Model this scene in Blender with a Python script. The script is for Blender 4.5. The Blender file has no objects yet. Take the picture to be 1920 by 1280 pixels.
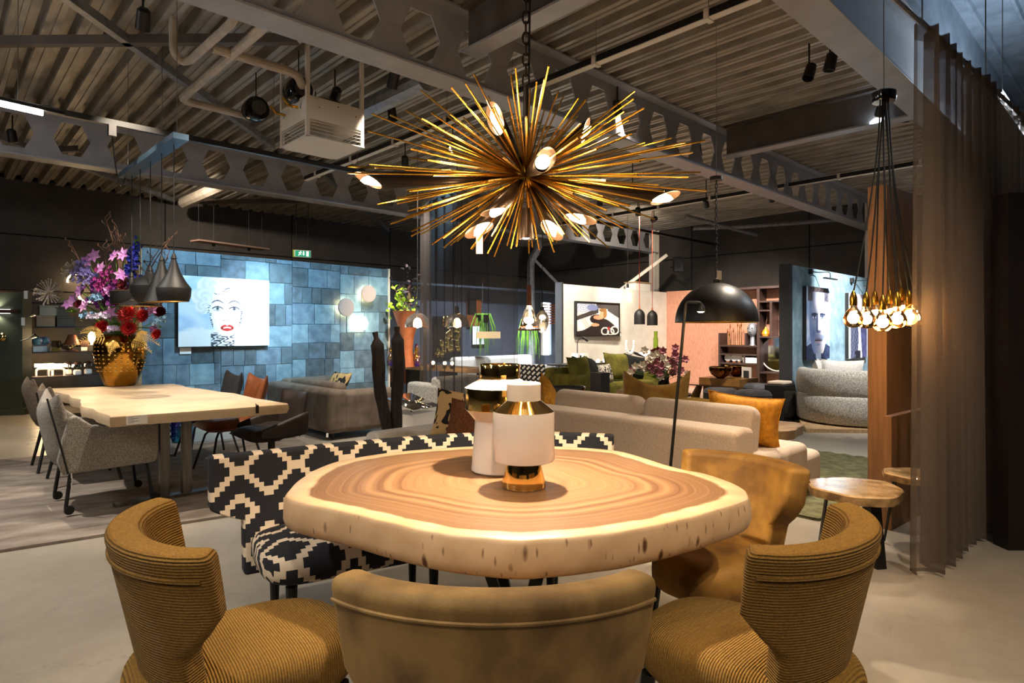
import bpy, bmesh, math, random
from mathutils import Vector, Matrix
random.seed(7)
sc = bpy.context.scene
C = sc.collection
# ------------------------------------------------------------------ camera
F, CX, CY, H = 1153.0, 960.0, 620.0, 1.35
cd = bpy.data.cameras.new('camera'); cam = bpy.data.objects.new('camera', cd); C.objects.link(cam)
cam.location = (0, 0, H); cam.rotation_euler = (math.pi/2, 0, 0)
cd.sensor_width = 36; cd.lens = F/1920*36; cd.shift_y = -20/1920; cd.clip_start = .05; cd.clip_end = 200
sc.camera = cam
# ------------------------------------------------------------------ world, exposure
wd = bpy.data.worlds.new('world'); sc.world = wd; wd.use_nodes = True
wd.node_tree.nodes['Background'].inputs[0].default_value = (.62, .75, 1, 1)
wd.node_tree.nodes['Background'].inputs[1].default_value = .12
vs_ = sc.view_settings
vs_.view_transform = 'Standard'; vs_.look = 'None'; vs_.gamma = 1; vs_.use_curve_mapping = False
vs_.exposure = 0.25
# ------------------------------------------------------------------ light colours
WARM = (1, .66, .34); SOFT = (1, .84, .66); NEUT = (1, .92, .82); COOL = (.62, .83, 1); ICE = (.42, .76, 1)
# ------------------------------------------------------------------ helpers
R = math.radians
U = Vector((.7268, .6869, 0)); V = Vector((-.6869, .7268, 0)); ANG = math.atan2(.6869, .7268)
def uv(u, v, z=0): return U*u + V*v + Vector((0, 0, z))
def at(px, py, Y): return Vector(((px-CX)/F*Y, Y, H-(py-CY)/F*Y))
def fl(px, py, z=0):
    Y = (H-z)*F/(py-CY); return Vector(((px-CX)/F*Y, Y, z))
def hexc(h):
    h = h.lstrip('#'); c = [int(h[i:i+2], 16)/255 for i in (0, 2, 4)]
    return tuple(((x+.055)/1.055)**2.4 if x > .04045 else x/12.92 for x in c) + (1,)
def P(name, c1, c2=None, ns=12, det=4, rough=.5, metal=0, bump=0, bs=120, sheen=0, coat=0, emit=None, es=0,
      trans=0, ior=1.45, stretch=None, alpha=1, lo=.35, hi=.65, spec=None, wave=None, uvc=False):
    m = bpy.data.materials.new(name); m.use_nodes = True; nt = m.node_tree; N = nt.nodes; L = nt.links
    b = N['Principled BSDF']; i = b.inputs
    i['Base Color'].default_value = hexc(c1); i['Roughness'].default_value = rough; i['Metallic'].default_value = metal
    i['IOR'].default_value = ior; i['Alpha'].default_value = alpha
    if spec is not None: i['Specular IOR Level'].default_value = spec
    if sheen: i['Sheen Weight'].default_value = sheen; i['Sheen Roughness'].default_value = .4; i['Sheen Tint'].default_value = hexc(c2 or c1)
    if coat: i['Coat Weight'].default_value = coat; i['Coat Roughness'].default_value = .08
    if trans: i['Transmission Weight'].default_value = trans
    if emit: i['Emission Color'].default_value = hexc(emit) if isinstance(emit, str) else tuple(emit)+(1,); i['Emission Strength'].default_value = es
    src = None
    if c2 or bump or wave:
        tc = N.new('ShaderNodeTexCoord'); src = tc.outputs['UV' if uvc else 'Object']
        if stretch:
            mp = N.new('ShaderNodeMapping'); mp.inputs['Scale'].default_value = stretch
            L.new(src, mp.inputs['Vector']); src = mp.outputs[0]
    if c2:
        n = N.new('ShaderNodeTexNoise'); n.inputs['Scale'].default_value = ns; n.inputs['Detail'].default_value = det
        L.new(src, n.inputs['Vector'])
        r = N.new('ShaderNodeValToRGB'); e = r.color_ramp.elements
        e[0].position = lo; e[1].position = hi; e[0].color = hexc(c1); e[1].color = hexc(c2)
        L.new(n.outputs['Fac'], r.inputs[0]); L.new(r.outputs[0], i['Base Color'])
    if bump:
        if wave:
            n2 = N.new('ShaderNodeTexWave'); n2.inputs['Scale'].default_value = wave; n2.inputs['Distortion'].default_value = 1.5
            n2.inputs['Detail'].default_value = 2
        else:
            n2 = N.new('ShaderNodeTexNoise'); n2.inputs['Scale'].default_value = bs; n2.inputs['Detail'].default_value = 3
        L.new(src, n2.inputs['Vector'])
        bp = N.new('ShaderNodeBump'); bp.inputs['Strength'].default_value = bump; bp.inputs['Distance'].default_value = .01
        L.new(n2.outputs['Fac'], bp.inputs['Height']); L.new(bp.outputs[0], i['Normal'])
    return m
def VC(name, attr='col', rough=.6, coat=0, es=0):
    m = bpy.data.materials.new(name); m.use_nodes = True; nt = m.node_tree
    a = nt.nodes.new('ShaderNodeAttribute'); a.attribute_name = attr; b = nt.nodes['Principled BSDF']
    nt.links.new(a.outputs['Color'], b.inputs['Base Color']); b.inputs['Roughness'].default_value = rough; b.inputs['Coat Weight'].default_value = coat
    return m
class MB:
    def __init__(s): s.v = []; s.f = []; s.uvs = None; s.col = None
    def add(s, vs, fs, M=None):
        o = len(s.v)
        s.v += [tuple((M @ Vector(v)) if M else v) for v in vs]
        s.f += [tuple(i+o for i in f) for f in fs]; return s
    def box(s, x0, x1, y0, y1, z0, z1, M=None):
        return s.add([(x0,y0,z0),(x1,y0,z0),(x1,y1,z0),(x0,y1,z0),(x0,y0,z1),(x1,y0,z1),(x1,y1,z1),(x0,y1,z1)],
              [(0,3,2,1),(4,5,6,7),(0,1,5,4),(1,2,6,5),(2,3,7,6),(3,0,4,7)], M)
    def cbox(s, cx, cy, cz, w, d, h, M=None): return s.box(cx-w/2,cx+w/2,cy-d/2,cy+d/2,cz-h/2,cz+h/2,M)
    def tube(s, pts, r, n=8, cap=True, M=None):
        pts = [Vector(p) for p in pts]; k = len(pts); vs = []; fs = []
        rr = r if isinstance(r, (list, tuple)) else [r]*k
        t0 = (pts[1]-pts[0]).normalized(); a = t0.orthogonal().normalized()
        for i, p in enumerate(pts):
            t = (pts[min(i+1,k-1)]-pts[max(i-1,0)]).normalized()
            a = (a - t*a.dot(t)); a = a.normalized() if a.length > 1e-6 else t.orthogonal().normalized()
            b = t.cross(a)
            for j in range(n):
                th = 2*math.pi*j/n; vs.append(p + (a*math.cos(th)+b*math.sin(th))*rr[i])
        for i in range(k-1):
            for j in range(n):
                j2 = (j+1) % n; fs.append((i*n+j, i*n+j2, (i+1)*n+j2, (i+1)*n+j))
        if cap: fs.append(tuple(range(n-1,-1,-1))); fs.append(tuple((k-1)*n+j for j in range(n)))
        return s.add(vs, fs, M)
    def lathe(s, prof, n=24, M=None, cap=True, sx=1, sy=1):
        vs = []; fs = []; k = len(prof)
        for r, z in prof:
            for j in range(n):
                th = 2*math.pi*j/n; vs.append((r*math.cos(th)*sx, r*math.sin(th)*sy, z))
        for i in range(k-1):
            for j in range(n):
                j2 = (j+1) % n; fs.append((i*n+j, i*n+j2, (i+1)*n+j2, (i+1)*n+j))
        if cap:
            if prof[0][0] > 1e-4: fs.append(tuple(range(n-1,-1,-1)))
            if prof[-1][0] > 1e-4: fs.append(tuple((k-1)*n+j for j in range(n)))
        return s.add(vs, fs, M)
    def prism(s, out, z0, z1, M=None):
        n = len(out); vs = [(x,y,z0) for x,y in out]+[(x,y,z1) for x,y in out]
        fs = [tuple(range(n-1,-1,-1)), tuple(range(n,2*n))]+[(i,(i+1)%n,n+(i+1)%n,n+i) for i in range(n)]
        return s.add(vs, fs, M)
    def grid(s, fn, nu, nv, cu=False, cv=False, M=None):
        vs = []; fs = []
        for i in range(nu):
            for j in range(nv): vs.append(fn(i/(nu if cu else nu-1), j/(nv if cv else nv-1)))
        for i in range(nu if cu else nu-1):
            for j in range(nv if cv else nv-1):
                i2 = (i+1) % nu; j2 = (j+1) % nv; fs.append((i*nv+j, i2*nv+j, i2*nv+j2, i*nv+j2))
        return s.add(vs, fs, M)
    def ball(s, c, r, n=12, m=8, sc_=(1,1,1)):
        pr = [(math.sin(math.pi*i/m)*r, -math.cos(math.pi*i/m)*r) for i in range(m+1)]
        M = Matrix.Translation(c) @ Matrix.Diagonal((*sc_, 1)); return s.lathe(pr, n, M)
    def build(s, name, mat, parent=None, sm=35, bevel=0, bseg=2, sub=0, solid=0, loc=None, rz=None, rot=None):
        me = bpy.data.meshes.new(name); me.from_pydata([tuple(v) for v in s.v], [], s.f); me.validate(); me.update()
        if s.uvs and len(s.uvs) == len(me.vertices):
            l = me.uv_layers.new(name='UVMap')
            for lp in me.loops: l.data[lp.index].uv = s.uvs[lp.vertex_index]
        if s.col and len(s.col) == len(me.vertices):
            a = me.color_attributes.new('col', 'FLOAT_COLOR', 'POINT')
            for i, c in enumerate(s.col): a.data[i].color = c
        if mat: me.materials.append(mat)
        bm = bmesh.new(); bm.from_mesh(me); bmesh.ops.remove_doubles(bm, verts=bm.verts, dist=1e-6) if not s.uvs and not s.col else None
        bmesh.ops.recalc_face_normals(bm, faces=bm.faces); bm.to_mesh(me); bm.free()
        if sm:
            me.polygons.foreach_set('use_smooth', [True]*len(me.polygons)); me.set_sharp_from_angle(angle=R(sm))
        o = bpy.data.objects.new(name, me); C.objects.link(o); o.parent = parent
        if loc is not None: o.location = loc
        if rz is not None: o.rotation_euler = (0, 0, rz)
        if rot is not None: o.rotation_euler = rot
        if bevel:
            b = o.modifiers.new('bevel', 'BEVEL'); b.width = bevel; b.segments = bseg; b.limit_method = 'ANGLE'; b.angle_limit = R(40); b.harden_normals = True
        if solid: q = o.modifiers.new('solid', 'SOLIDIFY'); q.thickness = solid; q.offset = 0
        if sub: q = o.modifiers.new('sub', 'SUBSURF'); q.levels = sub; q.render_levels = sub
        return o
def tag(o, label, cat, group=None, kind=None):
    o['label'] = label; o['category'] = cat
    if group: o['group'] = group
    if kind: o['kind'] = kind
    return o
def struct(o, label=None):
    o['kind'] = 'structure'
    if label: o['label'] = label
    return o
def thing(name, label, cat, loc=(0,0,0), rz=0, group=None):
    o = bpy.data.objects.new(name, None); C.objects.link(o); o.location = loc; o.rotation_euler = (0,0,rz); o.empty_display_size = .1
    return tag(o, label, cat, group)
def kids(o): return [c for c in o.children]
def copy_tree(o, parent=None):
    c = o.copy(); C.objects.link(c); c.parent = parent
    for ch in list(o.children): copy_tree(ch, c)
    return c
def dup(root, loc, rz, label, group=None):
    c = copy_tree(root); c.location = loc; c.rotation_euler = (0,0,rz); c['label'] = label
    if group: c['group'] = group
    return c
def light(kind, loc, power, color, parent=None, radius=.05, target=None, angle=60, blend=.6, size=None):
    d = bpy.data.lights.new('lamp_light', kind); d.energy = power; d.color = color
    if kind == 'SPOT': d.spot_size = R(angle); d.spot_blend = blend
    if kind in ('SPOT', 'POINT'): d.shadow_soft_size = radius
    o = bpy.data.objects.new('lamp_light', d); C.objects.link(o); o.location = loc
    if target is not None: o.rotation_euler = (Vector(target)-Vector(loc)).to_track_quat('-Z', 'Y').to_euler()
    if parent:
        o.parent = parent; bpy.context.view_layer.update() if False else None
        M = Matrix.Translation(parent.location) @ parent.rotation_euler.to_matrix().to_4x4()
        o.matrix_parent_inverse = M.inverted()
    return o
# ------------------------------------------------------------------ materials
M = {}
M['black'] = P('black metal', '141210', rough=.45)
M['gloss_black'] = P('gloss black', '0b0a0a', rough=.12, coat=.5)
M['dark_wall'] = P('dark painted wall', '3b3734', '443f3b', 3, rough=.7, bump=.15, bs=30)
M['dark_panel'] = P('dark panel', '2b2a2b', '242323', 2, rough=.6)
M['seam'] = P('panel seam', '0c0b0b', rough=.8)
M['deck'] = P('galvanised deck', 'aaa195', '857d72', 6, 6, rough=.45, metal=.3, bump=.05, bs=40, stretch=(1,.35,1))
M['deck2'] = P('bright galvanised deck', 'a9b2be', '8b95a2', 5, 5, rough=.4, metal=.35)
M['beam'] = P('grey beam paint', '9a9aa0', '8e8e94', 4, rough=.42)
M['beam_brown'] = P('brown primer beam', '5a5049', '4e453f', 4, rough=.6)
M['galv'] = P('galvanised bar', '8f9096', '76777c', 14, rough=.4, metal=.5)
M['white_paint'] = P('white paint', 'd9d2c8', rough=.5)
M['pipe'] = P('cream pipe', 'b5aa9c', 'a0968a', 8, rough=.4)
M['steel'] = P('brushed steel', '8d8a86', '726e6a', 30, rough=.3, metal=1, stretch=(1,1,.1))
M['chrome'] = P('chrome', 'd8d8d8', rough=.06, metal=1)
M['gold'] = P('polished gold', 'e9c679', rough=.08, metal=1)
M['brass'] = P('brass rod', 'cf9f3c', rough=.25, metal=1)
M['bronze_cone'] = P('dark bronze', '2d221a', rough=.35, metal=.6)
M['ceramic'] = P('white glazed ceramic', 'e6ddd2', rough=.12, coat=.6)
M['white'] = P('white card', 'eeeae4', rough=.6)
M['tagprint'] = P('tag print', '1c1c1c', rough=.7)
def fabric(name, a, b, ns=60, bump=.5, bs=350, sheen=.15, rough=.9, stretch=None, lo=.35, hi=.65): return P(name, a, b, ns, 4, rough=rough, bump=bump, bs=bs, sheen=sheen, stretch=stretch, lo=lo, hi=hi)
M['mustard'] = P('mustard ribbed chenille', '8c6722', '6f4f18', 220, 3, rough=.9, bump=.8, wave=1, sheen=.25, stretch=(1,1,1))
for n_ in M['mustard'].node_tree.nodes:
    if n_.type == 'TEX_WAVE': n_.bands_direction = 'Z'; n_.inputs['Scale'].default_value = 42; n_.inputs['Distortion'].default_value = .6
M['mustard_seat'] = P('mustard ribbed seat', '8c6722', '6f4f18', 220, 3, rough=.9, bump=.7, wave=1, sheen=.25)
for n_ in M['mustard_seat'].node_tree.nodes:
    if n_.type == 'TEX_WAVE': n_.bands_direction = 'Y'; n_.inputs['Scale'].default_value = 42; n_.inputs['Distortion'].default_value = .6
M['velvet'] = fabric('gold velvet', 'a4762c', '6d4a17', 7, .15, 200, .6, .7)
M['velvet2'] = fabric('olive gold velvet', '927443', '664d29', 9, .15, 200, .55, .72, stretch=(1,1,.7))
M['boucle'] = fabric('grey boucle', 'b0a99f', '7b746b', 130, .9, 260, .2)
M['taupe'] = fabric('taupe fabric', '6e6052', '5a4e43', 40, .3, 300)
M['taupe_velvet'] = fabric('taupe velvet', '6d6053', '54483d', 6, .1, 200, .4)
M['cream_fabric'] = fabric('cream linen', 'cbb9a6', 'b3a08c', 120, .5, 300)
M['white_fabric'] = fabric('white boucle', 'd8d3cb', 'bdb7ae', 80, .5, 250)
M['grid_fabric'] = fabric('pale textured weave', 'c9c2b6', '8f877a', 55, .9, 120, .1)
M['leather'] = P('brown leather', '4a2a1b', '351c12', 8, rough=.42, bump=.2, bs=120)
M['tan_leather'] = P('tan leather', '8a4f2b', '6c3a1e', 8, rough=.4, bump=.2, bs=120)
M['dark_leather'] = P('dark leather', '2b1f1b', '1e1512', 8, rough=.5, bump=.2, bs=120)
M['slate_fabric'] = fabric('slate fabric', '3b3c40', '2d2e32', 40)
M['mustard_cushion'] = fabric('mustard cushion', 'c98a1a', 'a86d10', 30, .5, 200, .3)
M['brown_cushion'] = fabric('brown cushion', '7a4a2a', '5d361d', 60, .5, 260, .4)
M['green_velvet'] = fabric('moss velvet', '6f6a22', '4e4a15', 7, .15, 200, .6)
M['must_leather'] = P('mustard leather', 'a0752c', '80591d', 6, rough=.5, bump=.15, bs=90)
M['grey_velvet'] = fabric('grey velvet', '4b4a4d', '38373a', 8, .2, 200, .5)
M['black_fabric'] = fabric('black fabric', '141414', '0d0d0d', 40)
M['rug'] = P('grey viscose rug', '94897e', '6d6157', 3.2, 7, rough=.85, bump=.8, bs=90, stretch=(1,2.2,1), sheen=.3)
M['green_rug'] = P('green shag rug', '6d6a48', '4b4930', 12, rough=.95, bump=1, bs=70, sheen=.3)
M['terracotta'] = P('terracotta', 'b5673c', 'a05730', 10, rough=.6)
M['leaf'] = P('green leaf', '3f6a1d', '6d9a2c', 5, rough=.45)
M['lime'] = P('lime leaf', '86b525', 'a9cc3c', 8, rough=.45)
M['dark_leaf'] = P('purple leaf', '2a1a26', '1c1219', 8, rough=.5)
M['twig'] = P('twig', '5d4434', '76594a', 30, rough=.8)
M['wood_dark'] = P('dark driftwood', '3f332b', '2a211b', 9, rough=.75, bump=.5, bs=40, stretch=(4,4,.5))
M['oak'] = P('pale oak', 'b3936c', '957650', 6, rough=.5, stretch=(6,1,6))
M['panel_wood'] = P('stained oak panel', '8c6845', '7a5838', 5, rough=.55, stretch=(8,8,.5))
M['espresso'] = P('espresso panel', '1a100d', '130b09', 5, rough=.55, stretch=(8,8,.5))
M['green_panel'] = P('dark green panel', '3c4234', '343a2d', 3, rough=.5)
M['pink'] = P('terracotta wallcovering', 'b5826a', 'a3705a', 30, rough=.7, bump=.2, bs=150, stretch=(1,1,.3))
M['pale_wall'] = P('pale plaster', 'cfc8bc', 'c2bbae', 4, rough=.7)
M['blue_wall'] = P('teal plaster', '7d949e', '5a717c', 5, 6, rough=.6, bump=.4, bs=14)
M['navy_wall'] = P('slate blue wall', '4a515e', '414854', 3, rough=.65)
M['shelf_wood'] = P('dark walnut', '3c2a26', '2e201c', 6, rough=.5, stretch=(1,1,8))
M['glass'] = P('clear glass', 'ffffff', rough=.02, trans=1, ior=1.45)
M['smoke_glass'] = P('smoked glass', '8a8078', rough=.03, trans=1, ior=1.3)
M['cord'] = P('black cord', '0d0d0d', rough=.6)
M['red_cord'] = P('red cord', 'a33a22', rough=.6)
M['petri'] = P('petrified wood', 'a98250', 'd6b98d', 9, 6, rough=.12, coat=.8)
M['petri_side'] = P('petrified edge', '6e5230', 'b08c5b', 14, 6, rough=.7, bump=.6, bs=40)
M['bulb'] = P('lit bulb', 'fff2d8', emit=(1, .72, .36), es=22)
M['bulb_soft'] = P('lit bulb soft', 'fff2d8', emit=(1, .78, .46), es=9)
M['glow_white'] = P('lit diffuser', 'ffffff', emit=(1, .93, .82), es=6)
M['led_white'] = P('led tube', 'ffffff', emit=(.9, .96, 1), es=90)
# ================================================================== STRUCTURE
ZD = 4.15      # underside of roof deck
# ---- floor
def concrete():
    m = P('polished concrete', 'a69e90', '948c7f', 1.3, 3, rough=.26, lo=.2, hi=.8)
    nt = m.node_tree; N = nt.nodes; L = nt.links; b = N['Principled BSDF']
    tc = N.new('ShaderNodeTexCoord'); n = N.new('ShaderNodeTexNoise'); n.inputs['Scale'].default_value = 1.5; n.inputs['Detail'].default_value = 2
    r = N.new('ShaderNodeMapRange'); r.inputs[3].default_value = .24; r.inputs[4].default_value = .34
    L.new(tc.outputs['Object'], n.inputs['Vector']); L.new(n.outputs['Fac'], r.inputs[0]); L.new(r.outputs[0], b.inputs['Roughness'])
    n5 = N.new('ShaderNodeTexNoise'); n5.inputs['Scale'].default_value = 7; n5.inputs['Detail'].default_value = 10; n5.inputs['Roughness'].default_value = .7; L.new(tc.outputs['Object'], n5.inputs['Vector'])
    vo = N.new('ShaderNodeTexVoronoi'); vo.feature = 'DISTANCE_TO_EDGE'; vo.inputs['Scale'].default_value = .9; 
    wv = N.new('ShaderNodeMixRGB'); wv.blend_type = 'ADD'; wv.inputs[0].default_value = .25; L.new(tc.outputs['Object'], wv.inputs[1]); L.new(n5.outputs['Color'], wv.inputs[2]); L.new(wv.outputs[0], vo.inputs['Vector'])
    cr = N.new('ShaderNodeValToRGB'); cr.color_ramp.elements[0].position = 0; cr.color_ramp.elements[0].color = (.72,.70,.68,1); cr.color_ramp.elements[1].position = .006; cr.color_ramp.elements[1].color = (1,1,1,1); L.new(vo.outputs['Distance'], cr.inputs[0])
    r5 = N.new('ShaderNodeValToRGB'); r5.color_ramp.elements[0].position = .3; r5.color_ramp.elements[0].color = (.80,.79,.77,1); r5.color_ramp.elements[1].position = .62; r5.color_ramp.elements[1].color = (1,1,1,1); L.new(n5.outputs['Fac'], r5.inputs[0])
    old = b.inputs['Base Color'].links[0].from_socket
    m1 = N.new('ShaderNodeMixRGB'); m1.blend_type = 'MULTIPLY'; m1.inputs[0].default_value = .8; L.new(old, m1.inputs[1]); L.new(r5.outputs[0], m1.inputs[2])
    m2 = N.new('ShaderNodeMixRGB'); m2.blend_type = 'MULTIPLY'; m2.inputs[0].default_value = .6; L.new(m1.outputs[0], m2.inputs[1]); L.new(cr.outputs[0], m2.inputs[2]); L.new(m2.outputs[0], b.inputs['Base Color'])
    return m
M['concrete'] = concrete()
U0, U1, V0, V1 = -7.5, 14.8, -6.5, 14.7
m = MB(); m.box(U0-.2, U1+.2, V0-.2, V1+.2, -.1, 0)
struct(m.build('floor', M['concrete'], rz=ANG), 'polished grey concrete floor')
# ---- walls: dark boards with recessed joints, every panel a part
def panel_wall(name, length, rows, cols, loc, rz, label, h=4.6):
    m = MB(); m.box(0, length, 0, .12, 0, h)
    w = m.build(name, M['seam'], loc=loc, rz=rz); struct(w, label)
    cw = length/cols
    zs = [0]+rows
    for i in range(cols):
        for k in range(len(zs)-1):
            q = MB(); q.box(i*cw+.012, (i+1)*cw-.012, -.03, 0, zs[k]+.012, zs[k+1]-.012)
            q.build('wall_panel', M['dark_wall'], w, bevel=.006, bseg=1)
    return w
panel_wall('wall_back_left', U1-U0, [1.05, 2.1, 3.15, 4.2], 8, uv(U0, V1, 0), ANG, 'long dark charcoal wall behind the patchwork feature wall')
panel_wall('wall_back_right', V1-V0, [1.3, 2.35, 3.3, 4.2], 7, uv(U1, V1, 0), ANG-math.pi/2, 'dark panelled wall behind the pink and white display walls')
for nm, a, b, lb in (('wall_near_left', (U0-.15, U0, V0, V1), 0, 'dark wall left of the camera'), ('wall_near_right', (U0, U1, V0-.15, V0), 0, 'dark wall behind the camera')):
    m = MB(); m.box(*a, 0, 4.9); struct(m.build(nm, M['dark_wall'], rz=ANG), lb)
# ---- corrugated deck
def corrugated(u0, u1, v0, v1, z, per=.25, dep=.105):
    m = MB(); prof = []; x = u0
    while x < u1:
        prof += [(x, z), (x+.045, z), (x+.05, z+.012), (x+.07, z+.012), (x+.075, z), (x+.12, z), (x+.15, z+dep), (x+.222, z+dep)]; x += per
    vs = []; fs = []
    for x, zz in prof: vs += [(x, v0, zz), (x, v1, zz)]
    for i in range(len(prof)-1): fs.append((2*i, 2*i+2, 2*i+3, 2*i+1))
    m.add(vs, fs); return m
o = corrugated(U0, U1, 1.62, V1, ZD).build('ceiling', M['deck'], rz=ANG, sm=0)
struct(o, 'trapezoidal corrugated steel roof deck')
m = MB(); m.box(U0, U1, 1.62, V1, ZD+.112, ZD+.2); o2 = m.build('roof_skin', M['dark_wall'], o)   # upper skin
# higher ribbed roof at the right, ribs along the beams
m = MB(); prof = []; y = V0
while y < 1.5: prof += [(y, 4.75), (y+.26, 4.75), (y+.275, 4.71), (y+.305, 4.71), (y+.32, 4.75)]; y += .33
vs = []; fs = []
for yy, zz in prof: vs += [(U0, yy, zz), (U1, yy, zz)]
for i in range(len(prof)-1): fs.append((2*i, 2*i+1, 2*i+3, 2*i+2))
m.add(vs, fs); o = m.build('ceiling_high', M['deck2'], rz=ANG, sm=0); struct(o, 'higher ribbed metal roof over the curtained side')
m = MB(); m.box(U0, U1, 1.50, 1.56, 4.26, 4.76); m.build('upstand', M['deck2'], o)
m = MB(); m.box(U0, U1, V0-.1, 1.56, 4.76, 4.86); m.build('roof_skin', M['dark_wall'], o)
# ---- steel beams
def castellated(v, u0, u1, off, label, holes=True, z0=3.5, z1=ZD, fw=.26):
    t = thing('castellated_beam', label, 'steel beam', uv(u0, v, 0), ANG, 'roof beams')
    L_ = u1-u0
    for za in (z0, z1-.022):
        m = MB(); m.box(0, L_, -fw/2, fw/2, za, za+.022); m.build('flange', M['beam'], t, bevel=.004, bseg=1)
    zb, zt = z0+.022, z1-.022; zm = (zb+zt)/2; per = .59
    m = MB()
    if holes:
        c = (off-u0) % per; a = 0.0; xs = []
        while c < L_-.3: 
            if c > .25: xs.append(c)
            c += per
        hw, tw, hh = .2, .105, .205
        edges = [0]+[ (xs[i]+xs[i+1])/2 for i in range(len(xs)-1)]+[L_]
        for i, c in enumerate(xs):
            a, b = edges[i], edges[i+1]
            top = [(a,zm+.001),(c-hw,zm+.001),(c-tw,zm+hh),(c+tw,zm+hh),(c+hw,zm+.001),(b,zm+.001),(b,zt),(a,zt)]
            bot = [(a,zm-.001),(c-hw,zm-.001),(c-tw,zm-hh),(c+tw,zm-hh),(c+hw,zm-.001),(b,zm-.001),(b,zb),(a,zb)]
            for pl in (top, bot):
                n = len(pl); vs = [(x,-.007,z) for x,z in pl]+[(x,.007,z) for x,z in pl]
                m.add(vs, [tuple(range(n)), tuple(range(2*n-1,n-1,-1))]+[(k,(k+1)%n,n+(k+1)%n,n+k) for k in range(n)])
    else: m.box(0, L_, -.007, .007, zb, zt)
    m.build('web', M['beam'], t, sm=0)
    return t
castellated(4.28, U0, U1-.16, 2.99, 'nearest grey steel beam with hexagonal holes crossing above the spiky chandelier')
castellated(9.72, U0, U1-.16, 3.1, 'farther grey steel beam with hexagonal holes above the pendant lamps')
castellated(1.62, U0, U1-.16, 0, 'plain grey steel beam beside the higher ribbed roof', holes=False)
for i, (u, va, vb) in enumerate(((8.0, 1.75, 4.14), (3.4, 1.75, 4.14), (3.4, 4.42, 9.58))):
    if i == 2: continue
    t = thing('cross_beam', ['brown steel cross beam near the sheer curtain', 'brown steel cross beam above the chandelier chain'][i], 'steel beam', uv(u, va, 0), ANG, 'cross beams')
    d = vb-va
    m = MB(); m.box(-.09, .09, 0, d, 3.74, 3.76); m.build('flange', M['beam'], t)
    m = MB(); m.box(-.09, .09, 0, d, 4.125, 4.145); m.build('flange', M['beam_brown'], t)
    m = MB(); m.box(-.006, .006, 0, d, 3.76, 4.125); m.build('web', M['beam_brown'], t)
# columns at the back wall
for v, lb in ((4.28, 'pale steel column at the back wall beside the teal portrait wall'), (9.72, 'pale steel column rising behind the pink display wall')):
    t = thing('steel_column', lb, 'column', uv(U1-.17, v, 0), ANG)
    for dx in (-.1, .085):
        m = MB(); m.box(dx, dx+.015, -.1, .1, 0, 4.14); m.build('flange', M['white_paint'], t)
    m = MB(); m.box(-.085, .085, -.006, .006, 0, 4.14); m.build('web', M['white_paint'], t)
# roof bracing angles
def angle_bar(name, a, b, w, mat, label, group):
    a = Vector(a); b = Vector(b); d = (b-a); L_ = d.length
    t = thing(name, label, 'steel bracing', a, math.atan2(d.y, d.x), group)
    m = MB(); m.box(0, L_, -w/2, w/2, -.008, 0); m.build('flange', mat, t)
    m = MB(); m.box(0, L_, -w/2, -w/2+.008, 0, w); m.build('upstand', mat, t)
    return t
zb = 4.04
def pz(px, py, z): 
    Y = (z-H)*F/(CY-py); return Vector(((px-CX)/F*Y, Y, z))
for k, (p, q, lb) in enumerate((((-40,85),(560,80),'flat steel brace crossing level below the roof, upper left'), ((95,-20),(512,278),'long diagonal steel brace ending at the white unit heater'),
      ((-30,250),(325,378),'diagonal steel brace beyond the farther beam, far left'), ((610,330),(728,434),'diagonal steel brace behind the chandelier, at the corner'),
      ((-30,293),(150,283),'short level brace beyond the farther beam, far left'), ((370,381),(620,379),'level brace under the roof above the exit sign'))):
    angle_bar('roof_brace', pz(*p, zb), pz(*q, zb), .075, M['galv'] if k in (1,2,3) else M['beam_brown'], lb, 'roof bracing')
for k, (a, b, lb) in enumerate(((at(1250,478,15.2), at(1150,553,15.0), 'pale diagonal strut above the white picture wall'), (at(1002,486,16.4), at(1052,538,16.2), 'grey diagonal strut beside the dark downpipe'))):
    m = MB(); m.tube([a, b], .05, 4); tag(m.build('wall_strut', M['white_paint' if k == 0 else 'galv']), lb, 'steel bracing', 'wall struts')
# ---- pipes and ducts under the roof
def pipe(name, pts, r, mat, label, cat='pipe', n=10, group='roof pipes'):
    m = MB(); m.tube(pts, r, n); return tag(m.build(name, mat), label, cat, group)
zp = 3.75
def rnd_path(pts, r=.12, n=5):
    out = [Vector(pts[0])]
    for i in range(1, len(pts)-1):
        p0, p1, p2 = (Vector(pts[k]) for k in (i-1, i, i+1))
        a = p1+(p0-p1).normalized()*r; b = p1+(p2-p1).normalized()*r
        for k in range(n+1):
            t = k/n; out.append(a*(1-t)**2+p1*2*t*(1-t)+b*t*t)
    out.append(Vector(pts[-1])); return out
pipe('flue_pipe', rnd_path([pz(505,42,zp), pz(338,187,zp), pz(462,217,zp)]), .04, M['pipe'], 'cream flue pipe bending towards the lower black fan')
pipe('flue_pipe', rnd_path([pz(398,90,zp), pz(557,138,zp), pz(566,160,zp)]), .04, M['pipe'], 'cream flue pipe running to the upper black fan')
pipe('flue_pipe', rnd_path([pz(440,38,zp)+Vector((0,0,.3)), pz(440,38,zp), pz(352,118,zp), pz(325,108,zp), pz(325,108,zp)+Vector((0,0,.35))], .1), .035, M['pipe'], 'cream hooked flue pipe above the diagonal brace')
pipe('air_duct', [pz(672,210,3.85), pz(800,150,3.85)], .11, M['galv'], 'round metal duct behind the white unit heater')
pipe('air_duct', [pz(345,380,3.9), pz(440,338,3.9)], .11, M['pipe'], 'fat cream duct near the dark wall top')
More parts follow.
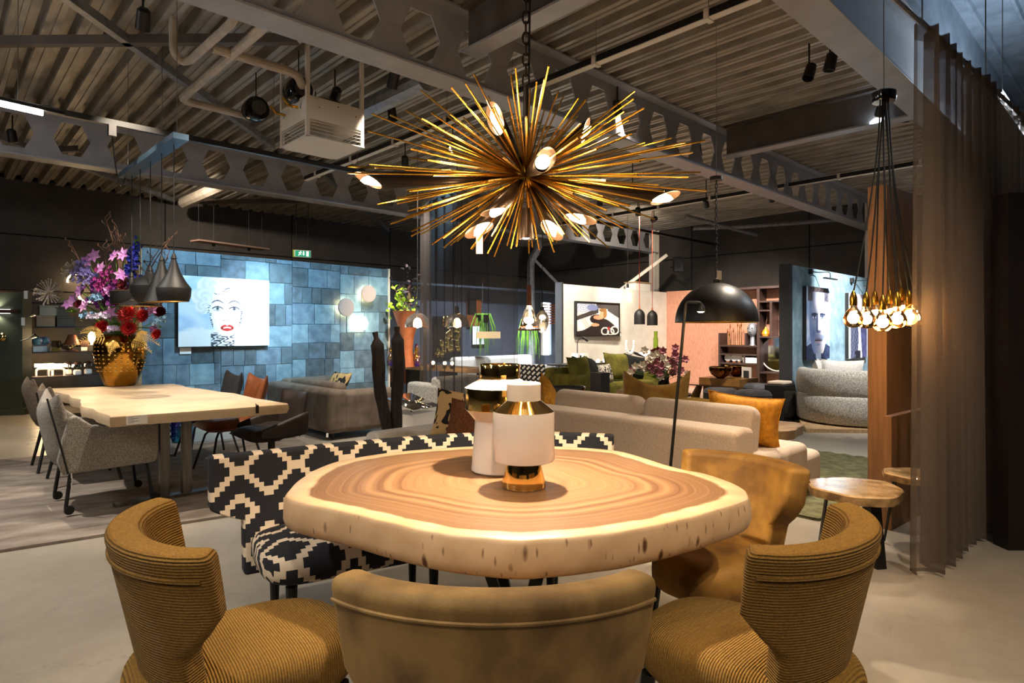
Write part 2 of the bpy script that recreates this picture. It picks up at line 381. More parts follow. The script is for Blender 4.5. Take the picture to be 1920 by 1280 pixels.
pipe('downpipe', rnd_path([at(1012,430,14.4), at(1010,470,14.4), at(995,482,14.4), at(997,720,14.4)], .2), .09, M['galv'], 'dark grey downpipe with a hooked top in the centre back')
pipe('wall_pipe', [at(1648,510,11.9), at(1648,735,11.9)], .06, M['white_paint'], 'white pipe beside the teal wall end')
pipe('ceiling_pipe', [at(1300,428,14.6), at(1405,424,14.2), at(1600,410,13.4)], .05, M['galv'], 'thin metal pipe along the top of the back wall')
pipe('ceiling_pipe', [at(1285,405,14.0), at(1420,440,14.5)], .05, M['galv'], 'grey bar sloping beside the dome lamp chain')
# fans
for k, (px, py, lb) in enumerate(((480,205,'small black roof fan at the lower flue pipe'), (560,170,'small black roof fan at the upper flue pipe'))):
    c = pz(px, py, zp)
    t = thing('duct_fan', lb, 'fan', c, ANG, 'black duct fans')
    m = MB(); m.lathe([(.0,-.07),(.12,-.07),(.13,-.05),(.13,.05),(.12,.07),(0,.07)], 20, Matrix.Rotation(R(90),4,'X')); m.build('housing', M['gloss_black'], t)
    m = MB(); m.lathe([(0,.072),(.075,.072),(.075,.1),(.0,.1)], 16, Matrix.Rotation(R(90),4,'X')); m.build('cap', M['steel'], t)
    m = MB(); m.lathe([(0,-.14),(.10,-.14),(.115,-.12),(.115,-.075),(0,-.075)], 20, Matrix.Rotation(R(90),4,'X')); m.build('motor', M['black'], t)
    m = MB(); m.tube([(0,0,.12),(0,0,.4)], .006, 6); m.build('hanger', M['black'], t)
# ---- unit heater box
t = thing('unit_heater', 'white box shaped unit heater hanging from the roof', 'heater', pz(575,253,3.25), ANG)
S = .62
m = MB(); m.box(0,S,0,S,.17,.40); m.build('casing', M['white_paint'], t, bevel=.006)
m = MB(); m.box(-.005,S+.005,-.005,S+.005,0,.012); m.build('deflector_plate', M['white_paint'], t)
for x in (0, S-.03):
    for y in (0, S-.03):
        m = MB(); m.box(x-.003,x+.033,y-.003,y+.033,0,.89); m.build('frame_post', M['white_paint'], t)
for z in (.05, .085, .12, .15):
    for k in range(2):
        m = MB(); m.box(.03,S-.03,k*(S-.01),k*(S-.01)+.008,z,z+.004); m.box(k*(S-.01),k*(S-.01)+.008,.03,S-.03,z,z+.004); m.build('louvre', M['white_paint'], t)
m = MB(); m.lathe([(0,.40),(.24,.40),(.26,.43),(.2,.46),(0,.47)], 20, Matrix.Translation((S/2,S/2,0))); m.build('fan_grille', M['black'], t)
for k in range(2):
    m = MB(); m.tube([(-.02,.15+.3*k,.3),(-.12,.15+.3*k,.3),(-.17,.15+.3*k,.36)], .014, 8); m.build('gas_valve', M['brass'], t)
for x in (.1,.35,.6):
    for s in (0,1):
        m = MB(); m.ball((-.001 if s else S*0+.05+x*.8, .05+x*.8 if s else -.004, .3 if x!=.35 else .35), .008, 6, 4); m.build('bolt', M['steel'], t)
# ---- black lighting rail and LED tube
a, b = pz(-30,188,3.2), pz(700,332,3.2); d = b-a
t = thing('lighting_rail', 'long black lighting rail under the farther beam', 'track rail', a, math.atan2(d.y,d.x))
m = MB(); m.box(0, d.length, -.025, .025, 0, .05); m.build('rail', M['black'], t)
for s in (.06,.36,.66,.94):
    m = MB(); m.tube([(d.length*s,0,.05),(d.length*s,0,ZD-3.2)], .003, 5); m.build('suspension_wire', M['steel'], t)
a2, b2 = pz(-40,185,3.15), pz(80,212,3.15); d2 = b2-a2
t = thing('led_tube_lamp', 'lit white LED tube on the rail, far left', 'lamp', a2, math.atan2(d2.y,d2.x))
m = MB(); m.tube([(0,0,.0),(d2.length,0,.0)], .022, 10); m.build('tube', M['led_white'], t)
m = MB(); m.box(0, d2.length+.15, -.02, .02, .022, .05); m.build('fitting', M['black'], t)
a2 = at(1876,181,5.6); b2 = a2+U*1.6
t = thing('led_tube_lamp', 'lit white LED tube behind the sheer curtain, far right', 'lamp', a2, ANG)
m = MB(); m.tube([(0,0,0),(1.6,0,0)], .022, 10); m.build('tube', M['led_white'], t)
m = MB(); m.box(-.05,1.65,-.02,.02,.022,.05); m.build('fitting', M['black'], t)
for x in (.1,1.5): m = MB(); m.tube([(x,0,.05),(x,0,4.7-a2.z)], .004, 5); m.build('suspension_wire', M['steel'], t)
for q in (.4,1.2): light('POINT', a2+U*q+Vector((0,0,.12)), 26, COOL, t, .1)
for k,(u,v) in enumerate(((-3.6,6.4),(-3.5,2.2))):  # two unseen tubes added to lift the light on the roof deck
    t = thing('led_tube_lamp', ['lit LED tube farther left on the rail, out of view','lit LED tube above the near floor, out of view'][k], 'lamp', uv(u,v,3.3), ANG, 'LED tubes')
    m = MB(); m.tube([(0,0,0),(1.4,0,0)], .022, 10); m.build('tube', M['led_white'], t)
    m = MB(); m.box(-.05,1.45,-.02,.02,.022,.05); m.build('fitting', M['black'], t)
    for x in (.1,1.3): m = MB(); m.tube([(x,0,.05),(x,0,ZD-3.301)], .004, 5); m.build('suspension_wire', M['steel'], t)
    for q in (.3,1.1): light('POINT', uv(u+q,v,3.42), 26, (1,.9,.78), t, .1)
# power plug with cable
c = pz(210,243,3.16)
t = thing('plug_adapter', 'black rail plug with a looping cable to the pendant bar', 'plug', c, ANG)
m = MB(); m.box(-.03,.03,-.03,.03,-.06,.04); m.build('plug', M['black'], t)
e = at(235,332,6.42)
m = MB(); ML = Matrix.Rotation(-ANG,4,'Z'); pts=[Vector((0,0,-.05))]
for k in range(1,13):
    s = k/12; w = Vector((0,0,-.05)).lerp(e-c, s); w.z -= math.sin(s*math.pi)*.25; pts.append(Vector((0,0,-.05)) if k==0 else ML @ w)
m.tube(pts, .006, 5); m.build('cable', M['cord'], t)
# ---- trunking tracks (run across the beams)
def trunk(u, va, vb, z, label, spots=()):
    t = thing('ceiling_track', label, 'track rail', uv(u, va, z), ANG, 'spot tracks')
    L_ = vb-va
    m = MB(); m.box(-.03,.03,0,L_,0,.06); m.build('rail', M['black'], t)
    m = MB(); m.box(-.034,.034,0,L_,-.008,0); m.build('edge_strip', M['white_paint'], t)
    y = .4
    while y < L_:
        m = MB(); m.box(-.045,.045,y-.02,y+.02,-.02,.07); m.build('clip', M['white_paint'], t)
        if int(y*10) % 2 == 0 or True:
            m2 = MB(); m2.tube([(0,y,.07),(0,y,ZD-z+.01)], .003, 4); m2.build('suspension_wire', M['steel'], t)
        y += 1.1
    return t
trunk(4.35, 2.0, 9.4, 3.75, 'black and white spot track passing through a beam hole above the chandelier')
trunk(10.4, 2.0, 9.4, 3.75, 'spot track far back, above the sofas')
m = MB(); m.box(8.6, 14.2, 7.55, 7.6, 3.45, 3.5); tag(m.build('ceiling_track', M['black'], rz=ANG), 'black spot track in front of the white picture wall', 'track rail', 'spot tracks')
# ---- track spotlights: a modelled fixture round every spot beam
SPOTN = [0]
def spotlight(loc, target, power, color=NEUT, angle=50, blend=.7, label=None, top=None, rad=.05):
    loc = Vector(loc); SPOTN[0] += 1
    t = thing('track_spotlight', label or 'black track spotlight under the roof', 'spotlight', loc, 0, 'track spotlights')
    dr = (Vector(target)-loc).normalized(); q = dr.to_track_quat('-Z','Y').to_matrix().to_4x4()
    m = MB(); m.lathe([(.0,.11),(.03,.11),(.05,.09),(.055,-.06),(.05,-.06),(.045,.0),(0,.0)], 14, q, cap=False); m.build('head', M['black'], t)
    zt = (top or ZD) - loc.z
    m = MB(); m.tube([(0,0,.02),(0,0,max(.1,zt))], .009, 6); m.build('stem', M['black'], t)
    light('SPOT', loc+dr*.03, power, color, t, rad, target, angle, blend)
    return t
# ---- display walls
def wall_seg(name, a, b, h, th, mat, label, edge=None):
    a = Vector(a); b = Vector(b); d = b-a; a.z = 0
    m = MB(); m.box(0, d.xy.length, 0, th, 0, h); o = m.build(name, mat, loc=a, rz=math.atan2(d.y,d.x)); struct(o, label); return o
# white picture wall, pink shelf wall
WA, WB = Vector((1.025,12.45,0)), Vector((3.82,15.2,0))
wall_seg('wall_white', WA, WB, 2.3, .14, M['pale_wall'], 'off-white display wall with the framed picture')
m = MB(); m.box(-.05, 0, -.02, .16, 0, 2.33); m.build('trim_1', M['dark_panel'], loc=WA, rz=ANG); bpy.data.objects['trim_1']['kind']='structure'
PB = WB + Vector((.6869,-.7268,0))*4.2
wall_seg('wall_pink', WB, PB, 2.32, .14, M['pink'], 'salmon pink display wall with built-in shelves')
# teal portrait wall
TA, TB = Vector((4.23,9.32,0)), Vector((7.45,12.36,0))
o = wall_seg('wall_teal', TA, TB, 2.35, .1, M['blue_wall'], 'mottled teal display wall with two portraits')
m = MB(); m.box(-.1, 0, -.02, .14, 0, 2.36); q = m.build('trim_2', M['dark_panel'], loc=TA, rz=math.atan2((TB-TA).y,(TB-TA).x)); struct(q, 'dark end post of the teal wall')
# slate-blue wall in the middle with a window
NA, NB = Vector((-3.0,11.6,0)), Vector((.98,15.36,0))
dN = (NB-NA); LN = dN.length; aN = math.atan2(dN.y,dN.x)
def npx(px): # distance along the wall for a pixel column
    r = (px-CX)/F; e = dN.normalized(); return (r*NA.y-NA.x)/(e.x-r*e.y)
w0, w1 = npx(1014), npx(1046)
m = MB(); m.box(0,w0,0,.1,0,2.3); m.box(w1,LN,0,.1,0,2.3); m.box(w0,w1,0,.1,2.05,2.3); m.box(w0,w1,0,.1,0,.75)
wn = struct(m.build('wall_slate', M['navy_wall'], loc=NA, rz=aN), 'slate blue display wall with a window in the centre back')
t = bpy.data.objects.new('window_1', None); C.objects.link(t); t.location = NA; t.rotation_euler = (0,0,aN); struct(t, 'bright window with a wooden blind')
m = MB(); m.box(w0,w1,.06,.07,.75,2.05); m.build('pane', P('daylit pane','ffffff', emit=(.8,.9,1), es=11), t)
for x in (w0, w1-.05):
    m = MB(); m.box(x,x+.05,-.03,.05,.75,2.05); m.build('window_frame', M['white_paint'], t)
for k in range(8):
    m = MB(); m.box(w0+.05,w1-.05,-.015,.03,1.52+k*.065,1.545+k*.065); m.build('blind_slat', M['terracotta'], t)
m = MB(); m.box(0, LN, -.35, 0, 2.27, 2.31); q = m.build('trim_3', M['navy_wall'], loc=NA, rz=aN); struct(q, 'blue shelf edge along the top of the slate wall')
# low plinth under the round daybed
m = MB(); m.prism([(3.9,8.15),(6.4,8.0),(8.3,10.6),(7.6,12.2),(4.2,9.0)], 0, .05); struct(m.build('floor_plinth', M['oak']), 'low pale plinth below the round daybed')
# ---- patchwork wall: every hide tile its own piece
KA, KB = Vector((-4.87,8.08,0)), Vector((-2.22,11.03,0)); dK = KB-KA; LK = dK.length; aK = math.atan2(dK.y,dK.x); HK = 2.45
m = MB(); m.box(0, LK, .012, .1, 0, HK)
wk = struct(m.build('wall_patchwork', P('pale blue grout','7c9caa','5f8092',30,rough=.7), loc=KA, rz=aK), 'feature wall clad in uneven blue grey stone-look tiles')
for nm, xa, xb in (('trim_4', -.035, 0), ('trim_5', LK, LK+.025)):
    m = MB(); m.box(xa, xb, -.02, .12, 0, HK+.01); q = m.build(nm, M['oak' if nm=='trim_4' else 'white_paint'], loc=KA, rz=aK); struct(q)
tilem = [P('tile %d'%k, c1, c2, 7, 8, rough=.5, bump=.7, bs=16) for k,(c1,c2) in enumerate((('46555d','64798a'),('52677a','6f8a9a'),('5f7d8c','7d9cab'),('3c4951','55666f'),('5a727e','4a5a63')))]
random.seed(31)
pan = [0, 1.02, 2.12, 2.98, LK]
for pi in range(4):
    z = -random.uniform(0,.2)
    while z < HK:
        hgt = random.choice((.26,.3,.33,.36)); za0, zb0 = max(0,z), min(HK,z+hgt)
        if zb0-za0 > .04:
            x = pan[pi]-random.uniform(0,.22)
            while x < pan[pi+1]:
                w = random.choice((.17,.3,.34,.37,.4)); xa, xb = max(pan[pi],x)+.003, min(pan[pi+1],x+w)-.003
                if xb-xa > .05:
                    j = lambda: random.uniform(-.012,.012)
                    d = random.uniform(.008,.02); za, zb2 = za0+.003, zb0-.003
                    m = MB(); q = [(xa+j()*.3,za),((xa+xb)/2,za+j()*.4),(xb+j()*.3,za),(xb+j()*.3,(za+zb2)/2),(xb+j()*.3,zb2),((xa+xb)/2,zb2+j()*.4),(xa+j()*.3,zb2),(xa+j()*.3,(za+zb2)/2)]
                    n = len(q); vs = [(a,.012,b) for a,b in q]+[(a,-d+.012,b) for a,b in q]
                    m.add(vs, [tuple(range(n,2*n))]+[(i,(i+1)%n,n+(i+1)%n,n+i) for i in range(n)])
                    m.build('wall_tile', random.choice(tilem), wk, sm=0, bevel=.005, bseg=1)
                x += w
        z += hgt
# ---- right: wood panel wall, espresso wall
DC = Vector((.77,.638,0)); aC = math.atan2(.638,.77)
m = MB(); m.box(.06, 1.7, 0, .12, 0, 2.36); struct(m.build('wall_wood', M['panel_wood'], loc=(2.53,4.19,0), rz=aC), 'stained wood partition behind the sheer curtain')
m = MB(); m.box(0, 1.75, -.05, 0, 0, .77); struct(m.build('trim_6', M['panel_wood'], loc=(2.53,4.19,0), rz=aC), 'wood plinth of the partition')
m = MB(); m.box(3.05, 5.2, 3.78, 3.9, 0, 2.2); struct(m.build('wall_espresso', M['espresso']), 'dark espresso wall at the far right')
# ================================================================== FOREGROUND: slab table, chairs, bench, vases, chandelier
def catmull(pts, n, closed=True):
    out = []; k = len(pts); rng = k if closed else k-1
    for i in range(rng):
        p = [Vector(pts[(i+j-1) % k]) if closed else Vector(pts[min(max(i+j-1,0),k-1)]) for j in range(4)]
        for s in range(n):
            t = s/n
            out.append(.5*((2*p[1])+(p[2]-p[0])*t+(2*p[0]-5*p[1]+4*p[2]-p[3])*t*t+(3*p[1]-p[0]-3*p[2]+p[3])*t**3))
    if not closed: out.append(Vector(pts[-1]))
    return out
def slab_material():
    m = bpy.data.materials.new('suar wood slab'); m.use_nodes = True; nt = m.node_tree; N = nt.nodes; L = nt.links; b = N['Principled BSDF']
    at_ = N.new('ShaderNodeAttribute'); at_.attribute_name = 'col'
    sp = N.new('ShaderNodeSeparateColor'); L.new(at_.outputs['Color'], sp.inputs[0])     # R: 0 centre .. 1 rim, G: side flag
    tc = N.new('ShaderNodeTexCoord')
    n = N.new('ShaderNodeTexNoise'); n.inputs['Scale'].default_value = 2.2; n.inputs['Detail'].default_value = 6; L.new(tc.outputs['Object'], n.inputs['Vector'])
    ma = N.new('ShaderNodeMath'); ma.operation = 'MULTIPLY_ADD'; ma.inputs[1].default_value = .07; L.new(n.outputs['Fac'], ma.inputs[0]); L.new(sp.outputs[0], ma.inputs[2])
    # growth rings
    rg = N.new('ShaderNodeMath'); rg.operation = 'MULTIPLY'; rg.inputs[1].default_value = 330; L.new(ma.outputs[0], rg.inputs[0])
    sn = N.new('ShaderNodeMath'); sn.operation = 'SINE'; L.new(rg.outputs[0], sn.inputs[0])
    n2 = N.new('ShaderNodeTexNoise'); n2.noise_dimensions = '1D'; n2.inputs['Scale'].default_value = 22; n2.inputs['Detail'].default_value = 4; L.new(ma.outputs[0], n2.inputs['W'])
    mx = N.new('ShaderNodeMath'); mx.operation = 'MULTIPLY_ADD'; mx.inputs[1].default_value = .05; L.new(sn.outputs[0], mx.inputs[0]); L.new(n2.outputs['Fac'], mx.inputs[2])
    r1 = N.new('ShaderNodeValToRGB'); e = r1.color_ramp.elements; e[0].position = .25; e[0].color = hexc('5f4029'); e[1].position = .72; e[1].color = hexc('866343'); L.new(mx.outputs[0], r1.inputs[0])
    n3 = N.new('ShaderNodeTexNoise'); n3.inputs['Scale'].default_value = 9; n3.inputs['Detail'].default_value = 5; L.new(tc.outputs['Object'], n3.inputs['Vector'])
    m3 = N.new('ShaderNodeMath'); m3.operation = 'MULTIPLY_ADD'; m3.inputs[1].default_value = .05; L.new(n3.outputs['Fac'], m3.inputs[0]); L.new(sp.outputs[0], m3.inputs[2])
    r2 = N.new('ShaderNodeValToRGB'); r2.color_ramp.elements[0].position = .935; r2.color_ramp.elements[1].position = .955; L.new(m3.outputs[0], r2.inputs[0])
    # pale sapwood with worm marks on the side
    mp = N.new('ShaderNodeMapping'); mp.inputs['Scale'].default_value = (1,1,.38); L.new(tc.outputs['Object'], mp.inputs[0])
    vo = N.new('ShaderNodeTexVoronoi'); vo.inputs['Scale'].default_value = 20; vo.inputs['Randomness'].default_value = 1; L.new(mp.outputs[0], vo.inputs['Vector'])
    r3 = N.new('ShaderNodeValToRGB'); r3.color_ramp.elements[0].position = .12; r3.color_ramp.elements[0].color = (1,1,1,1); r3.color_ramp.elements[1].position = .24; r3.color_ramp.elements[1].color = (0,0,0,1); L.new(vo.outputs['Distance'], r3.inputs[0])
    n4 = N.new('ShaderNodeTexNoise'); n4.inputs['Scale'].default_value = 9; L.new(tc.outputs['Object'], n4.inputs['Vector'])
    r4 = N.new('ShaderNodeValToRGB'); r4.color_ramp.elements[0].position = .30; r4.color_ramp.elements[1].position = .42; L.new(n4.outputs['Fac'], r4.inputs[0])
    pm = N.new('ShaderNodeMath'); pm.operation = 'MULTIPLY'; L.new(r3.outputs[0], pm.inputs[0]); L.new(r4.outputs[0], pm.inputs[1])
    mpb = N.new('ShaderNodeMapping'); mpb.inputs['Scale'].default_value = (1,1,.22); L.new(tc.outputs['Object'], mpb.inputs[0])
    vb = N.new('ShaderNodeTexVoronoi'); vb.inputs['Scale'].default_value = 48; L.new(mpb.outputs[0], vb.inputs['Vector'])
    rb = N.new('ShaderNodeValToRGB'); rb.color_ramp.elements[0].position = .08; rb.color_ramp.elements[0].color = (.7,.7,.7,1); rb.color_ramp.elements[1].position = .22; rb.color_ramp.elements[1].color = (0,0,0,1); L.new(vb.outputs['Distance'], rb.inputs[0])
    mxx = N.new('ShaderNodeMath'); mxx.operation = 'MAXIMUM'; L.new(rb.outputs[0], mxx.inputs[0]); L.new(r3.outputs[0], mxx.inputs[1]); L.new(mxx.outputs[0], pm.inputs[0])
    pm2 = N.new('ShaderNodeMath'); pm2.operation = 'MULTIPLY'; L.new(pm.outputs[0], pm2.inputs[0]); L.new(sp.outputs[1], pm2.inputs[1])
    r5 = N.new('ShaderNodeValToRGB'); r5.color_ramp.elements[0].position = .3; r5.color_ramp.elements[0].color = hexc('bb9a72'); r5.color_ramp.elements[1].position = .7; r5.color_ramp.elements[1].color = hexc('d2b189'); L.new(n4.outputs['Fac'], r5.inputs[0])
    c1 = N.new('ShaderNodeMixRGB'); c1.inputs[2].default_value = hexc('5a371b'); L.new(pm2.outputs[0], c1.inputs[0]); L.new(r5.outputs[0], c1.inputs[1])
    c2 = N.new('ShaderNodeMixRGB'); L.new(r2.outputs[0], c2.inputs[0]); L.new(r1.outputs[0], c2.inputs[1]); L.new(c1.outputs[0], c2.inputs[2])
    L.new(c2.outputs[0], b.inputs['Base Color'])
    rr = N.new('ShaderNodeMapRange'); rr.inputs[3].default_value = .33; rr.inputs[4].default_value = .6; L.new(sp.outputs[1], rr.inputs[0]); L.new(rr.outputs[0], b.inputs['Roughness'])
    bp = N.new('ShaderNodeBump'); bp.inputs['Strength'].default_value = .5; bp.inputs['Distance'].default_value = .006; bp.invert = True; L.new(pm2.outputs[0], bp.inputs['Height']); L.new(bp.outputs[0], b.inputs['Normal'])
    return m
ring = [(535,930),(545,912),(570,891),(595,877),(632,864),(680,855),(745,846),(820,840),(887,836),(965,834),(1040,836),(1100,839),(1160,845),(1200,855),(1247,870),(1285,880),(1322,887),(1360,899),(1390,912),(1404,927),(1398,937),(1370,947),(1310,965),(1260,977),(1185,992),(1110,1002),(1035,1009),(960,1012),(860,1003),(805,995),(730,979),(680,967),(630,955),(580,945),(553,938)]
outl = [fl(x,y,.76).xy for x,y in ring]
outl = catmull([(p.x,p.y) for p in outl], 4)
tc_ = Vector((0.02,2.42))
t = thing('slab_dining_table', 'thick round live-edge wood slab table holding the two white and gold vases', 'table', (tc_.x,tc_.y,0))
m = MB(); col = []; n = len(outl); rings = 16; vs = []; fs = []
loc2 = [p-tc_ for p in outl]
prof = [(i/rings*.988, .76, i/rings, 0) for i in range(1, rings+1)]+[(.997,.756,1,.2),(1.004,.745,1,1),(1.010,.715,1,1),(1.008,.68,1,1),(.998,.655,1,1),(.985,.645,1,1),(.965,.641,1,1)]
m.v.append((0,0,.76)); col.append((0,0,0,1))
for (s, z, rr, sd) in prof:
    for k, p in enumerate(loc2):
        wob = 0 if sd == 0 else .0018*math.sin(k*1.3+z*50)
        m.v.append((p.x*(s+wob), p.y*(s+wob), z)); col.append((rr,sd,0,1))
for k in range(n): m.f.append((0, 1+k, 1+(k+1)%n))
for i in range(len(prof)-1):
    for k in range(n): m.f.append((1+i*n+k, 1+(i+1)*n+k, 1+(i+1)*n+(k+1)%n, 1+i*n+(k+1)%n))
m.f.append(tuple(1+(len(prof)-1)*n+k for k in range(n)))
m.col = col; m.build('tabletop', slab_material(), t, sm=50)
m = MB(); m.box(-.3,.3,-.3,.3,.61,.641); m.build('mounting_plate', M['black'], t)
for k in range(4):
    a = k*math.pi/2+.6
    m = MB(); m.tube([(math.cos(a)*.2,math.sin(a)*.2,.62),(math.cos(a)*.08,math.sin(a)*.08,.3),(math.cos(a)*.32,math.sin(a)*.32,.0)], .03, 4); m.build('leg', M['black'], t)
# ---- chairs with a wrap-round winged back
def shell_back(path, nrm, z0, z1, th, wing, lean=.07, nt=44, low=.7, topw=.95, edge_s=.80):
    """path(s)->(x,y) outer plan curve s in [-1,1]; nrm(s)->inward unit normal"""
    m = MB(); zn0, zn1 = wing
    def smax(z):
        if z >= zn1: return 1+(topw-1)*(z-zn1)/(z1-zn1)
        if z <= zn0: return low
        return low+(1-low)*((z-zn0)/(zn1-zn0))**.8
    zs = [z0+(zn0-z0)*k/3 for k in range(3)]+[zn0+(zn1-zn0)*k/3 for k in range(3)]+[zn1+(z1-zn1)*k/3 for k in range(4)]
    ss = [-1]+[-edge_s+2*edge_s*k/(nt-3) for k in range(nt-2)]+[1]
    uvs = []; idx = {}; nzs = len(zs)
    for inner in (0,1):
        for j, z in enumerate(zs):
            for i in range(nt):
                s = ss[i]*smax(z); p = Vector(path(s)); n = Vector(nrm(s)); k = lean*(z-.45)/.4
                q = p-n*k+(n*th if inner else Vector((0,0)))
                idx[inner,j,i] = len(m.v); m.v.append((q.x,q.y,z)); uvs.append((path.arc(s), z))
    for j in range(nzs-1):
        for i in range(nt-1):
            m.f.append((idx[0,j,i],idx[0,j,i+1],idx[0,j+1,i+1],idx[0,j+1,i])); m.f.append((idx[1,j,i+1],idx[1,j,i],idx[1,j+1,i],idx[1,j+1,i+1]))
    for i in range(nt-1):
        m.f.append((idx[0,nzs-1,i],idx[0,nzs-1,i+1],idx[1,nzs-1,i+1],idx[1,nzs-1,i])); m.f.append((idx[1,0,i],idx[1,0,i+1],idx[0,0,i+1],idx[0,0,i]))
    for j in range(nzs-1):
        m.f.append((idx[0,j+1,0],idx[1,j+1,0],idx[1,j,0],idx[0,j,0])); i = nt-1; m.f.append((idx[0,j,i],idx[1,j,i],idx[1,j+1,i],idx[0,j+1,i]))
    m.uvs = uvs
    return m
def crease(o, names=None):
    pass
class Arc:
    def __init__(s, w, d, ang): s.w, s.d, s.a = w, d, R(ang)
    def __call__(s, t): return (s.w*math.sin(t*s.a)/math.sin(s.a), -s.d*(math.cos(t*s.a)-math.cos(s.a))/(1-math.cos(s.a)))
    def arc(s, t): return t*s.w*1.2
    def nrm(s, t):
        a = Vector(s(t-.01)); b = Vector(s(t+.01)); d = (b-a).normalized(); return Vector((-d.y, d.x))
def wrap_chair(label, mat, loc, rz, w=.335, d=.2, ang=72, z1=.83, piping=False, low=.68, wing=(.56,.665)):
    # local: sitter faces +y, back curve at y<0
    t = thing('dining_chair', label, 'chair', loc, rz, 'chairs round the slab table')
    pa = Arc(w, d, ang)
    m = shell_back(pa, pa.nrm, .24, z1, .09, wing, .085, 24, low=low)
    o = m.build('backrest', mat, t, sm=50, bevel=.032, bseg=5)
    m = MB(); sw = w*.86
    def se(a, e=2.6): c, s_ = math.cos(a), math.sin(a); return (abs(c)**(2/e)*math.copysign(1,c), abs(s_)**(2/e)*math.copysign(1,s_))
    pr = [(0,.475),(.6,.478),(.85,.472),(.95,.455),(1,.42),(1,.36),(.95,.33),(.8,.325),(0,.325)]
    nn = 32; vs = []; fs = []
    for r, z in pr:
        for j in range(nn):
            x, y = se(2*math.pi*j/nn); vs.append((x*sw*max(r,.001), .12+y*.31*max(r,.001), z))
    for i in range(len(pr)-1):
        for j in range(nn): fs.append((i*nn+j,i*nn+(j+1)%nn,(i+1)*nn+(j+1)%nn,(i+1)*nn+j))
    m.add(vs, fs); m.build('seat', M['mustard_seat'] if mat is M['mustard'] else mat, t, sm=180, sub=1)
    for sx in (-1,1):
        for y in (-.12,.34):
            m = MB(); m.tube([(sx*sw*.7,y,.33),(sx*sw*.78,y*1.12,0)], [.022,.012], 10); m.build('leg', M['black'], t)
    # seam along the top of the back
    pts = []
    for i in range(31):
        s = -1+2*i/30; s *= .90; p = Vector(pa(s)); nn_ = pa.nrm(s); zz = z1-(.052 if piping else .06); k = .085*(zz-.45)/.4
        q = p-nn_*(k+.0015); pts.append((q.x,q.y,zz))
    m = MB(); m.tube(pts, .0045, 6); m.build('piping', mat, t)
    return t
def face(loc, tgt=(0.02,2.42)): return math.atan2(tgt[1]-loc[1], tgt[0]-loc[0])-math.pi/2
wrap_chair('mustard ribbed winged dining chair at the left side of the slab table', M['mustard'], (-.868,1.71,0), R(37.9-90), d=.145, w=.28)
wrap_chair('mustard ribbed winged dining chair at the right side of the slab table', M['mustard'], (.76,1.70,0), R(133-90), d=.14, w=.27)
wrap_chair('olive gold velvet dining chair seen from behind in the foreground', M['velvet2'], (-.04,1.41,0), 0, w=.33, d=.125, ang=55, z1=.82, piping=True, low=.76, wing=(.50,.60))
wrap_chair('gold velvet dining chair at the far right of the slab table', M['velvet'], (.94,2.6,0), R(131), d=.12, ang=60, w=.25, z1=.805, piping=True)
# ---- patterned bench
def ikat():
    m = bpy.data.materials.new('black and cream stepped ikat'); m.use_nodes = True; nt = m.node_tree; N = nt.nodes; L = nt.links; b = N['Principled BSDF']
    tc = N.new('ShaderNodeTexCoord'); sp = N.new('ShaderNodeSeparateXYZ'); L.new(tc.outputs['UV'], sp.inputs[0])
    def mth(op, a, b_=None, c=None):
        n = N.new('ShaderNodeMath'); n.operation = op
        for i, v in enumerate((a, b_, c)):
            if v is None: continue
            if isinstance(v, (int, float)): n.inputs[i].default_value = v
            else: L.new(v, n.inputs[i])
        return n.outputs[0]
    px, py, st = .246, .36, .0205
    x = mth('PINGPONG', mth('ADD', sp.outputs[0], 10*px), px/2); y = mth('PINGPONG', mth('ADD', sp.outputs[1], .0), py/2)
    qx = mth('FLOOR', mth('DIVIDE', x, st)); qy = mth('FLOOR', mth('DIVIDE', y, st*1.0))
    d = mth('ADD', qx, qy)
    # bands: dark centre lozenge, cream outline, dark, ...
    md = mth('MODULO', mth('ADD', d, .25), 6.0)
    c1 = mth('GREATER_THAN', md, 4.0)
    mx = N.new('ShaderNodeMixRGB'); L.new(c1, mx.inputs[0]); mx.inputs[1].default_value = hexc('15151c'); mx.inputs[2].default_value = hexc('d3c0a6')
    L.new(mx.outputs[0], b.inputs['Base Color']); b.inputs['Roughness'].default_value = .9
    n2 = N.new('ShaderNodeTexNoise'); n2.inputs['Scale'].default_value = 300; L.new(tc.outputs['Object'], n2.inputs[0])
    bp = N.new('ShaderNodeBump'); bp.inputs['Strength'].default_value = .3; bp.inputs['Distance'].default_value = .004; L.new(n2.outputs[0], bp.inputs['Height']); L.new(bp.outputs[0], b.inputs['Normal'])
    return m
M['ikat'] = ikat()
bp_ = catmull([(-1.36,2.75),(-1.12,2.90),(-.84,3.08),(-.455,3.28),(-.14,3.375),(.2,3.39),(.55,3.32)], 8, closed=False)
acc = [0]
for i in range(1,len(bp_)): acc.append(acc[-1]+(bp_[i]-bp_[i-1]).length)
class Path:
    def __call__(s, t):
        d = (t+1)/2*acc[-1]
        for i in range(1,len(acc)):
            if acc[i] >= d-1e-9: f = (d-acc[i-1])/(acc[i]-acc[i-1]); q = bp_[i-1].lerp(bp_[i], f); return (q.x, q.y)
        return tuple(bp_[-1])
    def arc(s, t): return (t+1)/2*acc[-1]
    def nrm(s, t):
        a = Vector(s(max(-1,t-.03))); b = Vector(s(min(1,t+.03))); d = (b-a).normalized(); return Vector((d.y,-d.x))
pa = Path()
t = thing('dining_bench', 'black and cream stepped-pattern curved bench behind the slab table', 'bench', (0,0,0))
m = shell_back(pa, pa.nrm, .26, .79, .085, (.5,.56), .05, 48, low=.87, topw=1, edge_s=.95)
m.build('backrest', M['ikat'], t, sm=50, bevel=.03, bseg=5)
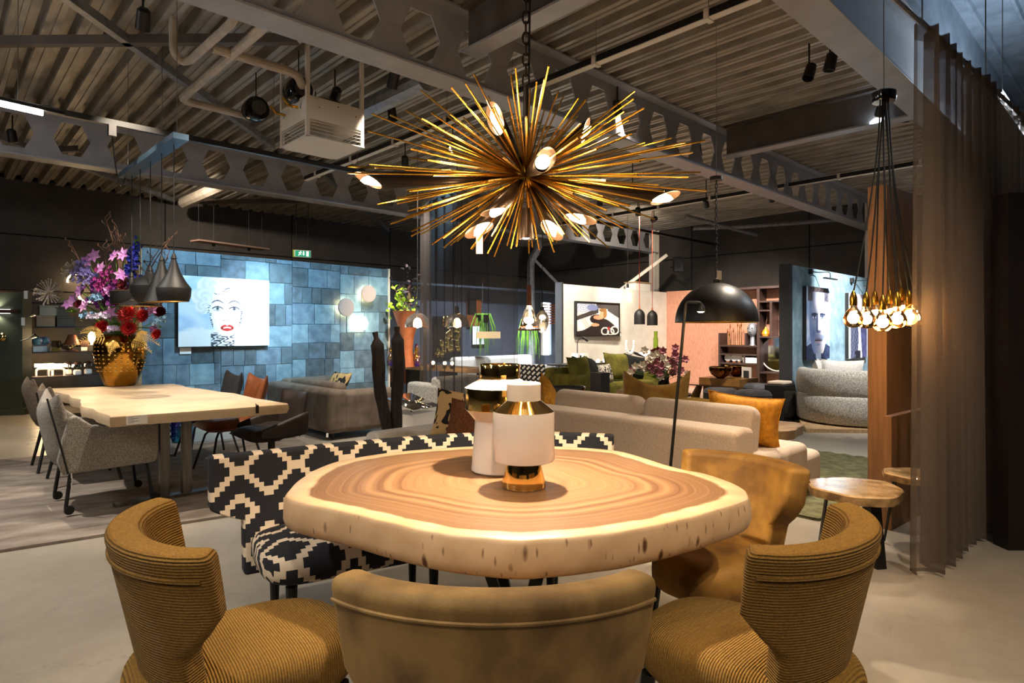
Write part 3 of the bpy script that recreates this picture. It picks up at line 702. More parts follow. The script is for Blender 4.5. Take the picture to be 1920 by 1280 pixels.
m = MB(); uvl = []; nn = 28
prs = [(.02,.3),(.02,.44),(.05,.475),(.2,.485),(.38,.48),(.5,.465),(.545,.43),(.55,.36),(.53,.31),(.3,.3)]
for i in range(nn):
    s = (-1+2*i/(nn-1))*.86; p = Vector(pa(s)); nr = pa.nrm(s)
    e = 1-abs(s/.86)**14
    for (dd, z) in prs:
        q = p+nr*(.06+dd*.86*(.9+.1*e)); m.v.append((q.x,q.y,.39+(z-.39)*(.55+.45*e))); uvl.append((pa.arc(s), dd*1.1+z*.5))
k = len(prs)
for i in range(nn-1):
    for j in range(k): m.f.append((i*k+j,(i+1)*k+j,(i+1)*k+(j+1)%k,i*k+(j+1)%k))
m.f.append(tuple(range(k))); m.f.append(tuple((nn-1)*k+j for j in range(k-1,-1,-1))); m.uvs = uvl
m.build('seat', M['ikat'], t, sm=180, sub=1)
for s in (-.75,-.1,.7):
    for dd in (.12,.45):
        q = Vector(pa(s))+pa.nrm(s)*dd; m = MB(); m.tube([(q.x,q.y,.31),(q.x,q.y,0)], [.024,.015], 10); m.build('leg', M['black'], t)
# ---- vases
t = thing('tall_vase', 'taller white and gold ceramic vase with a wide gold band', 'vase', (-.052,2.6,.76))
def lath(name, prof, mat, t, n=40, dz=0, sm=40):
    m = MB(); m.lathe([(r,z-dz) for r,z in prof], n, cap=False); return m.build(name, mat, t, sm=sm)
lath('stem', [(0,.762),(.116,.762),(.121,.768),(.112,.87),(.105,.975),(.147,1.022)], M['ceramic'], t, dz=.76)
lath('gold_band', [(.147,1.022),(.1475,1.024),(.1475,1.11),(.147,1.112)], M['gold'], t, dz=.76)
lath('shoulder', [(.147,1.112),(.09,1.145),(.086,1.149)], M['ceramic'], t, dz=.76)
lath('gold_neck', [(.086,1.149),(.0865,1.151),(.0865,1.205),(.083,1.21),(.078,1.205),(.078,1.1),(0,1.1)], M['gold'], t, dz=.76)
t = thing('short_vase', 'shorter white vase on a conical gold foot, in front', 'vase', (.044,2.33,.76))
lath('gold_foot', [(0,.762),(.083,.762),(.085,.768),(.062,.86),(.05,.862)], M['gold'], t, dz=.76)
lath('body', [(.05,.862),(.114,.862),(.117,.867),(.117,1.045),(.1165,1.047)], M['ceramic'], t, dz=.76)
lath('gold_shoulder', [(.1165,1.047),(.066,1.087),(.065,1.088)], M['gold'], t, dz=.76)
lath('neck', [(.065,1.088),(.0655,1.09),(.0655,1.15),(.062,1.154),(.058,1.15),(.058,1.02),(0,1.02)], M['ceramic'], t, dz=.76)
# ---- starburst chandelier
CC = at(986,330,2.45)
t = thing('starburst_chandelier', 'large brass spiked starburst chandelier with black cone lamps', 'chandelier', CC)
rod = MB(); rod.tube([(0,0,.03),(0,0,1)], .0031, 6); rod0 = rod.build('rod', M['brass'], t); rme = rod0.data; bpy.data.objects.remove(rod0)
random.seed(5)
NR = 200
for i in range(NR):
    zc = 1-2*(i+.5)/NR; ph = i*2.39996+random.uniform(-.15,.15); rr = math.sqrt(1-zc*zc)
    d = Vector((rr*math.cos(ph), rr*math.sin(ph), zc*.62+random.uniform(-.05,.05))).normalized()
    # ellipsoidal envelope
    e = 1/math.sqrt((d.x**2+d.y**2)/.70**2 + d.z**2/.315**2)
    ln = e*random.choice((1,1,.95,.9,.8,.7,1.03,.85))
    o = bpy.data.objects.new('rod', rme); C.objects.link(o); o.parent = t
    o.rotation_mode = 'QUATERNION'; o.rotation_quaternion = Vector((0,0,1)).rotation_difference(d); o.scale = (1,1,ln)
m = MB(); m.ball((0,0,0), .055, 20, 12); m.build('hub', M['brass'], t)
m = MB(); m.tube([(0,0,.05),(0,0,.36)], .011, 10); m.build('stem', M['bronze_cone'], t)
cones = [((928,222),2.32),((1098,245),2.5),((1022,300),2.05),((690,338),2.42),((1248,371),2.4),((927,398),2.25),((898,432),2.45),((1088,411),2.3),((1035,432),2.5),((905,290),2.8),((850,280),2.72)]
for (px, py), Y in cones:
    e = at(px, py, Y)-CC; d = e.normalized(); ln = e.length
    Mq = Vector((0,0,1)).rotation_difference(d).to_matrix().to_4x4()
    nn = 20; vs = []; fs = []
    # local axis toward the outward-down side for the slanted mouth
    Mi = Mq.inverted(); dn = (Mi @ Vector((0,-.5,-1,))); dn.z = 0; dn = dn.normalized() if dn.length > 1e-3 else Vector((1,0,0))
    for (r, z) in ((.012,.05),(.026,ln*.55),(.034,ln)):
        for j in range(nn):
            a = 2*math.pi*j/nn; x, y = r*math.cos(a), r*math.sin(a); sl = 0
            if z == ln: sl = -(x*dn.x+y*dn.y)/r*.055
            vs.append(Vector((x,y,z+sl)))
    for i in range(2):
        for j in range(nn): fs.append((i*nn+j,i*nn+(j+1)%nn,(i+1)*nn+(j+1)%nn,(i+1)*nn+j))
    m = MB(); m.add(vs, fs, Mq); c_ = m.build('cone', M['bronze_cone'], t, solid=.002)
    m = MB(); m.lathe([(0,ln-.09),(.018,ln-.085),(.024,ln-.05),(.022,ln-.02),(.013,ln+.015),(0,ln+.03)], 14, Mq); m.build('bulb', M['bulb'], c_)
    light('POINT', CC+d*(ln+.055), 5.2, WARM, t, .025)
m = MB(); m.lathe([(.0,-.14),(.02,-.13),(.032,-.24),(.032,-.25),(.028,-.25),(.024,-.22),(0,-.22)], 18, cap=False); m.build('downlight', M['bronze_cone'], t)
m = MB(); m.ball((0,0,-.232), .02, 10, 8); m.build('downlight_bulb', P('white bulb','ffffff',emit=(1,.95,.88),es=40), t)
light('SPOT', CC+Vector((0,0,-.26)), 250, (1,.86,.66), t, .02, CC+Vector((0,0,-2)), 112, 1)
# chain to the roof
lk = MB(); pts = []
for k in range(13):
    a = 2*math.pi*k/12; pts.append((math.cos(a)*.013, 0, math.sin(a)*.026))
lk.tube(pts, .0042, 6, cap=False); l0 = lk.build('chain_link', M['bronze_cone'], t); z = .38; k = 0
l0.location = (0,0,z)
while z < ZD-CC.z-.02:
    z += .042; k += 1
    o = l0.copy(); C.objects.link(o); o.location = (0,0,z); o.rotation_euler = (0,0,(k%2)*math.pi/2)
m = MB(); m.tube([(.012,0,.36),(.02,.01,1.0),(.012,0,ZD-CC.z)], .004, 6); m.build('power_cable', M['cord'], t)
# price tag on the chandelier
m = MB(); m.box(-.013,.013,-.001,.001,-.075,0, Matrix.Translation(at(899,440,2.42)-CC)); m.build('price_tag', M['white'], t)
# ================================================================== LEFT ZONE: rug, live-edge table, chairs, bouquet, pendants, feature wall
def pillow(w, h, t, n=13, pinch=.12):
    m = MB()
    for sgn in (1,-1):
        def fn(a, b):
            x, y = 2*a-1, 2*b-1
            th = max(0,(1-x**4)*(1-y**4))**.5
            kx = 1-pinch*(1-abs(y)**2)*abs(x)**3*0+.0; q = 1-pinch*(1-y*y)*.6; p = 1-pinch*(1-x*x)*.6
            return (x*w/2*q, sgn*t/2*th, y*h/2*p)
        m.grid(fn, n, n)
    return m
def rbox(name, x0,x1,y0,y1,z0,z1, mat, t, b=.04, seg=3, M_=None):
    m = MB(); m.box(x0,x1,y0,y1,z0,z1,M_); return m.build(name, mat, t, bevel=b, bseg=seg)
def legs4(t, w, d, h, mat, r=.014, splay=1.15, r2=None):
    for sx in (-1,1):
        for sy in (-1,1):
            m = MB(); m.tube([(sx*w,sy*d,h),(sx*w*splay,sy*d*splay,0)], [r, r2 or r*.8], 8); m.build('leg', mat, t)
def price_card(px, py, Y, w, h, rz, label):
    t = thing('price_card', label, 'price card', at(px,py,Y), rz, 'white price cards')
    m = MB(); m.box(-w/2,w/2,-.001,.001,-h/2,h/2); m.build('card', M['white'], t)
    for k in range(5):
        q = MB(); q.box(-w*.42,-w*.42+w*(.5 if k%2 else .28),-.0016,-.001,h*(.32-k*.16),h*(.36-k*.16)); q.build('printed_line', M['tagprint'], t)
    return t
# ---- rug
ra = math.atan2(.56,.83)
t = MB(); L_, W_ = 5.3, 3.4
t.grid(lambda a,b: (a*L_, b*W_, .018+.004*math.sin(a*37)*math.sin(b*29)), 60, 40)
t.grid(lambda a,b: (a*L_, 0, b*.018), 60, 2); t.grid(lambda a,b: (a*L_, W_, b*.018), 60, 2); t.grid(lambda a,b: (0, a*W_, b*.018), 40, 2); t.grid(lambda a,b: (L_, a*W_, b*.018), 40, 2)
tag(t.build('area_rug', M['rug'], loc=Vector((-1.75,4.66,.001))-Vector((.83,.56,0))*4.4, rz=ra), 'large grey silky rug under the rectangular live-edge table', 'rug')
# ---- rectangular live-edge table
cn = [fl(206,780,.76), fl(540.6,756,.76), fl(324,719,.76), fl(93.4,728,.76)]
random.seed(3)
def edge(a, b, n, amp, ph):
    out = []; d = (b-a); nr = Vector((-d.y,d.x,0)).normalized()
    for k in range(n):
        s = k/n; out.append(a+d*s+nr*amp*(math.sin(s*9+ph)+.5*math.sin(s*23+ph*2)+.3*math.sin(s*41))*(min(1,s*6)*min(1,(1-s)*6)))
    return out
oc = (cn[0]+cn[2])/2; oc.z = 0
ol = edge(cn[0],cn[1],10,.004,0)+edge(cn[1],cn[2],26,.022,1.0)+edge(cn[2],cn[3],10,.02,2)+edge(cn[3],cn[0],30,.03,4)
ol = [Vector((p.x-oc.x,p.y-oc.y)) for p in ol]
t = thing('live_edge_table', 'long pale live-edge slab table under the black pendants', 'table', oc)
m = MB(); n = len(ol)
slabp = P('pale suar slab','b49a78','cdb898',3.2,7,rough=.4,bump=.1,bs=20,stretch=(1.2,1.2,1), lo=.3, hi=.7)
for s, z in ((0,.76),(.5,.76),(.992,.76),(1,.752),(1.004,.715),(.99,.68),(.97,.676)):
    for k, p in enumerate(ol): m.v.append((p.x*max(s,.001), p.y*max(s,.001), z))
for i in range(6):
    for k in range(n): m.f.append((i*n+k,(i+1)*n+k,(i+1)*n+(k+1)%n,i*n+(k+1)%n))
m.f.append(tuple(6*n+k for k in range(n))); m.build('tabletop', slabp, t, sm=40)
# crack in the end of the slab
c0 = fl(477,758,.76); 
m = MB(); e = (cn[1]-cn[0]).normalized(); q = cn[0]+e*(.80*(cn[1]-cn[0]).length)-oc; nrm_ = Vector((e.y,-e.x,0))
m.prism([( (q+nrm_*.008-e*.012).x,(q+nrm_*.008-e*.012).y),((q+nrm_*.008+e*.012).x,(q+nrm_*.008+e*.012).y),((q-nrm_*.16+e*.03).x,(q-nrm_*.16+e*.03).y)], .70, .7615); m.build('crack', P('crack','2a1a0e',rough=.9), t)
dv = V
for s0 in (.5, 2.3):
    base = (cn[0]+cn[1])/2+dv*s0-oc
    for off in (-.16,.0):
        b = base+U*(off-.0)
        m = MB(); m.box(-.035,.035,-.03,.03,.04,.68, Matrix.Translation((b.x,b.y,0)) @ Matrix.Rotation(ANG,4,'Z')); m.build('leg', M['steel'], t, bevel=.004)
    m = MB(); m.box(-.5,.36,-.045,.045,.022,.045, Matrix.Translation((base.x,base.y,0)) @ Matrix.Rotation(ANG,4,'Z')); m.build('foot_plate', M['steel'], t)
eA = (cn[1]-cn[0]).normalized(); pc = cn[0]+eA*.16+Vector((eA.y,-eA.x,0))*.012
t = price_card(237,790,4.33,.13,.062, math.atan2(eA.y,eA.x), 'white price card stuck to the end of the pale slab table'); t.location = (pc.x,pc.y,.722)
# ---- armchair in boucle
def letters(txt):
    """flat strokes for the initials printed on the shop tags, in a 1 x 1 cell"""
    return [[(0,0),(.1,0),(.1,1),(0,1)],[(.1,.85),(.36,.85),(.36,1),(.1,1)],[(.1,.4),(.36,.4),(.36,.55),(.1,.55)],[(.3,.5),(.4,.5),(.4,.9),(.3,.9)],
            [(.5,1),(.6,1),(.68,0),(.6,0)],[(.6,0),(.68,0),(.78,.8),(.72,.8)],[(.72,.8),(.78,.8),(.9,0),(.82,0)],[(.82,0),(.9,0),(1,1),(.92,1)]]
def hang_tag(parent, p, w=.035, h=.075, mark=False):
    m = MB(); m.box(-w/2,w/2,-.001,.001,-h,0, Matrix.Translation(p)); o = m.build('hang_tag', M['white'], parent)
    if mark:
        for pl in letters('PW'):
            k_ = w*.26; g = MB(); n_ = len(pl); g.add([(p[0]+(x-.5)*k_*2, p[1]-.0032, p[2]-h*.5+(y-.5)*k_) for x,y in pl], [tuple(range(n_))]); g.build('tag_letter', M['white'], o, sm=0)
        q = MB(); q.lathe([(0,0),(w*.4,0),(w*.4,.0008),(0,.0008)], 16, Matrix.Translation(Vector(p)+Vector((0,-.0015,-h*.5))) @ Matrix.Rotation(R(90),4,'X')); q.build('tag_roundel', M['tagprint'], o)
    return o
t = thing('boucle_armchair', 'pale grey boucle armchair with black piping and castors at the table corner', 'armchair', (-3.19,4.80,.0235), ANG-math.pi/2)
# local: faces +y; width x
rbox('seat', -.24,.24,-.2,.3,.33,.47, M['boucle'], t, .05, 4)
for sx in (-1,1):
    m = MB()
    out = [(-.3,.30),(.28,.31),(.31,.34),(.31,.60),(.27,.625),(-.12,.635),(-.22,.72),(-.27,.70),(-.33,.4)]
    vs = [(sx*.25,y,z) for y,z in out]+[(sx*.325,y,z) for y,z in out]; n = len(out)
    m.add(vs, [tuple(range(n)), tuple(range(2*n-1,n-1,-1))]+[(k,(k+1)%n,n+(k+1)%n,n+k) for k in range(n)]); m.build('armrest', M['boucle'], t, bevel=.025, bseg=3)
def backpanel(t, mat, w, z0, z1, y0, th, dip=.03, rake=.12, name='backrest', ear=.04, nx=11, nz=8):
    m = MB()
    for sgn in (0,1):
        def fn(a,b):
            x = 2*a-1; z = z0+(z1-z0)*b; ww = w*(1-.10*(1-b))
            zt = z+(ear*abs(x)**3-dip*(1-x*x))*b
            edge_ = (max(0,1-abs(x)**5))**.5*(max(0,1-abs(2*b-1)**8))**.5
            y = y0-rake*b+ .05*abs(x)**2 + (sgn-.5)*th*(.15+.85*edge_)
            return (x*ww, y, zt)
        m.grid(fn, nx, nz)
    # close the rim
    N_ = nx*nz; rim = [i*nz for i in range(nx)]+[(nx-1)*nz+j for j in range(1,nz)]+[i*nz+nz-1 for i in range(nx-2,-1,-1)]+[j for j in range(nz-2,0,-1)]
    for k in range(len(rim)): a, b = rim[k], rim[(k+1)%len(rim)]; m.f.append((a,b,N_+b,N_+a))
    return m.build(name, mat, t, sm=60, sub=1)
backpanel(t, M['boucle'], .31, .30, .86, -.27, .13, dip=.05, rake=.1)
m = MB(); m.tube([(-.335+.0,-.27,.31),(-.338,-.31,.5),(-.335,-.36,.72),(-.30,-.385,.85)], .007, 6); m.build('piping', M['black'], t)
m = MB(); m.tube([(.335,-.27,.31),(.338,-.31,.5),(.335,-.36,.72),(.30,-.385,.85)], .007, 6); m.build('piping', M['black'], t)
for sx in (-1,1):
    for sy in (-1,1):
        m = MB(); m.tube([(sx*.24,sy*.24,.32),(sx*.27,sy*.27,.09),(sx*.275,sy*.275,.05)], .013, 8); l_ = m.build('leg', M['black'], t)
        m = MB(); m.lathe([(0,-.016),(.03,-.016),(.034,0),(.03,.016),(0,.016)], 14, Matrix.Translation((sx*.275,sy*.275+.02,.036)) @ Matrix.Rotation(R(90),4,'Y')); m.build('castor', M['black'], l_)
hang_tag(t, (.335,-.25,.31), .045, .1, True)
# ---- side chairs
def side_chair(label, mat, loc, rz, w=.25, zt=.84, base='splay', ear=.035, arms=False, rake=.12):
    t = thing('dining_chair', label, 'chair', loc, rz, 'chairs at the live-edge table')
    backpanel(t, mat, w, .40, zt, -.2, .09, dip=.02, rake=rake, ear=ear)
    m = MB()
    for sgn in (0,1):
        def fn(a,b):
            x, y = 2*a-1, 2*b-1; e = max(0,1-abs(x)**4)**.5*max(0,1-abs(y)**4)**.5
            return (x*w*1.0, .02+y*.25, .42+(sgn-.35)*.12*e+.03*x*x*(y<0))
        m.grid(fn, 11, 11)
    m.build('seat', mat, t, sm=60)
    if arms:
        for sx in (-1,1):
            m = MB(); m.grid(lambda a,b: (sx*(w*.95+.03*b), -.22+a*.42, .42+b*(.22-.14*a)), 6, 5); m.build('armrest', mat, t, solid=.05, sub=1)
    if base == 'splay': legs4(t, .16, .16, .40, M['black'], .016, 1.5)
    elif base == 'bent':
        for sx in (-1,1):
            for sy in (-1,1): m = MB(); m.tube([(0,sy*.05,.37),(sx*.12,sy*.14,.37),(sx*.16,sy*.17,.33),(sx*.25,sy*.25,0)], .011, 7); m.build('leg', M['black'], t)
    else:
        m = MB(); m.tube([(0,0,.38),(0,0,.1)], .03, 12); m.build('column', M['black'], t)
        for k in range(4):
            a = k*math.pi/2+.5; m = MB(); m.tube([(0,0,.14),(math.cos(a)*.27,math.sin(a)*.27,.012)], [.018,.011], 8); m.build('leg', M['black'], t)
    return t
zr = .0235
fL = ANG-math.pi/2; fR = ANG+math.pi/2
c = side_chair('brown taupe upholstered chair just behind the boucle armchair', M['taupe'], (-3.84,5.52,zr), fL, .27); hang_tag(c, (-.27,-.24,.42), .05, .1)
side_chair('taupe upholstered chair farthest along the left side of the table', M['taupe'], (-4.40,6.06,zr), fL, .26, zt=.86)
side_chair('dark leather swivel shell chair nearest on the far side of the table', M['dark_leather'], (-2.12,5.42,zr), fR, .27, zt=.80, base='swivel', arms=True, ear=.0, rake=.06)
side_chair('tan brown leather chair in the middle of the far side of the table', M['tan_leather'], (-2.72,5.92,zr), fR, .24, zt=.87, base='bent', ear=.05)
side_chair('slate grey chair at the far end of the far side of the table', M['slate_fabric'], (-3.22,6.5,zr), fR, .24, zt=.86, base='bent', ear=.05)
# ---- iridescent faceted stools behind the table
irid = P('iridescent ceramic','5a3fa0','1f9fb5',6,rough=.12,metal=.8,bump=.0)
for k, (px, py, Y, lb) in enumerate(((297,812,7.35,'iridescent studded stool seen under the table, left'), (342,808,7.5,'iridescent studded stool seen under the table, beside the leg'))):
    c = at(px,py,Y); c.z = 0
    t = thing('studded_stool', lb, 'stool', c, 0, 'iridescent stools')
    m = MB(); m.lathe([(0,0),(.11,0),(.125,.05),(.125,.38),(.11,.42),(0,.42)], 20); m.build('drum', irid, t)
    for i in range(7):
        for j in range(5):
            a = -math.pi/2+(i-3)*.4; q = MB(); q.ball((math.cos(a)*.125,math.sin(a)*.125,.07+j*.07), .016, 6, 4); q.build('stud', irid, t)
# ---- gold studded vase
VB = Vector((-4.2,6.6,.76))
t = thing('studded_vase', 'large gold metallic vase with rows of raised studs on the pale table', 'vase', VB)
goldv = P('antique gold lustre','b5873a','8d6524',5,rough=.14,metal=1)
vp = [(0,.002),(.135,.002),(.15,.02),(.19,.12),(.228,.24),(.248,.36),(.24,.46),(.205,.53),(.16,.555),(.145,.555),(.14,.54),(.18,.5),(0,.35)]
m = MB(); m.lathe(vp, 40, cap=False); m.build('body', goldv, t, sm=60)
sd = MB(); sd.ball((0,0,0), .0105, 6, 4); s0 = sd.build('stud', M['gold'], t)
first = True
for j in range(8):
    z = .17+j*.042; r = [r1+(r2-r1)*(z-z1)/(z2-z1) for (r1,z1),(r2,z2) in zip(vp[2:8],vp[3:9]) if z1 <= z <= z2][0]
    for i in range(26):
        a = 2*math.pi*i/26
        if math.sin(a) > .25: continue
        o = s0 if first else s0.copy()
        if not first: C.objects.link(o)
        first = False; o.location = (r*math.cos(a), r*math.sin(a), z)
# ---- bouquet
bq = thing('flower_bouquet', 'tall bouquet of red dahlias, purple clematis, blue delphinium and twigs in the gold vase', 'flowers', VB+Vector((0,0,.54)))
fm = {k: P('petal '+k, a, b, 9, rough=.6) for k,(a,b) in dict(red=('b3181c','8d0f14'), darkred=('6d0f1c','4d0a14'), pink=('c58fbf','a26bb0'), purple=('8c3f94','6a2c7c'), magenta=('a8378a','84286e'), lilac=('9c93cc','7e76b5'), blue=('2a35a8','1c2580'), sky=('9cc3dd','82aac8'), white=('dcd6e6','c6bcd8'), goldleaf=('c9a85a','a8873f')).items()}
def bpos(px, py, dY=0): 
    return at(px, py, 6.6+dY)-(VB+Vector((0,0,.54)))
def petals(m, c, n, L_, W_, tilt, ph=0, axis=Vector((0,-1,0)), lay=1):
    q = Vector((0,0,1)).rotation_difference(axis).to_matrix().to_4x4()
    for l in range(lay):
        for k in range(n):
            a = 2*math.pi*(k+.5*l)/n+ph; ll = L_*(1-.2*l); tt = tilt+.32*l
            Mx = Matrix.Translation(c) @ q @ Matrix.Rotation(a,4,'Z') @ Matrix.Rotation(-tt,4,'Y')
            m.add([(0,0,0),(ll*.5,W_,.01),(ll,0,.004),(ll*.5,-W_,.01),(ll*.5,0,-.006)], [(0,4,1),(4,2,1),(0,3,4),(3,2,4)], Mx)
random.seed(12)
def flower(name, px, py, kind, r, n, W_, tilt, lay=1, dY=0, ax=None):
    c = bpos(px,py,dY); m = MB(); ax = ax or Vector((random.uniform(-.5,.5),-1,random.uniform(0,.6))).normalized()
    petals(m, c, n, r, W_, tilt, random.random(), ax, lay); f_ = m.build(name, fm[kind], bq, sm=0)
    q = MB(); st = Vector((random.uniform(-.03,.03),random.uniform(-.03,.03),-.05)); q.tube([st, c*.5+Vector((0,.03,.05)), c+Vector((0,.01,0))], .004, 5); q.build('stalk', M['leaf'], f_)
    return f_
for px,py,k,r,dY in ((240,590,'red',.125,-.2),(270,592,'red',.09,-.15),(192,613,'red',.085,-.2),(242,615,'red',.09,-.24),(295,627,'red',.07,-.05),(300,585,'darkred',.075,0),(232,535,'darkred',.09,-.1),(152,548,'darkred',.07,.05),(150,570,'darkred',.06,-.05)):
    flower('dahlia', px,py,k,r,18,.018,.25,4,dY)
for px,py,k,r,dY in ((160,573,'pink',.09,-.15),(208,588,'pink',.09,-.2),(232,477,'pink',.085,-.1),(215,480,'pink',.08,-.05),(178,480,'pink',.085,0),(190,503,'pink',.08,-.1),(163,490,'pink',.07,0),(130,570,'pink',.08,-.05),(228,515,'pink',.08,-.1),(150,545,'pink',.08,-.1),(185,550,'pink',.08,-.15),(138,560,'pink',.06,.05),(285,580,'pink',.07,-.1),(290,615,'pink',.07,0),(205,545,'pink',.07,-.15)):
    flower('clematis', px,py,k,r,6,.024,.15,1,dY)
def cluster(name, px, py, kind, rx, rz_, n, r, dY=0):
    c = bpos(px,py,dY); m = MB()
    for k in range(n):
        d = Vector((random.gauss(0,.5)*rx, random.gauss(0,.4)*rx, random.gauss(0,.5)*rz_)); petals(m, c+d, 5, r, r*.45, .3, random.random()*6, Vector((random.uniform(-.6,.6),-1,random.uniform(-.4,.6))).normalized())
    f_ = m.build(name, fm[kind], bq, sm=0); f_['kind'] = 'stuff'
    q = MB(); q.tube([(random.uniform(-.03,.03),0,-.05), c*.5, c], .004, 5); q.build('stalk', M['leaf'], f_); return f_
for px,py,k,a,b,n,dY in ((200,530,'magenta',.13,.12,46,-.12),(210,545,'purple',.14,.1,40,-.1),(195,565,'purple',.13,.09,36,-.1),(155,508,'lilac',.1,.12,44,0),(170,518,'lilac',.09,.09,30,-.05),(248,500,'blue',.055,.17,60,-.05),(255,470,'blue',.045,.12,30,0),(180,560,'sky',.1,.05,14,-.2),(170,590,'sky',.1,.04,16,-.15),(300,600,'sky',.08,.06,16,-.1),(190,592,'white',.13,.018,26,-.22),(212,616,'white',.05,.014,14,-.25),(225,562,'purple',.08,.06,24,-.15),(280,570,'magenta',.08,.05,18,0),(265,545,'purple',.1,.07,26,.1),(180,535,'purple',.1,.08,26,-.05)):
    cluster('flower_cluster', px,py,k,a,b,n,.03,dY)
# delphinium tip
m = MB()
for k in range(26):
    c = bpos(256+random.gauss(0,4), 440+random.random()*45, 0); m.ball(c, .012, 5, 4)
m.build('flower_buds', M['leaf'], bq)['kind'] = 'stuff'
# allium heads
for px,py,r,dY in ((92,548,.15,0),(140,508,.13,.05)):
    c = bpos(px,py,dY); m = MB()
    for k in range(70):
        d = Vector((random.gauss(0,1),random.gauss(0,1),random.gauss(0,1))).normalized(); e = c+d*r*random.uniform(.75,1); m.tube([c,e],.0028,4); m.ball(e,.008,5,3)
    f_ = m.build('allium', P('allium','8f8a52','a79cb5',40,rough=.7), bq, sm=0)
    q = MB(); q.tube([(0,0,-.05),(c*.5)+Vector((0,0,.04)),c],.006,6); q.build('stalk', M['leaf'], f_)
# twigs with buds
for k,(pts) in enumerate(([(220,560),(225,500),(208,440),(197,408)],[(222,560),(228,480),(215,445)],[(222,550),(226,470),(219,424)],[(230,540),(218,480),(192,462)],[(165,530),(145,480),(134,458)],[(215,540),(200,500),(196,470)],[(255,560),(290,490),(322,445)],[(262,560),(300,510),(318,470)],[(260,560),(278,500),(306,458)],[(240,540),(235,470),(226,446)])):
    pp = [bpos(x,y,.08) for x,y in pts]; cv = catmull([tuple(p) for p in pp], 6, closed=False); m = MB()
    m.tube(cv, [.009-.006*i/(len(cv)-1) for i in range(len(cv))], 6)
    for i in range(4, len(cv), 2):
        d = Vector((random.choice((-1,1))*.05, random.uniform(-.03,.03), .06)); m.tube([cv[i],cv[i]+d],.0035,4); m.ball(cv[i]+d,.011,6,5,(.7,.7,1.7))
    m.build('twig', M['twig'], bq)
# gold fern fronds and green leaves
for px,py,ex,ey in ((195,630,132,652),(190,625,150,625),(255,628,300,648),(248,640,285,662),(215,640,205,668),(262,622,275,650)):
    a, b = bpos(px,py,-.25), bpos(ex,ey,-.3); m = MB(); d = (b-a); nseg = 12
    for k in range(nseg):
        s = k/nseg; p = a+d*s; p.z += .03*math.sin(s*3); wl = .07*(1-s)+.01
        pr = Vector((-d.z,0,d.x)).normalized()
        for sg in (-1,1):
            tip = p+pr*sg*wl+d.normalized()*wl*.7; m.add([p, p+d.normalized()*.003+pr*sg*wl*.4, tip, p+d.normalized()*.011+pr*sg*wl*.3], [(0,1,2),(0,2,3)])
    m.tube([a,(a+b)/2+Vector((0,0,.03)),b],.003,4); m.build('fern_frond', fm['goldleaf'], bq, sm=0)
for k in range(34):
    px, py = random.uniform(140,300), random.uniform(560,625); c = bpos(px,py,random.uniform(-.1,.15)); L_ = random.uniform(.08,.14)
    q = Matrix.Translation(c) @ Matrix.Rotation(random.random()*6.3,4,'Z') @ Matrix.Rotation(random.uniform(-1,1),4,'X'); m = MB()
    m.add([(0,0,0),(L_*.4,.03,.008),(L_,0,0),(L_*.4,-.03,.008),(L_*.4,0,-.008)], [(0,4,1),(4,2,1),(0,3,4),(3,2,4)], q); m.build('leaf', M['leaf'], bq, sm=0)
# ---- pendant bar with five black pendants
pm_ = P('matt black spun brass','151312',rough=.55)
gi = P('pendant inside','c9a060',rough=.35,metal=.8)
near, far = at(338,272,5.15), at(236,326,6.45); near.z = far.z = 2.95; d = far-near
t = thing('pendant_bar', 'dark steel ceiling bar carrying the five black pendants', 'pendant canopy', near, math.atan2(d.y,d.x))
m = MB(); m.box(-.02, d.length+.02, -.06, .06, 0, .05); m.build('bar', P('blued steel','4a6175',rough=.35,metal=.6), t)
for s in (.05,.95):
    m = MB(); m.tube([(d.length*s,0,.05),(d.length*s,0,ZD-2.95)], .003, 5); m.build('suspension_wire', M['steel'], t)
shapes = {
 'fat': ([(.118,0),(.132,.05),(.137,.11),(.134,.118),(.095,.17),(.052,.25),(.028,.33),(.018,.365)], 'black urn-shaped pendant lamp with a waist, nearest the exit sign side'),
 'cone':([(.14,0),(.11,.09),(.075,.2),(.035,.31),(.02,.37)], 'tall conical black pendant lamp beside the urn-shaped one'),
 'round':([(.10,0),(.135,.03),(.165,.10),(.165,.16),(.12,.225),(.05,.26),(.02,.30)], 'round ball-shaped black pendant lamp in the middle of the row'),
 'wide':([(.19,0),(.16,.025),(.09,.06),(.045,.12),(.03,.16),(.018,.2)], 'wide trumpet-shaped low black pendant lamp'),
 'drum':([(.185,0),(.19,.01),(.19,.125),(.17,.135),(.05,.14),(.03,.16),(.03,.25),(.018,.28)], 'flat drum-shaped black pendant lamp with a white tag')}
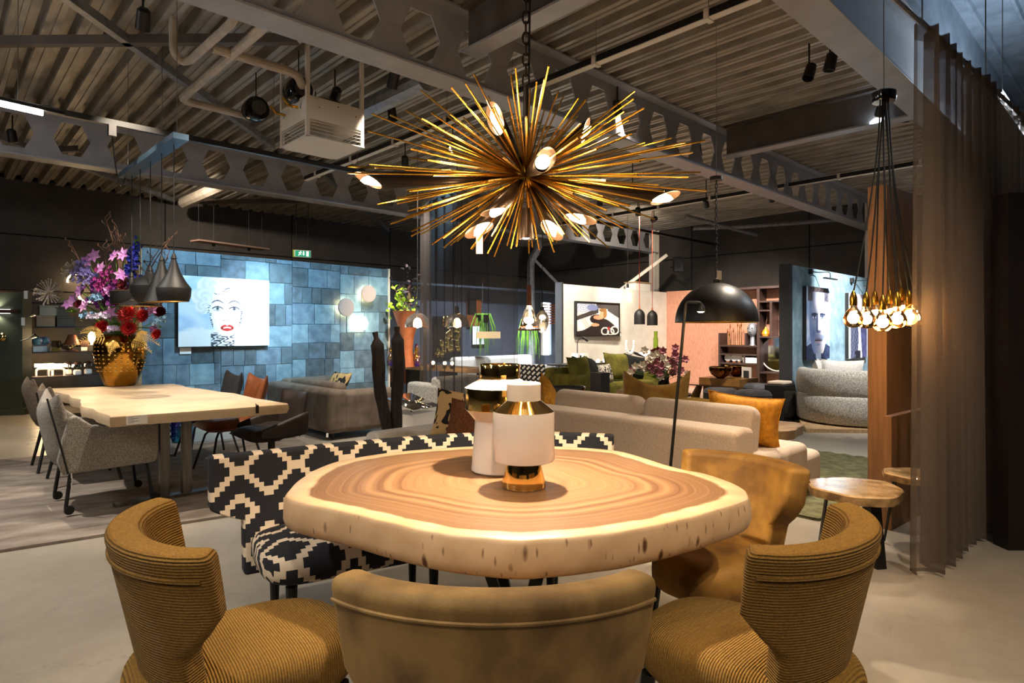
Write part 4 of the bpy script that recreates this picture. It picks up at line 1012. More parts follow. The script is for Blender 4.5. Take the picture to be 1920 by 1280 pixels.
for (kind, px, py, Y) in (('fat',326,565,5.29),('cone',303,566,5.54),('round',282,568,5.81),('wide',263,574,6.09),('drum',247,570,6.35)):
    pr, lb = shapes[kind]; c = at(px,py,Y)
    t = thing('pendant_lamp', lb, 'pendant lamp', c, 0, 'black pendants over the table')
    m = MB(); m.lathe(pr+[(0,pr[-1][1]+.005)], 32, cap=False); m.build('shade', pm_, t, sm=30)
    m = MB(); m.lathe([(r*.96,z+.002) for r,z in pr[:4]], 32, cap=False); m.build('shade_lining', gi, t, sm=30)
    zt = pr[-1][1]; m = MB(); m.lathe([(.018,zt-.01),(.024,zt+.005),(.016,zt+.03),(.008,zt+.05),(0,zt+.05)], 14); m.build('cap', pm_, t)
    m = MB(); m.tube([(0,0,zt+.04),(0,0,2.95-c.z)], .0045, 6); m.build('cord', M['cord'], t)
    m = MB(); m.ball((0,0,.05), .03, 12, 8); m.build('bulb', M['bulb_soft'], t)
    light('SPOT', c+Vector((0,0,.045)), 42, SOFT, t, .03, c+Vector((0,0,-2)), 125, .5)
    if kind == 'drum': m = MB(); m.box(-.196,-.194,-.02,.02,.02,.13); m.build('hang_tag', M['white'], t)
# ---- portrait on the feature wall
def kw(px, py):   # point on the patchwork wall: (distance along, height)
    r = (px-CX)/F; e = dK.normalized(); s = (r*KA.y-KA.x)/(e.x-r*e.y); Y = KA.y+e.y*s; return s, H-(py-CY)/F*Y
def canvas(name, w, h, fn, nx, nz, label, loc, rz, th=.05, frame=None, fmat=None, cat='picture', back='black'):
    t = thing(name, label, cat, loc, rz)
    m = MB(); col = []
    for i in range(nx):
        for j in range(nz):
            a, b = i/(nx-1), j/(nz-1); m.v.append((a*w,-th-.001,b*h)); c = fn(a, b); col.append(tuple(((x+.055)/1.055)**2.4 if x > .04045 else x/12.92 for x in c)+(1,))
    for i in range(nx-1):
        for j in range(nz-1): m.f.append((i*nz+j,(i+1)*nz+j,(i+1)*nz+j+1,i*nz+j+1))
    m.col = col; m.build('print', VC('print '+name+label[:6], rough=.5), t, sm=0)
    m = MB(); m.box(0,w,-th,0,0,h); m.build('canvas', M[back], t)
    if frame:
        for (x0,x1,z0,z1) in ((-frame,w+frame,-frame,0),(-frame,w+frame,h,h+frame),(-frame,0,0,h),(w,w+frame,0,h)):
            m = MB(); m.box(x0,x1,-th-.015,0,z0,z1); m.build('frame_rail', fmat or M['black'], t)
    return t
def nz_(x, y, s=1.0):
    return .5+.5*math.sin(x*12.9*s+math.sin(y*17.3*s)*2.1+math.cos(x*7.7*s-y*9.1*s)*1.7)
def mix(a, b, t): t = max(0,min(1,t)); return tuple(x+(y-x)*t for x,y in zip(a,b))
def ell(x, y, cx, cy, rx, ry): return math.sqrt(((x-cx)/rx)**2+((y-cy)/ry)**2)
def sstep(a, b, x): t = max(0,min(1,(x-a)/(b-a))); return t*t*(3-2*t)
def woman(a, b):
    x = a*1.34; y = b; c = mix((.72,.82,.92),(.86,.91,.96), nz_(a,b,.9))
    # soft wrap at the shoulders
    sh = ell(x,y,.3,-.12,.55,.40); c = mix((.97,.97,.97), c, sstep(.9,1.08,sh+.05*nz_(a,b,3)))
    sh = ell(x,y,1.02,-.06,.45,.45); c = mix((.98,.98,.98), c, sstep(.9,1.06,sh+.05*nz_(a,b,3)))
    # curls
    for cx,cy,r in ((.62,.93,.2),(.44,.85,.17),(.86,.90,.2),(.33,.70,.14),(1.03,.75,.18),(1.06,.58,.15),(.34,.56,.10),(1.0,.46,.10)):
        q = ell(x,y,cx,cy,r*1.15,r); w = .93+.035*math.sin(q*9+cx*9+3*math.atan2(y-cy,x-cx)); c = mix((w,w*.985,w*.96), c, sstep(.92,1.02,q))
    # neck with dark hatching
    if abs(x-.62) < .17 and y < .25:
        c = (.93,.93,.95); k = abs(x-.6-(.25-y)*.2)
        if nz_(a,b,6) > .52 and y < .2: c = (.28,.3,.34)
    # face
    f = ell(x,y-.0,.66,.48,.25,.33) if y > .48 else ell(x,y,.67,.48,.25-.02,.34)
    c = mix((.95,.955,.97), c, sstep(.97,1.02,f))
    if .93 < f < 1.05 and (x < .48 or x > .86) and y < .6 and nz_(a,b,7) > .45: c = (.33,.34,.38)
    # fringe line
    if abs(y-(.80+.05*math.sin(x*20))) < .008 and .5 < x < .78 and nz_(a,b,8) > .4: c = (.35,.36,.4)
    # brows, eyes
    for s, cx in ((-1,.545),(1,.79)):
        yb = .625+.04*(1-((x-cx)/.085)**2)+.01*s*(x-cx)
        if abs(x-cx) < .085 and abs(y-yb) < .009: c = (.3,.3,.33)
        e = ell(x,y,cx,.545,.068,.026)
        if e < 1: c = (.86,.87,.9)
        if ell(x,y,cx,.547,.024,.022) < 1: c = (.25,.28,.33)
        if abs(x-cx) < .08 and abs(y-(.548+.028*(1-((x-cx)/.075)**2))) < .009: c = (.16,.16,.19)
        if abs(x-cx) < .06 and abs(y-(.535-.02*(1-((x-cx)/.07)**2))) < .004: c = (.5,.5,.55)
    # nose
    if ell(x,y,.635,.375,.012,.008) < 1 or ell(x,y,.70,.378,.012,.008) < 1: c = (.45,.5,.58)
    if abs(x-.705-.02*(y-.4)) < .004 and .39 < y < .5: c = mix(c,(.72,.77,.85),.7)
    # lips
    L1 = ell(x,y,.685,.268,.098,.048); dip = .018*math.exp(-((x-.685)/.02)**2)
    if L1 < 1 and y < .318-dip: c = (.75,.18,.15) if abs(y-(.266+.008*math.cos((x-.685)*30))) > .01 else ((.95,.9,.88) if abs(x-.685) < .055 else (.45,.08,.08))
    return c
s0, z0 = kw(330,650); s1, z1 = kw(500,646); _, zt = kw(330,516)
e = dK.normalized(); p0 = KA+e*s0-Vector((-e.y,e.x,0))*.01
canvas('portrait_canvas', s1-s0, zt-z0, woman, 260, 196, 'pale canvas portrait of a blonde woman with red lips on the tiled wall', Vector((p0.x,p0.y,z0)), aK, .07)
c = KA+e*(s0+.04)-Vector((-e.y,e.x,0))*.02
t = thing('price_card', 'white price card below the blonde portrait', 'price card', (c.x,c.y,z0-.1), aK, 'white price cards'); m = MB(); m.box(0,.15,-.002,0,0,.085); m.build('card', M['white'], t)
# ---- three disc wall lamps
for k,(px,py,rp,lb) in enumerate(((685,551,.145,'upper right glowing disc wall lamp on the tiled wall'),(643,576,.15,'left glowing disc wall lamp on the tiled wall'),(671,606,.13,'lowest glowing disc wall lamp on the tiled wall'))):
    s, z = kw(px,py); nrm2 = Vector((e.y,-e.x,0)); c = KA+e*s+nrm2*.02; c.z = z
    disc_m = P('pinkish disc %d'%k,'b9a59a',rough=.6)
    t = thing('disc_wall_lamp', lb, 'wall lamp', c, aK, 'disc wall lamps')
    m = MB(); m.lathe([(0,0),(.05,0),(.05,.06),(0,.06)], 20, Matrix.Rotation(R(90),4,'X')); m.build('wall_mount', M['gold'], t)
    m = MB(); m.lathe([(0,.06),(rp*.98,.06),(rp,.07),(rp,.085),(rp*.97,.095),(0,.1)], 36, Matrix.Rotation(R(90),4,'X')); m.build('disc', disc_m if k < 2 else M['glow_white'], t)
    for q in range(6):
        a = q*math.pi/3; off = e*math.cos(a)*.1+Vector((0,0,math.sin(a)*.1)); light('POINT', c+nrm2*.035+off, .7, (1,.8,.42), t, .02)
    m = MB(); m.lathe([(.075,.03),(.1,.03),(.1,.045),(.075,.045)], 30, Matrix.Rotation(R(90),4,'X')); m.build('led_ring', P('led ring %d'%k,'ffffff',emit=(1,.85,.5),es=8), t)
# ---- taupe sofa
t = thing('taupe_sofa', 'low taupe velvet sofa in front of the tiled wall, seen from its corner', 'sofa', (-2.23,7.49,0), ANG)
# local x = U (depth), y = V (length)
rbox('back', 0,.26,0,1.95,.08,.62, M['taupe_velvet'], t, .07, 4)
rbox('armrest', .2,1.0,0,.28,.08,.60, M['taupe_velvet'], t, .07, 4)
rbox('armrest', .2,1.0,1.67,1.95,.08,.66, M['taupe_velvet'], t, .07, 4)
rbox('seat', .2,1.02,.24,1.7,.1,.42, M['taupe_velvet'], t, .06, 3)
rbox('back_cushion', .22,.42,.3,1.66,.40,.68, M['taupe_velvet'], t, .07, 4)
for x in (.1,.9):
    for y in (.1,1.85): m = MB(); m.tube([(x,y,.1),(x,y,0)], .02, 8); m.build('foot', M['black'], t)
hang_tag(t, (-.006,.03,.1), .03, .05)
leop = P('leopard print','c4a06a','c4a06a',5,rough=.85)
def spots(base, dark, sc_, name, thr=.5):
    m = bpy.data.materials.new(name); m.use_nodes = True; nt = m.node_tree; N = nt.nodes; L = nt.links; b = N['Principled BSDF']
    tc = N.new('ShaderNodeTexCoord'); w = N.new('ShaderNodeTexNoise'); w.inputs['Scale'].default_value = sc_; w.inputs['Detail'].default_value = 1.5; w.inputs['Distortion'].default_value = 1.2; L.new(tc.outputs['Object'], w.inputs['Vector'])
    r = N.new('ShaderNodeValToRGB'); r.color_ramp.interpolation = 'CONSTANT'; r.color_ramp.elements[0].color = hexc(base); r.color_ramp.elements[1].color = hexc(dark); r.color_ramp.elements[1].position = thr; L.new(w.outputs[0], r.inputs[0]); L.new(r.outputs[0], b.inputs['Base Color']); b.inputs['Roughness'].default_value = .85; return m
M['leopard'] = spots('b8935a','15100c',9,'animal print',.5)
M['zebra'] = spots('c9a873','15110e',7,'zebra print',.5)
M['bw_print'] = spots('d8d2c6','141414',26,'black white print',.5)
def cushion(label, mat, w, h, th, c, rz, tilt=-.25, roll=0, group=None, pinch=.14):
    t = thing('throw_cushion', label, 'cushion', c, rz, group)
    o = pillow(w,h,th,13,pinch).build('cover', mat, t, sm=60); o.rotation_euler = (tilt, roll, 0)
    pts = [(-w/2,0,-h/2),(w/2,0,-h/2),(w/2,0,h/2),(-w/2,0,h/2),(-w/2,0,-h/2)]
    q = MB(); pl = []
    for i in range(4):
        for k in range(5):
            s = k/5; p = Vector(pts[i]).lerp(Vector(pts[i+1]), s); f = 1-pinch*.6*(1-(2*s-1)**2)
            if i % 2 == 0: p.z *= f
            else: p.x *= f
            pl.append(p)
    pl.append(pl[0]); q.tube(pl, .006, 5, cap=False); z_ = q.build('edge_piping', mat, t); z_.rotation_euler = (tilt, roll, 0)
    return t
q = at(632,724,8.9); cushion('leopard print cushion peeking over the taupe sofa back', M['leopard'], .5,.42,.14, Vector((q.x,q.y,.56)), ANG-math.pi/2, -.5)
# ---- two dark driftwood posts
for k,(top,bot,Y,lb) in enumerate((((702,622),(728,845),6.9,'left dark driftwood post with a knobbed top beside the taupe sofa'),((746,612),(745,845),6.95,'right dark driftwood post standing beside its leaning twin'))):
    a = at(*top,Y); b = at(*bot,Y); b.z = 0.03
    t = thing('driftwood_post', lb, 'sculpture', (b.x,b.y,0), 0, 'driftwood posts')
    n = 18; pts = []; rr = []
    prof = [(0,.06),(.5,.068),(.8,.074),(.89,.07),(.905,.045),(.92,.028),(.96,.026),(1,.036)]
    for i in range(n+1):
        s = i/n; p = b.lerp(a, s)+Vector((.012*math.sin(s*9+k*2),.01*math.cos(s*7),0)); pts.append(p-Vector((b.x,b.y,0)))
        for (s1,r1),(s2,r2) in zip(prof,prof[1:]):
            if s1 <= s <= s2+1e-9: rr.append((r1+(r2-r1)*(s-s1)/(s2-s1))*(1+.06*math.sin(s*30))); break
    m = MB(); m.tube(pts, rr, 14); m.build('post', M['wood_dark'], t, sm=50)
    m = MB(); m.lathe([(0,0),(.14,0),(.14,.03),(0,.03)], 20); m.build('base', M['black'], t)
# ---- panel heater, exit sign, green panel with wall lamps
c = at(365,452,11.6); e2 = at(497,458,12.9); d = e2-c
t = thing('panel_heater', 'slim pinkish ceiling panel hanging before the dark wall', 'heater', c, math.atan2(d.y,d.x))
m = MB(); m.box(0,d.xy.length,-.15,.15,0,.03); m.build('panel', P('dusty pink panel','7d665b',rough=.6), t)
for s in (.05,.25,.75,.95):
    m = MB(); m.tube([(d.xy.length*s,0,.03),(d.xy.length*s,0,ZD-c.z)], .0025, 5); m.build('suspension_wire', M['cord'], t)
    if s in (.25,.75): m = MB(); m.lathe([(0,-.06),(.03,-.05),(.03,0)], 10, Matrix.Translation((d.xy.length*s,0,0))); m.build('lamp_socket', M['black'], t)
c = at(551,468,13.2)
t = thing('exit_sign', 'green emergency exit sign with white running figure and arrow', 'exit sign', c, ANG-.25)
m = MB(); m.box(0,.36,-.04,.02,-.16,0); m.build('housing', M['white'], t, bevel=.02)
m = MB(); m.box(.02,.34,-.042,-.04,-.145,-.015); m.build('face', P('exit green','0a7a4a',emit=(.03,.45,.26),es=.5), t)
wm = P('exit white','ffffff',emit=(1,1,1),es=1)
def flat(name, polys):
    m = MB()
    for pl in polys:
        n = len(pl); m.add([(x,-.0435,z-.145) for x,z in pl], [tuple(range(n))])
    return m.build(name, wm, t, sm=0)
flat('running_figure', [[(.125,.105),(.14,.105),(.145,.115),(.135,.122),(.125,.118)],[(.10,.06),(.125,.055),(.135,.1),(.115,.1)],[(.10,.06),(.085,.02),(.095,.018),(.115,.055)],[(.115,.055),(.145,.035),(.15,.045),(.125,.065)],[(.13,.095),(.16,.075),(.163,.083),(.135,.103)],[(.115,.1),(.085,.085),(.09,.078),(.118,.09)]])
flat('arrow', [[(.185,.12),(.205,.12),(.205,.06),(.185,.06)],[(.17,.06),(.22,.06),(.195,.025)]])
flat('door_mark', [[(.25,.015),(.30,.015),(.30,.12),(.25,.12)]])
m = MB(); m.box(0,.02,-.035,.02,-.16,.0, Matrix.Translation((-.02,0,0))); m.build('end_cap', M['lime'], t)
m = MB(); m.tube([(.05,0,0),(.05,0,ZD-c.z)], .006, 5); m.tube([(.3,0,0),(.3,0,ZD-c.z)], .006, 5); m.build('hanger', M['cord'], t)
# green display panel
a = fl(42,777); g0 = at(-60,777,9.6)
m = MB(); m.box(-1.2,0,0,.3,.0,1.97); struct(m.build('wall_green', M['green_panel'], loc=(a.x,a.y,0), rz=.25), 'dark green display panel at the far left')
m = MB(); m.box(-1.25,.05,-.04,.34,0,.1); o = m.build('baseboard_green', M['green_panel'], loc=(a.x,a.y,0), rz=.25); struct(o)
m = MB(); m.box(-1.2,.05,-.02,.32,1.97,2.0); o = m.build('trim_7', M['leather'], loc=(a.x,a.y,0), rz=.25); struct(o)
t = thing('band_wall_lamp', 'long wall lamp band glowing up and down on the green panel', 'wall lamp', (a.x,a.y,1.66), .25)
m = MB(); m.box(-.75,-.02,-.07,-.02,-.03,.03); m.build('band', M['leather'], t)
m = MB(); m.box(-.7,-.05,-.02,-.001,-.02,.02); m.build('bracket', M['black'], t)
q = Vector((a.x,a.y,1.66))+Matrix.Rotation(.25,3,'Z') @ Vector((-.33,-.045,0))
for s in (1,-1):
    m = MB(); m.box(-.55,-.15,-.06,-.03,.03 if s>0 else -.034,.034 if s>0 else -.03); m.build('led_strip', M['glow_white'], t)
    light('SPOT', q+Vector((0,0,s*.05)), 9, (1,.95,.75), t, .03, q+Vector((.0,.015,s)), 130, .8)
t = thing('knob_wall_lamp', 'small round brass knob lamp on the green panel', 'wall lamp', Vector((a.x,a.y,1.25))+Matrix.Rotation(.25,3,'Z') @ Vector((-.28,0,0)), .25)
m = MB(); m.lathe([(0,0),(.06,0),(.065,.02),(.05,.035),(.02,.04),(0,.055)], 20, Matrix.Rotation(R(90),4,'X')); m.build('knob', M['gold'], t)
m = MB(); m.lathe([(0,0.05),(.02,.05),(.016,.065),(0,.07)], 12, Matrix.Rotation(R(90),4,'X')); m.build('lens', M['gloss_black'], t)
# small chrome clip spots on the panel edge
for k,(px,py,lb) in enumerate(((53,545,'small chrome clip lamp at the top of the green panel'),(48,595,'small chrome clip lamp at mid height of the green panel'),(50,636,'small chrome clip lamp low on the green panel'))):
    c = at(px,py,9.85); t = thing('clip_lamp', lb, 'lamp', c, .3, 'chrome clip lamps')
    m = MB(); m.tube([(-.09,.03,-.02),(0,0,0),(.07,0,.04)], .008, 6); m.build('arm', M['chrome'], t)
    m = MB(); m.lathe([(.0,0),(.02,.0),(.035,.07),(.0,.07)], 14, Matrix.Translation((.06,0,.03)) @ Matrix.Rotation(R(60),4,'Y')); m.build('head', M['chrome'], t)
    if k < 2: hang_tag(t, (-.03,-.01,.0), .05, .13)
# ---- metal rack with lamps and boxes
rk = Vector((-8.45,10.8,0)); RL = 2.3
t = thing('display_rack', 'black metal rack of table lamps against the dark wall', 'shelf', rk, ANG)
for x in (0,RL):
    for y in (0,.38): m = MB(); m.box(x-.012,x+.012,y-.012,y+.012,0,1.9); m.build('post', M['black'], t)
lev = (.1,.535,.975,1.425,1.86)
for z in lev: m = MB(); m.box(-.02,RL+.02,-.02,.4,z-.02,z); m.build('shelf_board', M['shelf_wood'], t)
def onrack(px, z, y=.18):
    q = rk; r = (px-CX)/F; o = rk+V*y; s = (r*o.y-o.x)/(U.x-r*U.y); p = o+U*s; p.z = z; return p
boxm = [P('shade %d'%k, c, rough=.7) for k,c in enumerate(('d9cfb8','caa888','6d665a','8f8678'))]
for k,(px,z,w,h,mi,lb) in enumerate(((84,1.425,.27,.2,1,'cream drum box lower left on the rack'),(90,1.625,.27,.18,0,'cream drum box stacked on top at the left of the rack'),(122,1.425,.27,.19,2,'dim grey box on the upper rack shelf'),(115,1.615,.2,.17,2,'dim grey box stacked higher on the rack'))):
    t = thing('storage_box', lb, 'box', onrack(px,z), ANG, 'boxes on the rack')
    rbox('body', -w/2,w/2,-.12,.12,0,h*.8, boxm[mi], t, .01, 2); rbox('lid', -w/2-.004,w/2+.004,-.124,.124,h*.8,h, boxm[mi], t, .008, 2)
ir2 = P('iridescent glass','6fd6e0','d58ad8',4,rough=.05,metal=.7)
for k,(px,z,kind,lb) in enumerate(((70,.975,'globe','iridescent globe lamp at the left of the middle shelf'),(84,.975,'globe','glowing iridescent globe lamp on a white box, middle shelf'),(105,.975,'cube','small glass cube lamp on the middle shelf'),(120,.975,'knot','chrome knotted ornament on the middle shelf'),(135,.975,'cone','copper cone table lamp on the middle shelf'),(158,.975,'cube','small dark cube lamp on a white box, middle shelf'),(172,.975,'bulb','bare glowing bulb lamp on a wooden cube, middle shelf'),(83,.535,'lit','left glowing arch table lamp on the lower shelf'),(106,.535,'lit','right glowing arch table lamp on the lower shelf'),(128,.535,'dome','white arch lamp with a chrome dome on the lower shelf'),(145,.535,'dome','chrome dome lamp on two white boxes, lower shelf'),(165,.535,'dome','chrome dome lamp at the right of the lower shelf'))):
    c = onrack(px,z,(.08,.28)[k%2]); t = thing('table_lamp', lb, 'table lamp', c, ANG, 'lamps on the rack')
    if kind == 'globe':
        rbox('base', -.07,.07,-.07,.07,0,.1, M['white'], t, .008, 2); m = MB(); m.ball((0,0,.19), .085, 20, 12); m.build('globe', ir2, t)
    elif kind == 'cube':
        rbox('base', -.06,.06,-.06,.06,0,.07, M['white'] if px>150 else M['gold'], t, .006); rbox('shade', -.07,.07,-.07,.07,.08,.2, M['smoke_glass'] if px<150 else M['leather'], t, .01)
    elif kind == 'knot':
        m = MB(); pts = [(.08*math.cos(2*a)*(1.2+.5*math.cos(3*a)), .08*math.sin(2*a)*(1.2+.5*math.cos(3*a)), .1+.06*math.sin(3*a)) for a in [2*math.pi*i/60 for i in range(61)]]; m.tube(pts,.022,8); m.build('knot', M['chrome'], t)
    elif kind == 'cone':
        m = MB(); m.lathe([(.09,0),(.09,.02),(.02,.03),(.015,.12),(.13,.12),(.06,.3),(0,.31)], 24, cap=False); m.build('shade', M['tan_leather'], t)
    elif kind == 'bulb':
        rbox('base', -.06,.06,-.06,.06,0,.12, M['oak'], t, .006); m = MB(); m.lathe([(.015,.12),(.02,.15),(.055,.22),(.06,.28),(.045,.34),(0,.36)], 16); m.build('bulb', M['bulb'], t); light('POINT', c+Vector((0,-.1,.27)), 5, WARM, t, .05)
    elif kind == 'lit':
        m = MB(); m.tube(rnd_path([(-.12,0,0),(-.12,0,.13),(.12,0,.13),(.12,0,0)],.06), .02, 8); m.build('arch', M['white'], t)
        m = MB(); m.tube([(-.14,0,.19),(.14,0,.19)], .03, 10); m.build('tube_bulb', M['bulb'], t); light('POINT', c+Vector((0,0,.26))-V*.1, 9, WARM, t, .06)
        m = MB(); m.tube([(0,0,.15),(0,0,.18)], .012, 8); m.build('holder', M['gold'], t)
    else:
        rbox('base', -.06,.06,-.06,.06,0,.1, M['white'], t, .03, 3); m = MB(); m.lathe([(.01,.1),(.01,.15),(.09,.15),(.085,.2),(.05,.24),(0,.255)], 22, cap=False); m.build('dome', M['chrome'], t)
# glowing loop lamps on the dark wall behind the bouquet
for k,(px,py,lb) in enumerate(((145,529,'upper glowing curved wall lamp behind the bouquet'),(165,552,'lower glowing curved wall lamp behind the bouquet'))):
    q = uv(0,V1-.06,0); r = (px-CX)/F; s = (r*q.y-q.x)/(U.x-r*U.y); c = q+U*s; c.z = H-(py-CY)/F*c.y
    t = thing('loop_wall_lamp', lb, 'wall lamp', c, ANG, 'loop wall lamps')
    m = MB(); a0 = 1.2 if k == 0 else 3.2; m.tube([(.16*math.cos(a0+i*.17),-.04,.16*math.sin(a0+i*.17)) for i in range(13)], .02, 8); m.build('light_tube', M['bulb_soft'], t)
    m = MB(); m.tube([(0,.02,0),(.16*math.cos(a0+1),-.03,.16*math.sin(a0+1))], .012, 6); m.build('bracket', M['black'], t)
    light('POINT', c-V*.2, 5, WARM, t, .06)
# ================================================================== MIDDLE: cream sofas, floor lamp, dome pendant
# main cream sofa: back along V at u=3.94, v 2.03..3.95, seat towards +u
t = thing('cream_sofa', 'long beige linen sofa seen from behind, right of the vases', 'sofa', uv(3.94,1.98,0), ANG)
Lb = 2.05
def raked(name, prof, y0, y1, mat, t, b=.04):
    m = MB(); n = len(prof); m.add([(x,y0,z) for x,z in prof]+[(x,y1,z) for x,z in prof], [tuple(range(n)), tuple(range(2*n-1,n-1,-1))]+[(k,(k+1)%n,n+(k+1)%n,n+k) for k in range(n)]); return m.build(name, mat, t, bevel=b, bseg=3)
raked('back', [(.04,.08),(.30,.08),(.30,.66),(.16,.68),(0,.66)], 0, Lb, M['cream_fabric'], t)
rbox('seat', .28,1.25,.26,Lb-.02,.1,.42, M['cream_fabric'], t, .05)
rbox('seat_end', .95,1.5,-.02,.3,.08,.36, M['cream_fabric'], t, .06)
rbox('armrest', .26,1.12,-.06,.27,.08,.47, M['cream_fabric'], t, .06)
for k in range(2):
    y0 = .06+k*1.0; m = MB()
    m.box(.17,.36,y0,y0+.97,.44,.83, Matrix.Translation((.2,0,.0)) @ Matrix.Rotation(.18,4,'Y') @ Matrix.Translation((-.12,0,0))); m.build('back_cushion', M['cream_fabric'], t, bevel=.075, bseg=4)
for x in (.12,1.1):
    for y in (.1,1.9): m = MB(); m.tube([(x,y,.1),(x,y,0)], .02, 8); m.build('foot', M['black'], t)
hang_tag(t, (1.5,.02,.3), .05, .09)
# second sofa: low back along U at v=4.37
t = thing('ivory_sofa', 'low ivory fabric sofa whose long arm shows behind the patterned bench', 'sofa', uv(2.51,3.46,0), ANG)
rbox('armrest', 0,1.25,.72,.92,.06,.55, M['white_fabric'], t, .05)
rbox('seat', .02,1.25,0,.74,.08,.40, M['white_fabric'], t, .05)
rbox('back', 1.05,1.25,.05,.74,.3,.60, M['white_fabric'], t, .05)
for x in (.1,1.15):
    for y in (.1,.8): m = MB(); m.tube([(x,y,.1),(x,y,0)], .02, 8); m.build('foot', M['black'], t)
q = at(861,786,4.98); cushion('zebra print cushion standing on the ivory sofa', M['zebra'], .42,.40,.13, Vector((q.x,q.y,.66)), ANG-.9, -.2, .12)
q = at(886,798,4.75); cushion('rust brown velvet cushion leaning in front of the zebra one', M['brown_cushion'], .40,.36,.14, Vector((q.x,q.y,.62)), ANG-.9, -.25, .15)
q = at(1394,783,4.75); cushion('bright mustard cushion at the end of the beige sofa', M['mustard_cushion'], .56,.40,.2, Vector((q.x,q.y,.66)), -.30, -.15, .10, pinch=.2)
q = at(1030,745,6.5); cushion('small yellow cushion corner poking up behind the beige sofa', M['mustard_cushion'], .4,.4,.14, Vector((q.x,q.y,.64)), ANG+.3, -.4, .7)
# ---- floor lamp
b = Vector(((1247-960)/F*3.7,3.7,0))
t = thing('floor_lamp', 'slim black leaning floor lamp with a small lit head', 'floor lamp', b)
def rel(px, py, Y=3.7): return at(px,py,Y)-b
m = MB(); m.lathe([(0,0),(.13,0),(.13,.014),(0,.016)], 28); m.build('base', M['black'], t)
m = MB(); m.tube(rnd_path([(0,0,.01),rel(1258,865),rel(1286,566),rel(1314,567),rel(1314,573)],.02), .0095, 8); m.build('pole', M['black'], t)
m = MB(); m.lathe([(.008,.05),(.022,.03),(.028,0),(.024,0),(0,.02)], 16, Matrix.Translation(rel(1314,584)), cap=False); m.build('lamp_head', M['black'], t)
m = MB(); m.ball(rel(1314,583), .018, 12, 8, (1.2,1.2,.6)); m.build('bulb', M['bulb'], t)
light('SPOT', at(1314,588,3.7), 18, WARM, t, .02, at(1314,900,3.7), 120, .6)
# ---- dome pendant
c = at(1343,604,5.38)
t = thing('dome_pendant', 'big black dome pendant lamp on a chain with a gold inside', 'pendant lamp', c)
def dome(r, h, n, off=0): return [(r*math.cos(a), h*math.sin(a)) for a in [i*math.pi/2/n for i in range(n+1)]]
m = MB(); m.lathe(dome(.35,.345,16), 48, cap=False); m.build('shade', P('satin black dome','120e0c',rough=.42), t, sm=80)
m = MB(); m.lathe(dome(.345,.34,16), 48, cap=False); m.build('shade_lining', M['gold'], t, sm=80)
m = MB(); m.tube([(.348*math.cos(a),.348*math.sin(a),0) for a in [i*2*math.pi/48 for i in range(49)]], .004, 6, cap=False); m.build('rim', M['brass'], t)
m = MB(); m.ball((0,0,.14), .045, 14, 10); m.build('bulb', M['bulb_soft'], t)
m = MB(); m.lathe([(.0,.34),(.03,.34),(.03,.37),(.012,.385),(0,.385)], 14); m.build('cap', M['black'], t)
cz = at(1340,338,5.38).z-c.z
l0 = MB(); pts = [(math.cos(a)*.011,0,math.sin(a)*.022) for a in [2*math.pi*k/10 for k in range(11)]]; l0.tube(pts,.0036,5,cap=False); l0 = l0.build('chain_link', M['black'], t); z = .40; k = 0; l0.location = (0,0,z)
while z < cz-.03:
    z += .036; k += 1; o = l0.copy(); C.objects.link(o); o.location = (0,0,z); o.rotation_euler = (0,0,(k%2)*math.pi/2)
m = MB(); m.lathe([(0,cz),(.055,cz),(.055,cz+.03),(0,cz+.032)], 20); m.build('ceiling_rose', M['black'], t)
m = MB(); m.tube([(0,0,cz+.03),(0,0,ZD-c.z)], .0025, 5); m.build('suspension_wire', M['steel'], t)
hang_tag(t, (.02,-.02,.45), .04, .08)
light('SPOT', c+Vector((0,0,.12)), 60, SOFT, t, .05, c+Vector((0,0,-2)), 130, .6)
# ================================================================== RIGHT: curtain, bulb cluster, side tables
def sheer(name, hexcol, alpha):
    m = bpy.data.materials.new(name); m.use_nodes = True; nt = m.node_tree; N = nt.nodes; L = nt.links; out = N['Material Output']; N.remove(N['Principled BSDF'])
    d = N.new('ShaderNodeBsdfDiffuse'); d.inputs[0].default_value = hexc(hexcol); tl = N.new('ShaderNodeBsdfTranslucent'); tl.inputs[0].default_value = hexc(hexcol)
    a = N.new('ShaderNodeMixShader'); a.inputs[0].default_value = .35; L.new(d.outputs[0], a.inputs[1]); L.new(tl.outputs[0], a.inputs[2])
    tr = N.new('ShaderNodeBsdfTransparent'); mx = N.new('ShaderNodeMixShader'); mx.inputs[0].default_value = alpha; L.new(tr.outputs[0], mx.inputs[1]); L.new(a.outputs[0], mx.inputs[2]); L.new(mx.outputs[0], out.inputs[0]); return m
M['sheer'] = sheer('grey sheer voile','776a5f',.62)
M['sheer_dark'] = sheer('dark sheer voile','4b4849',.62)
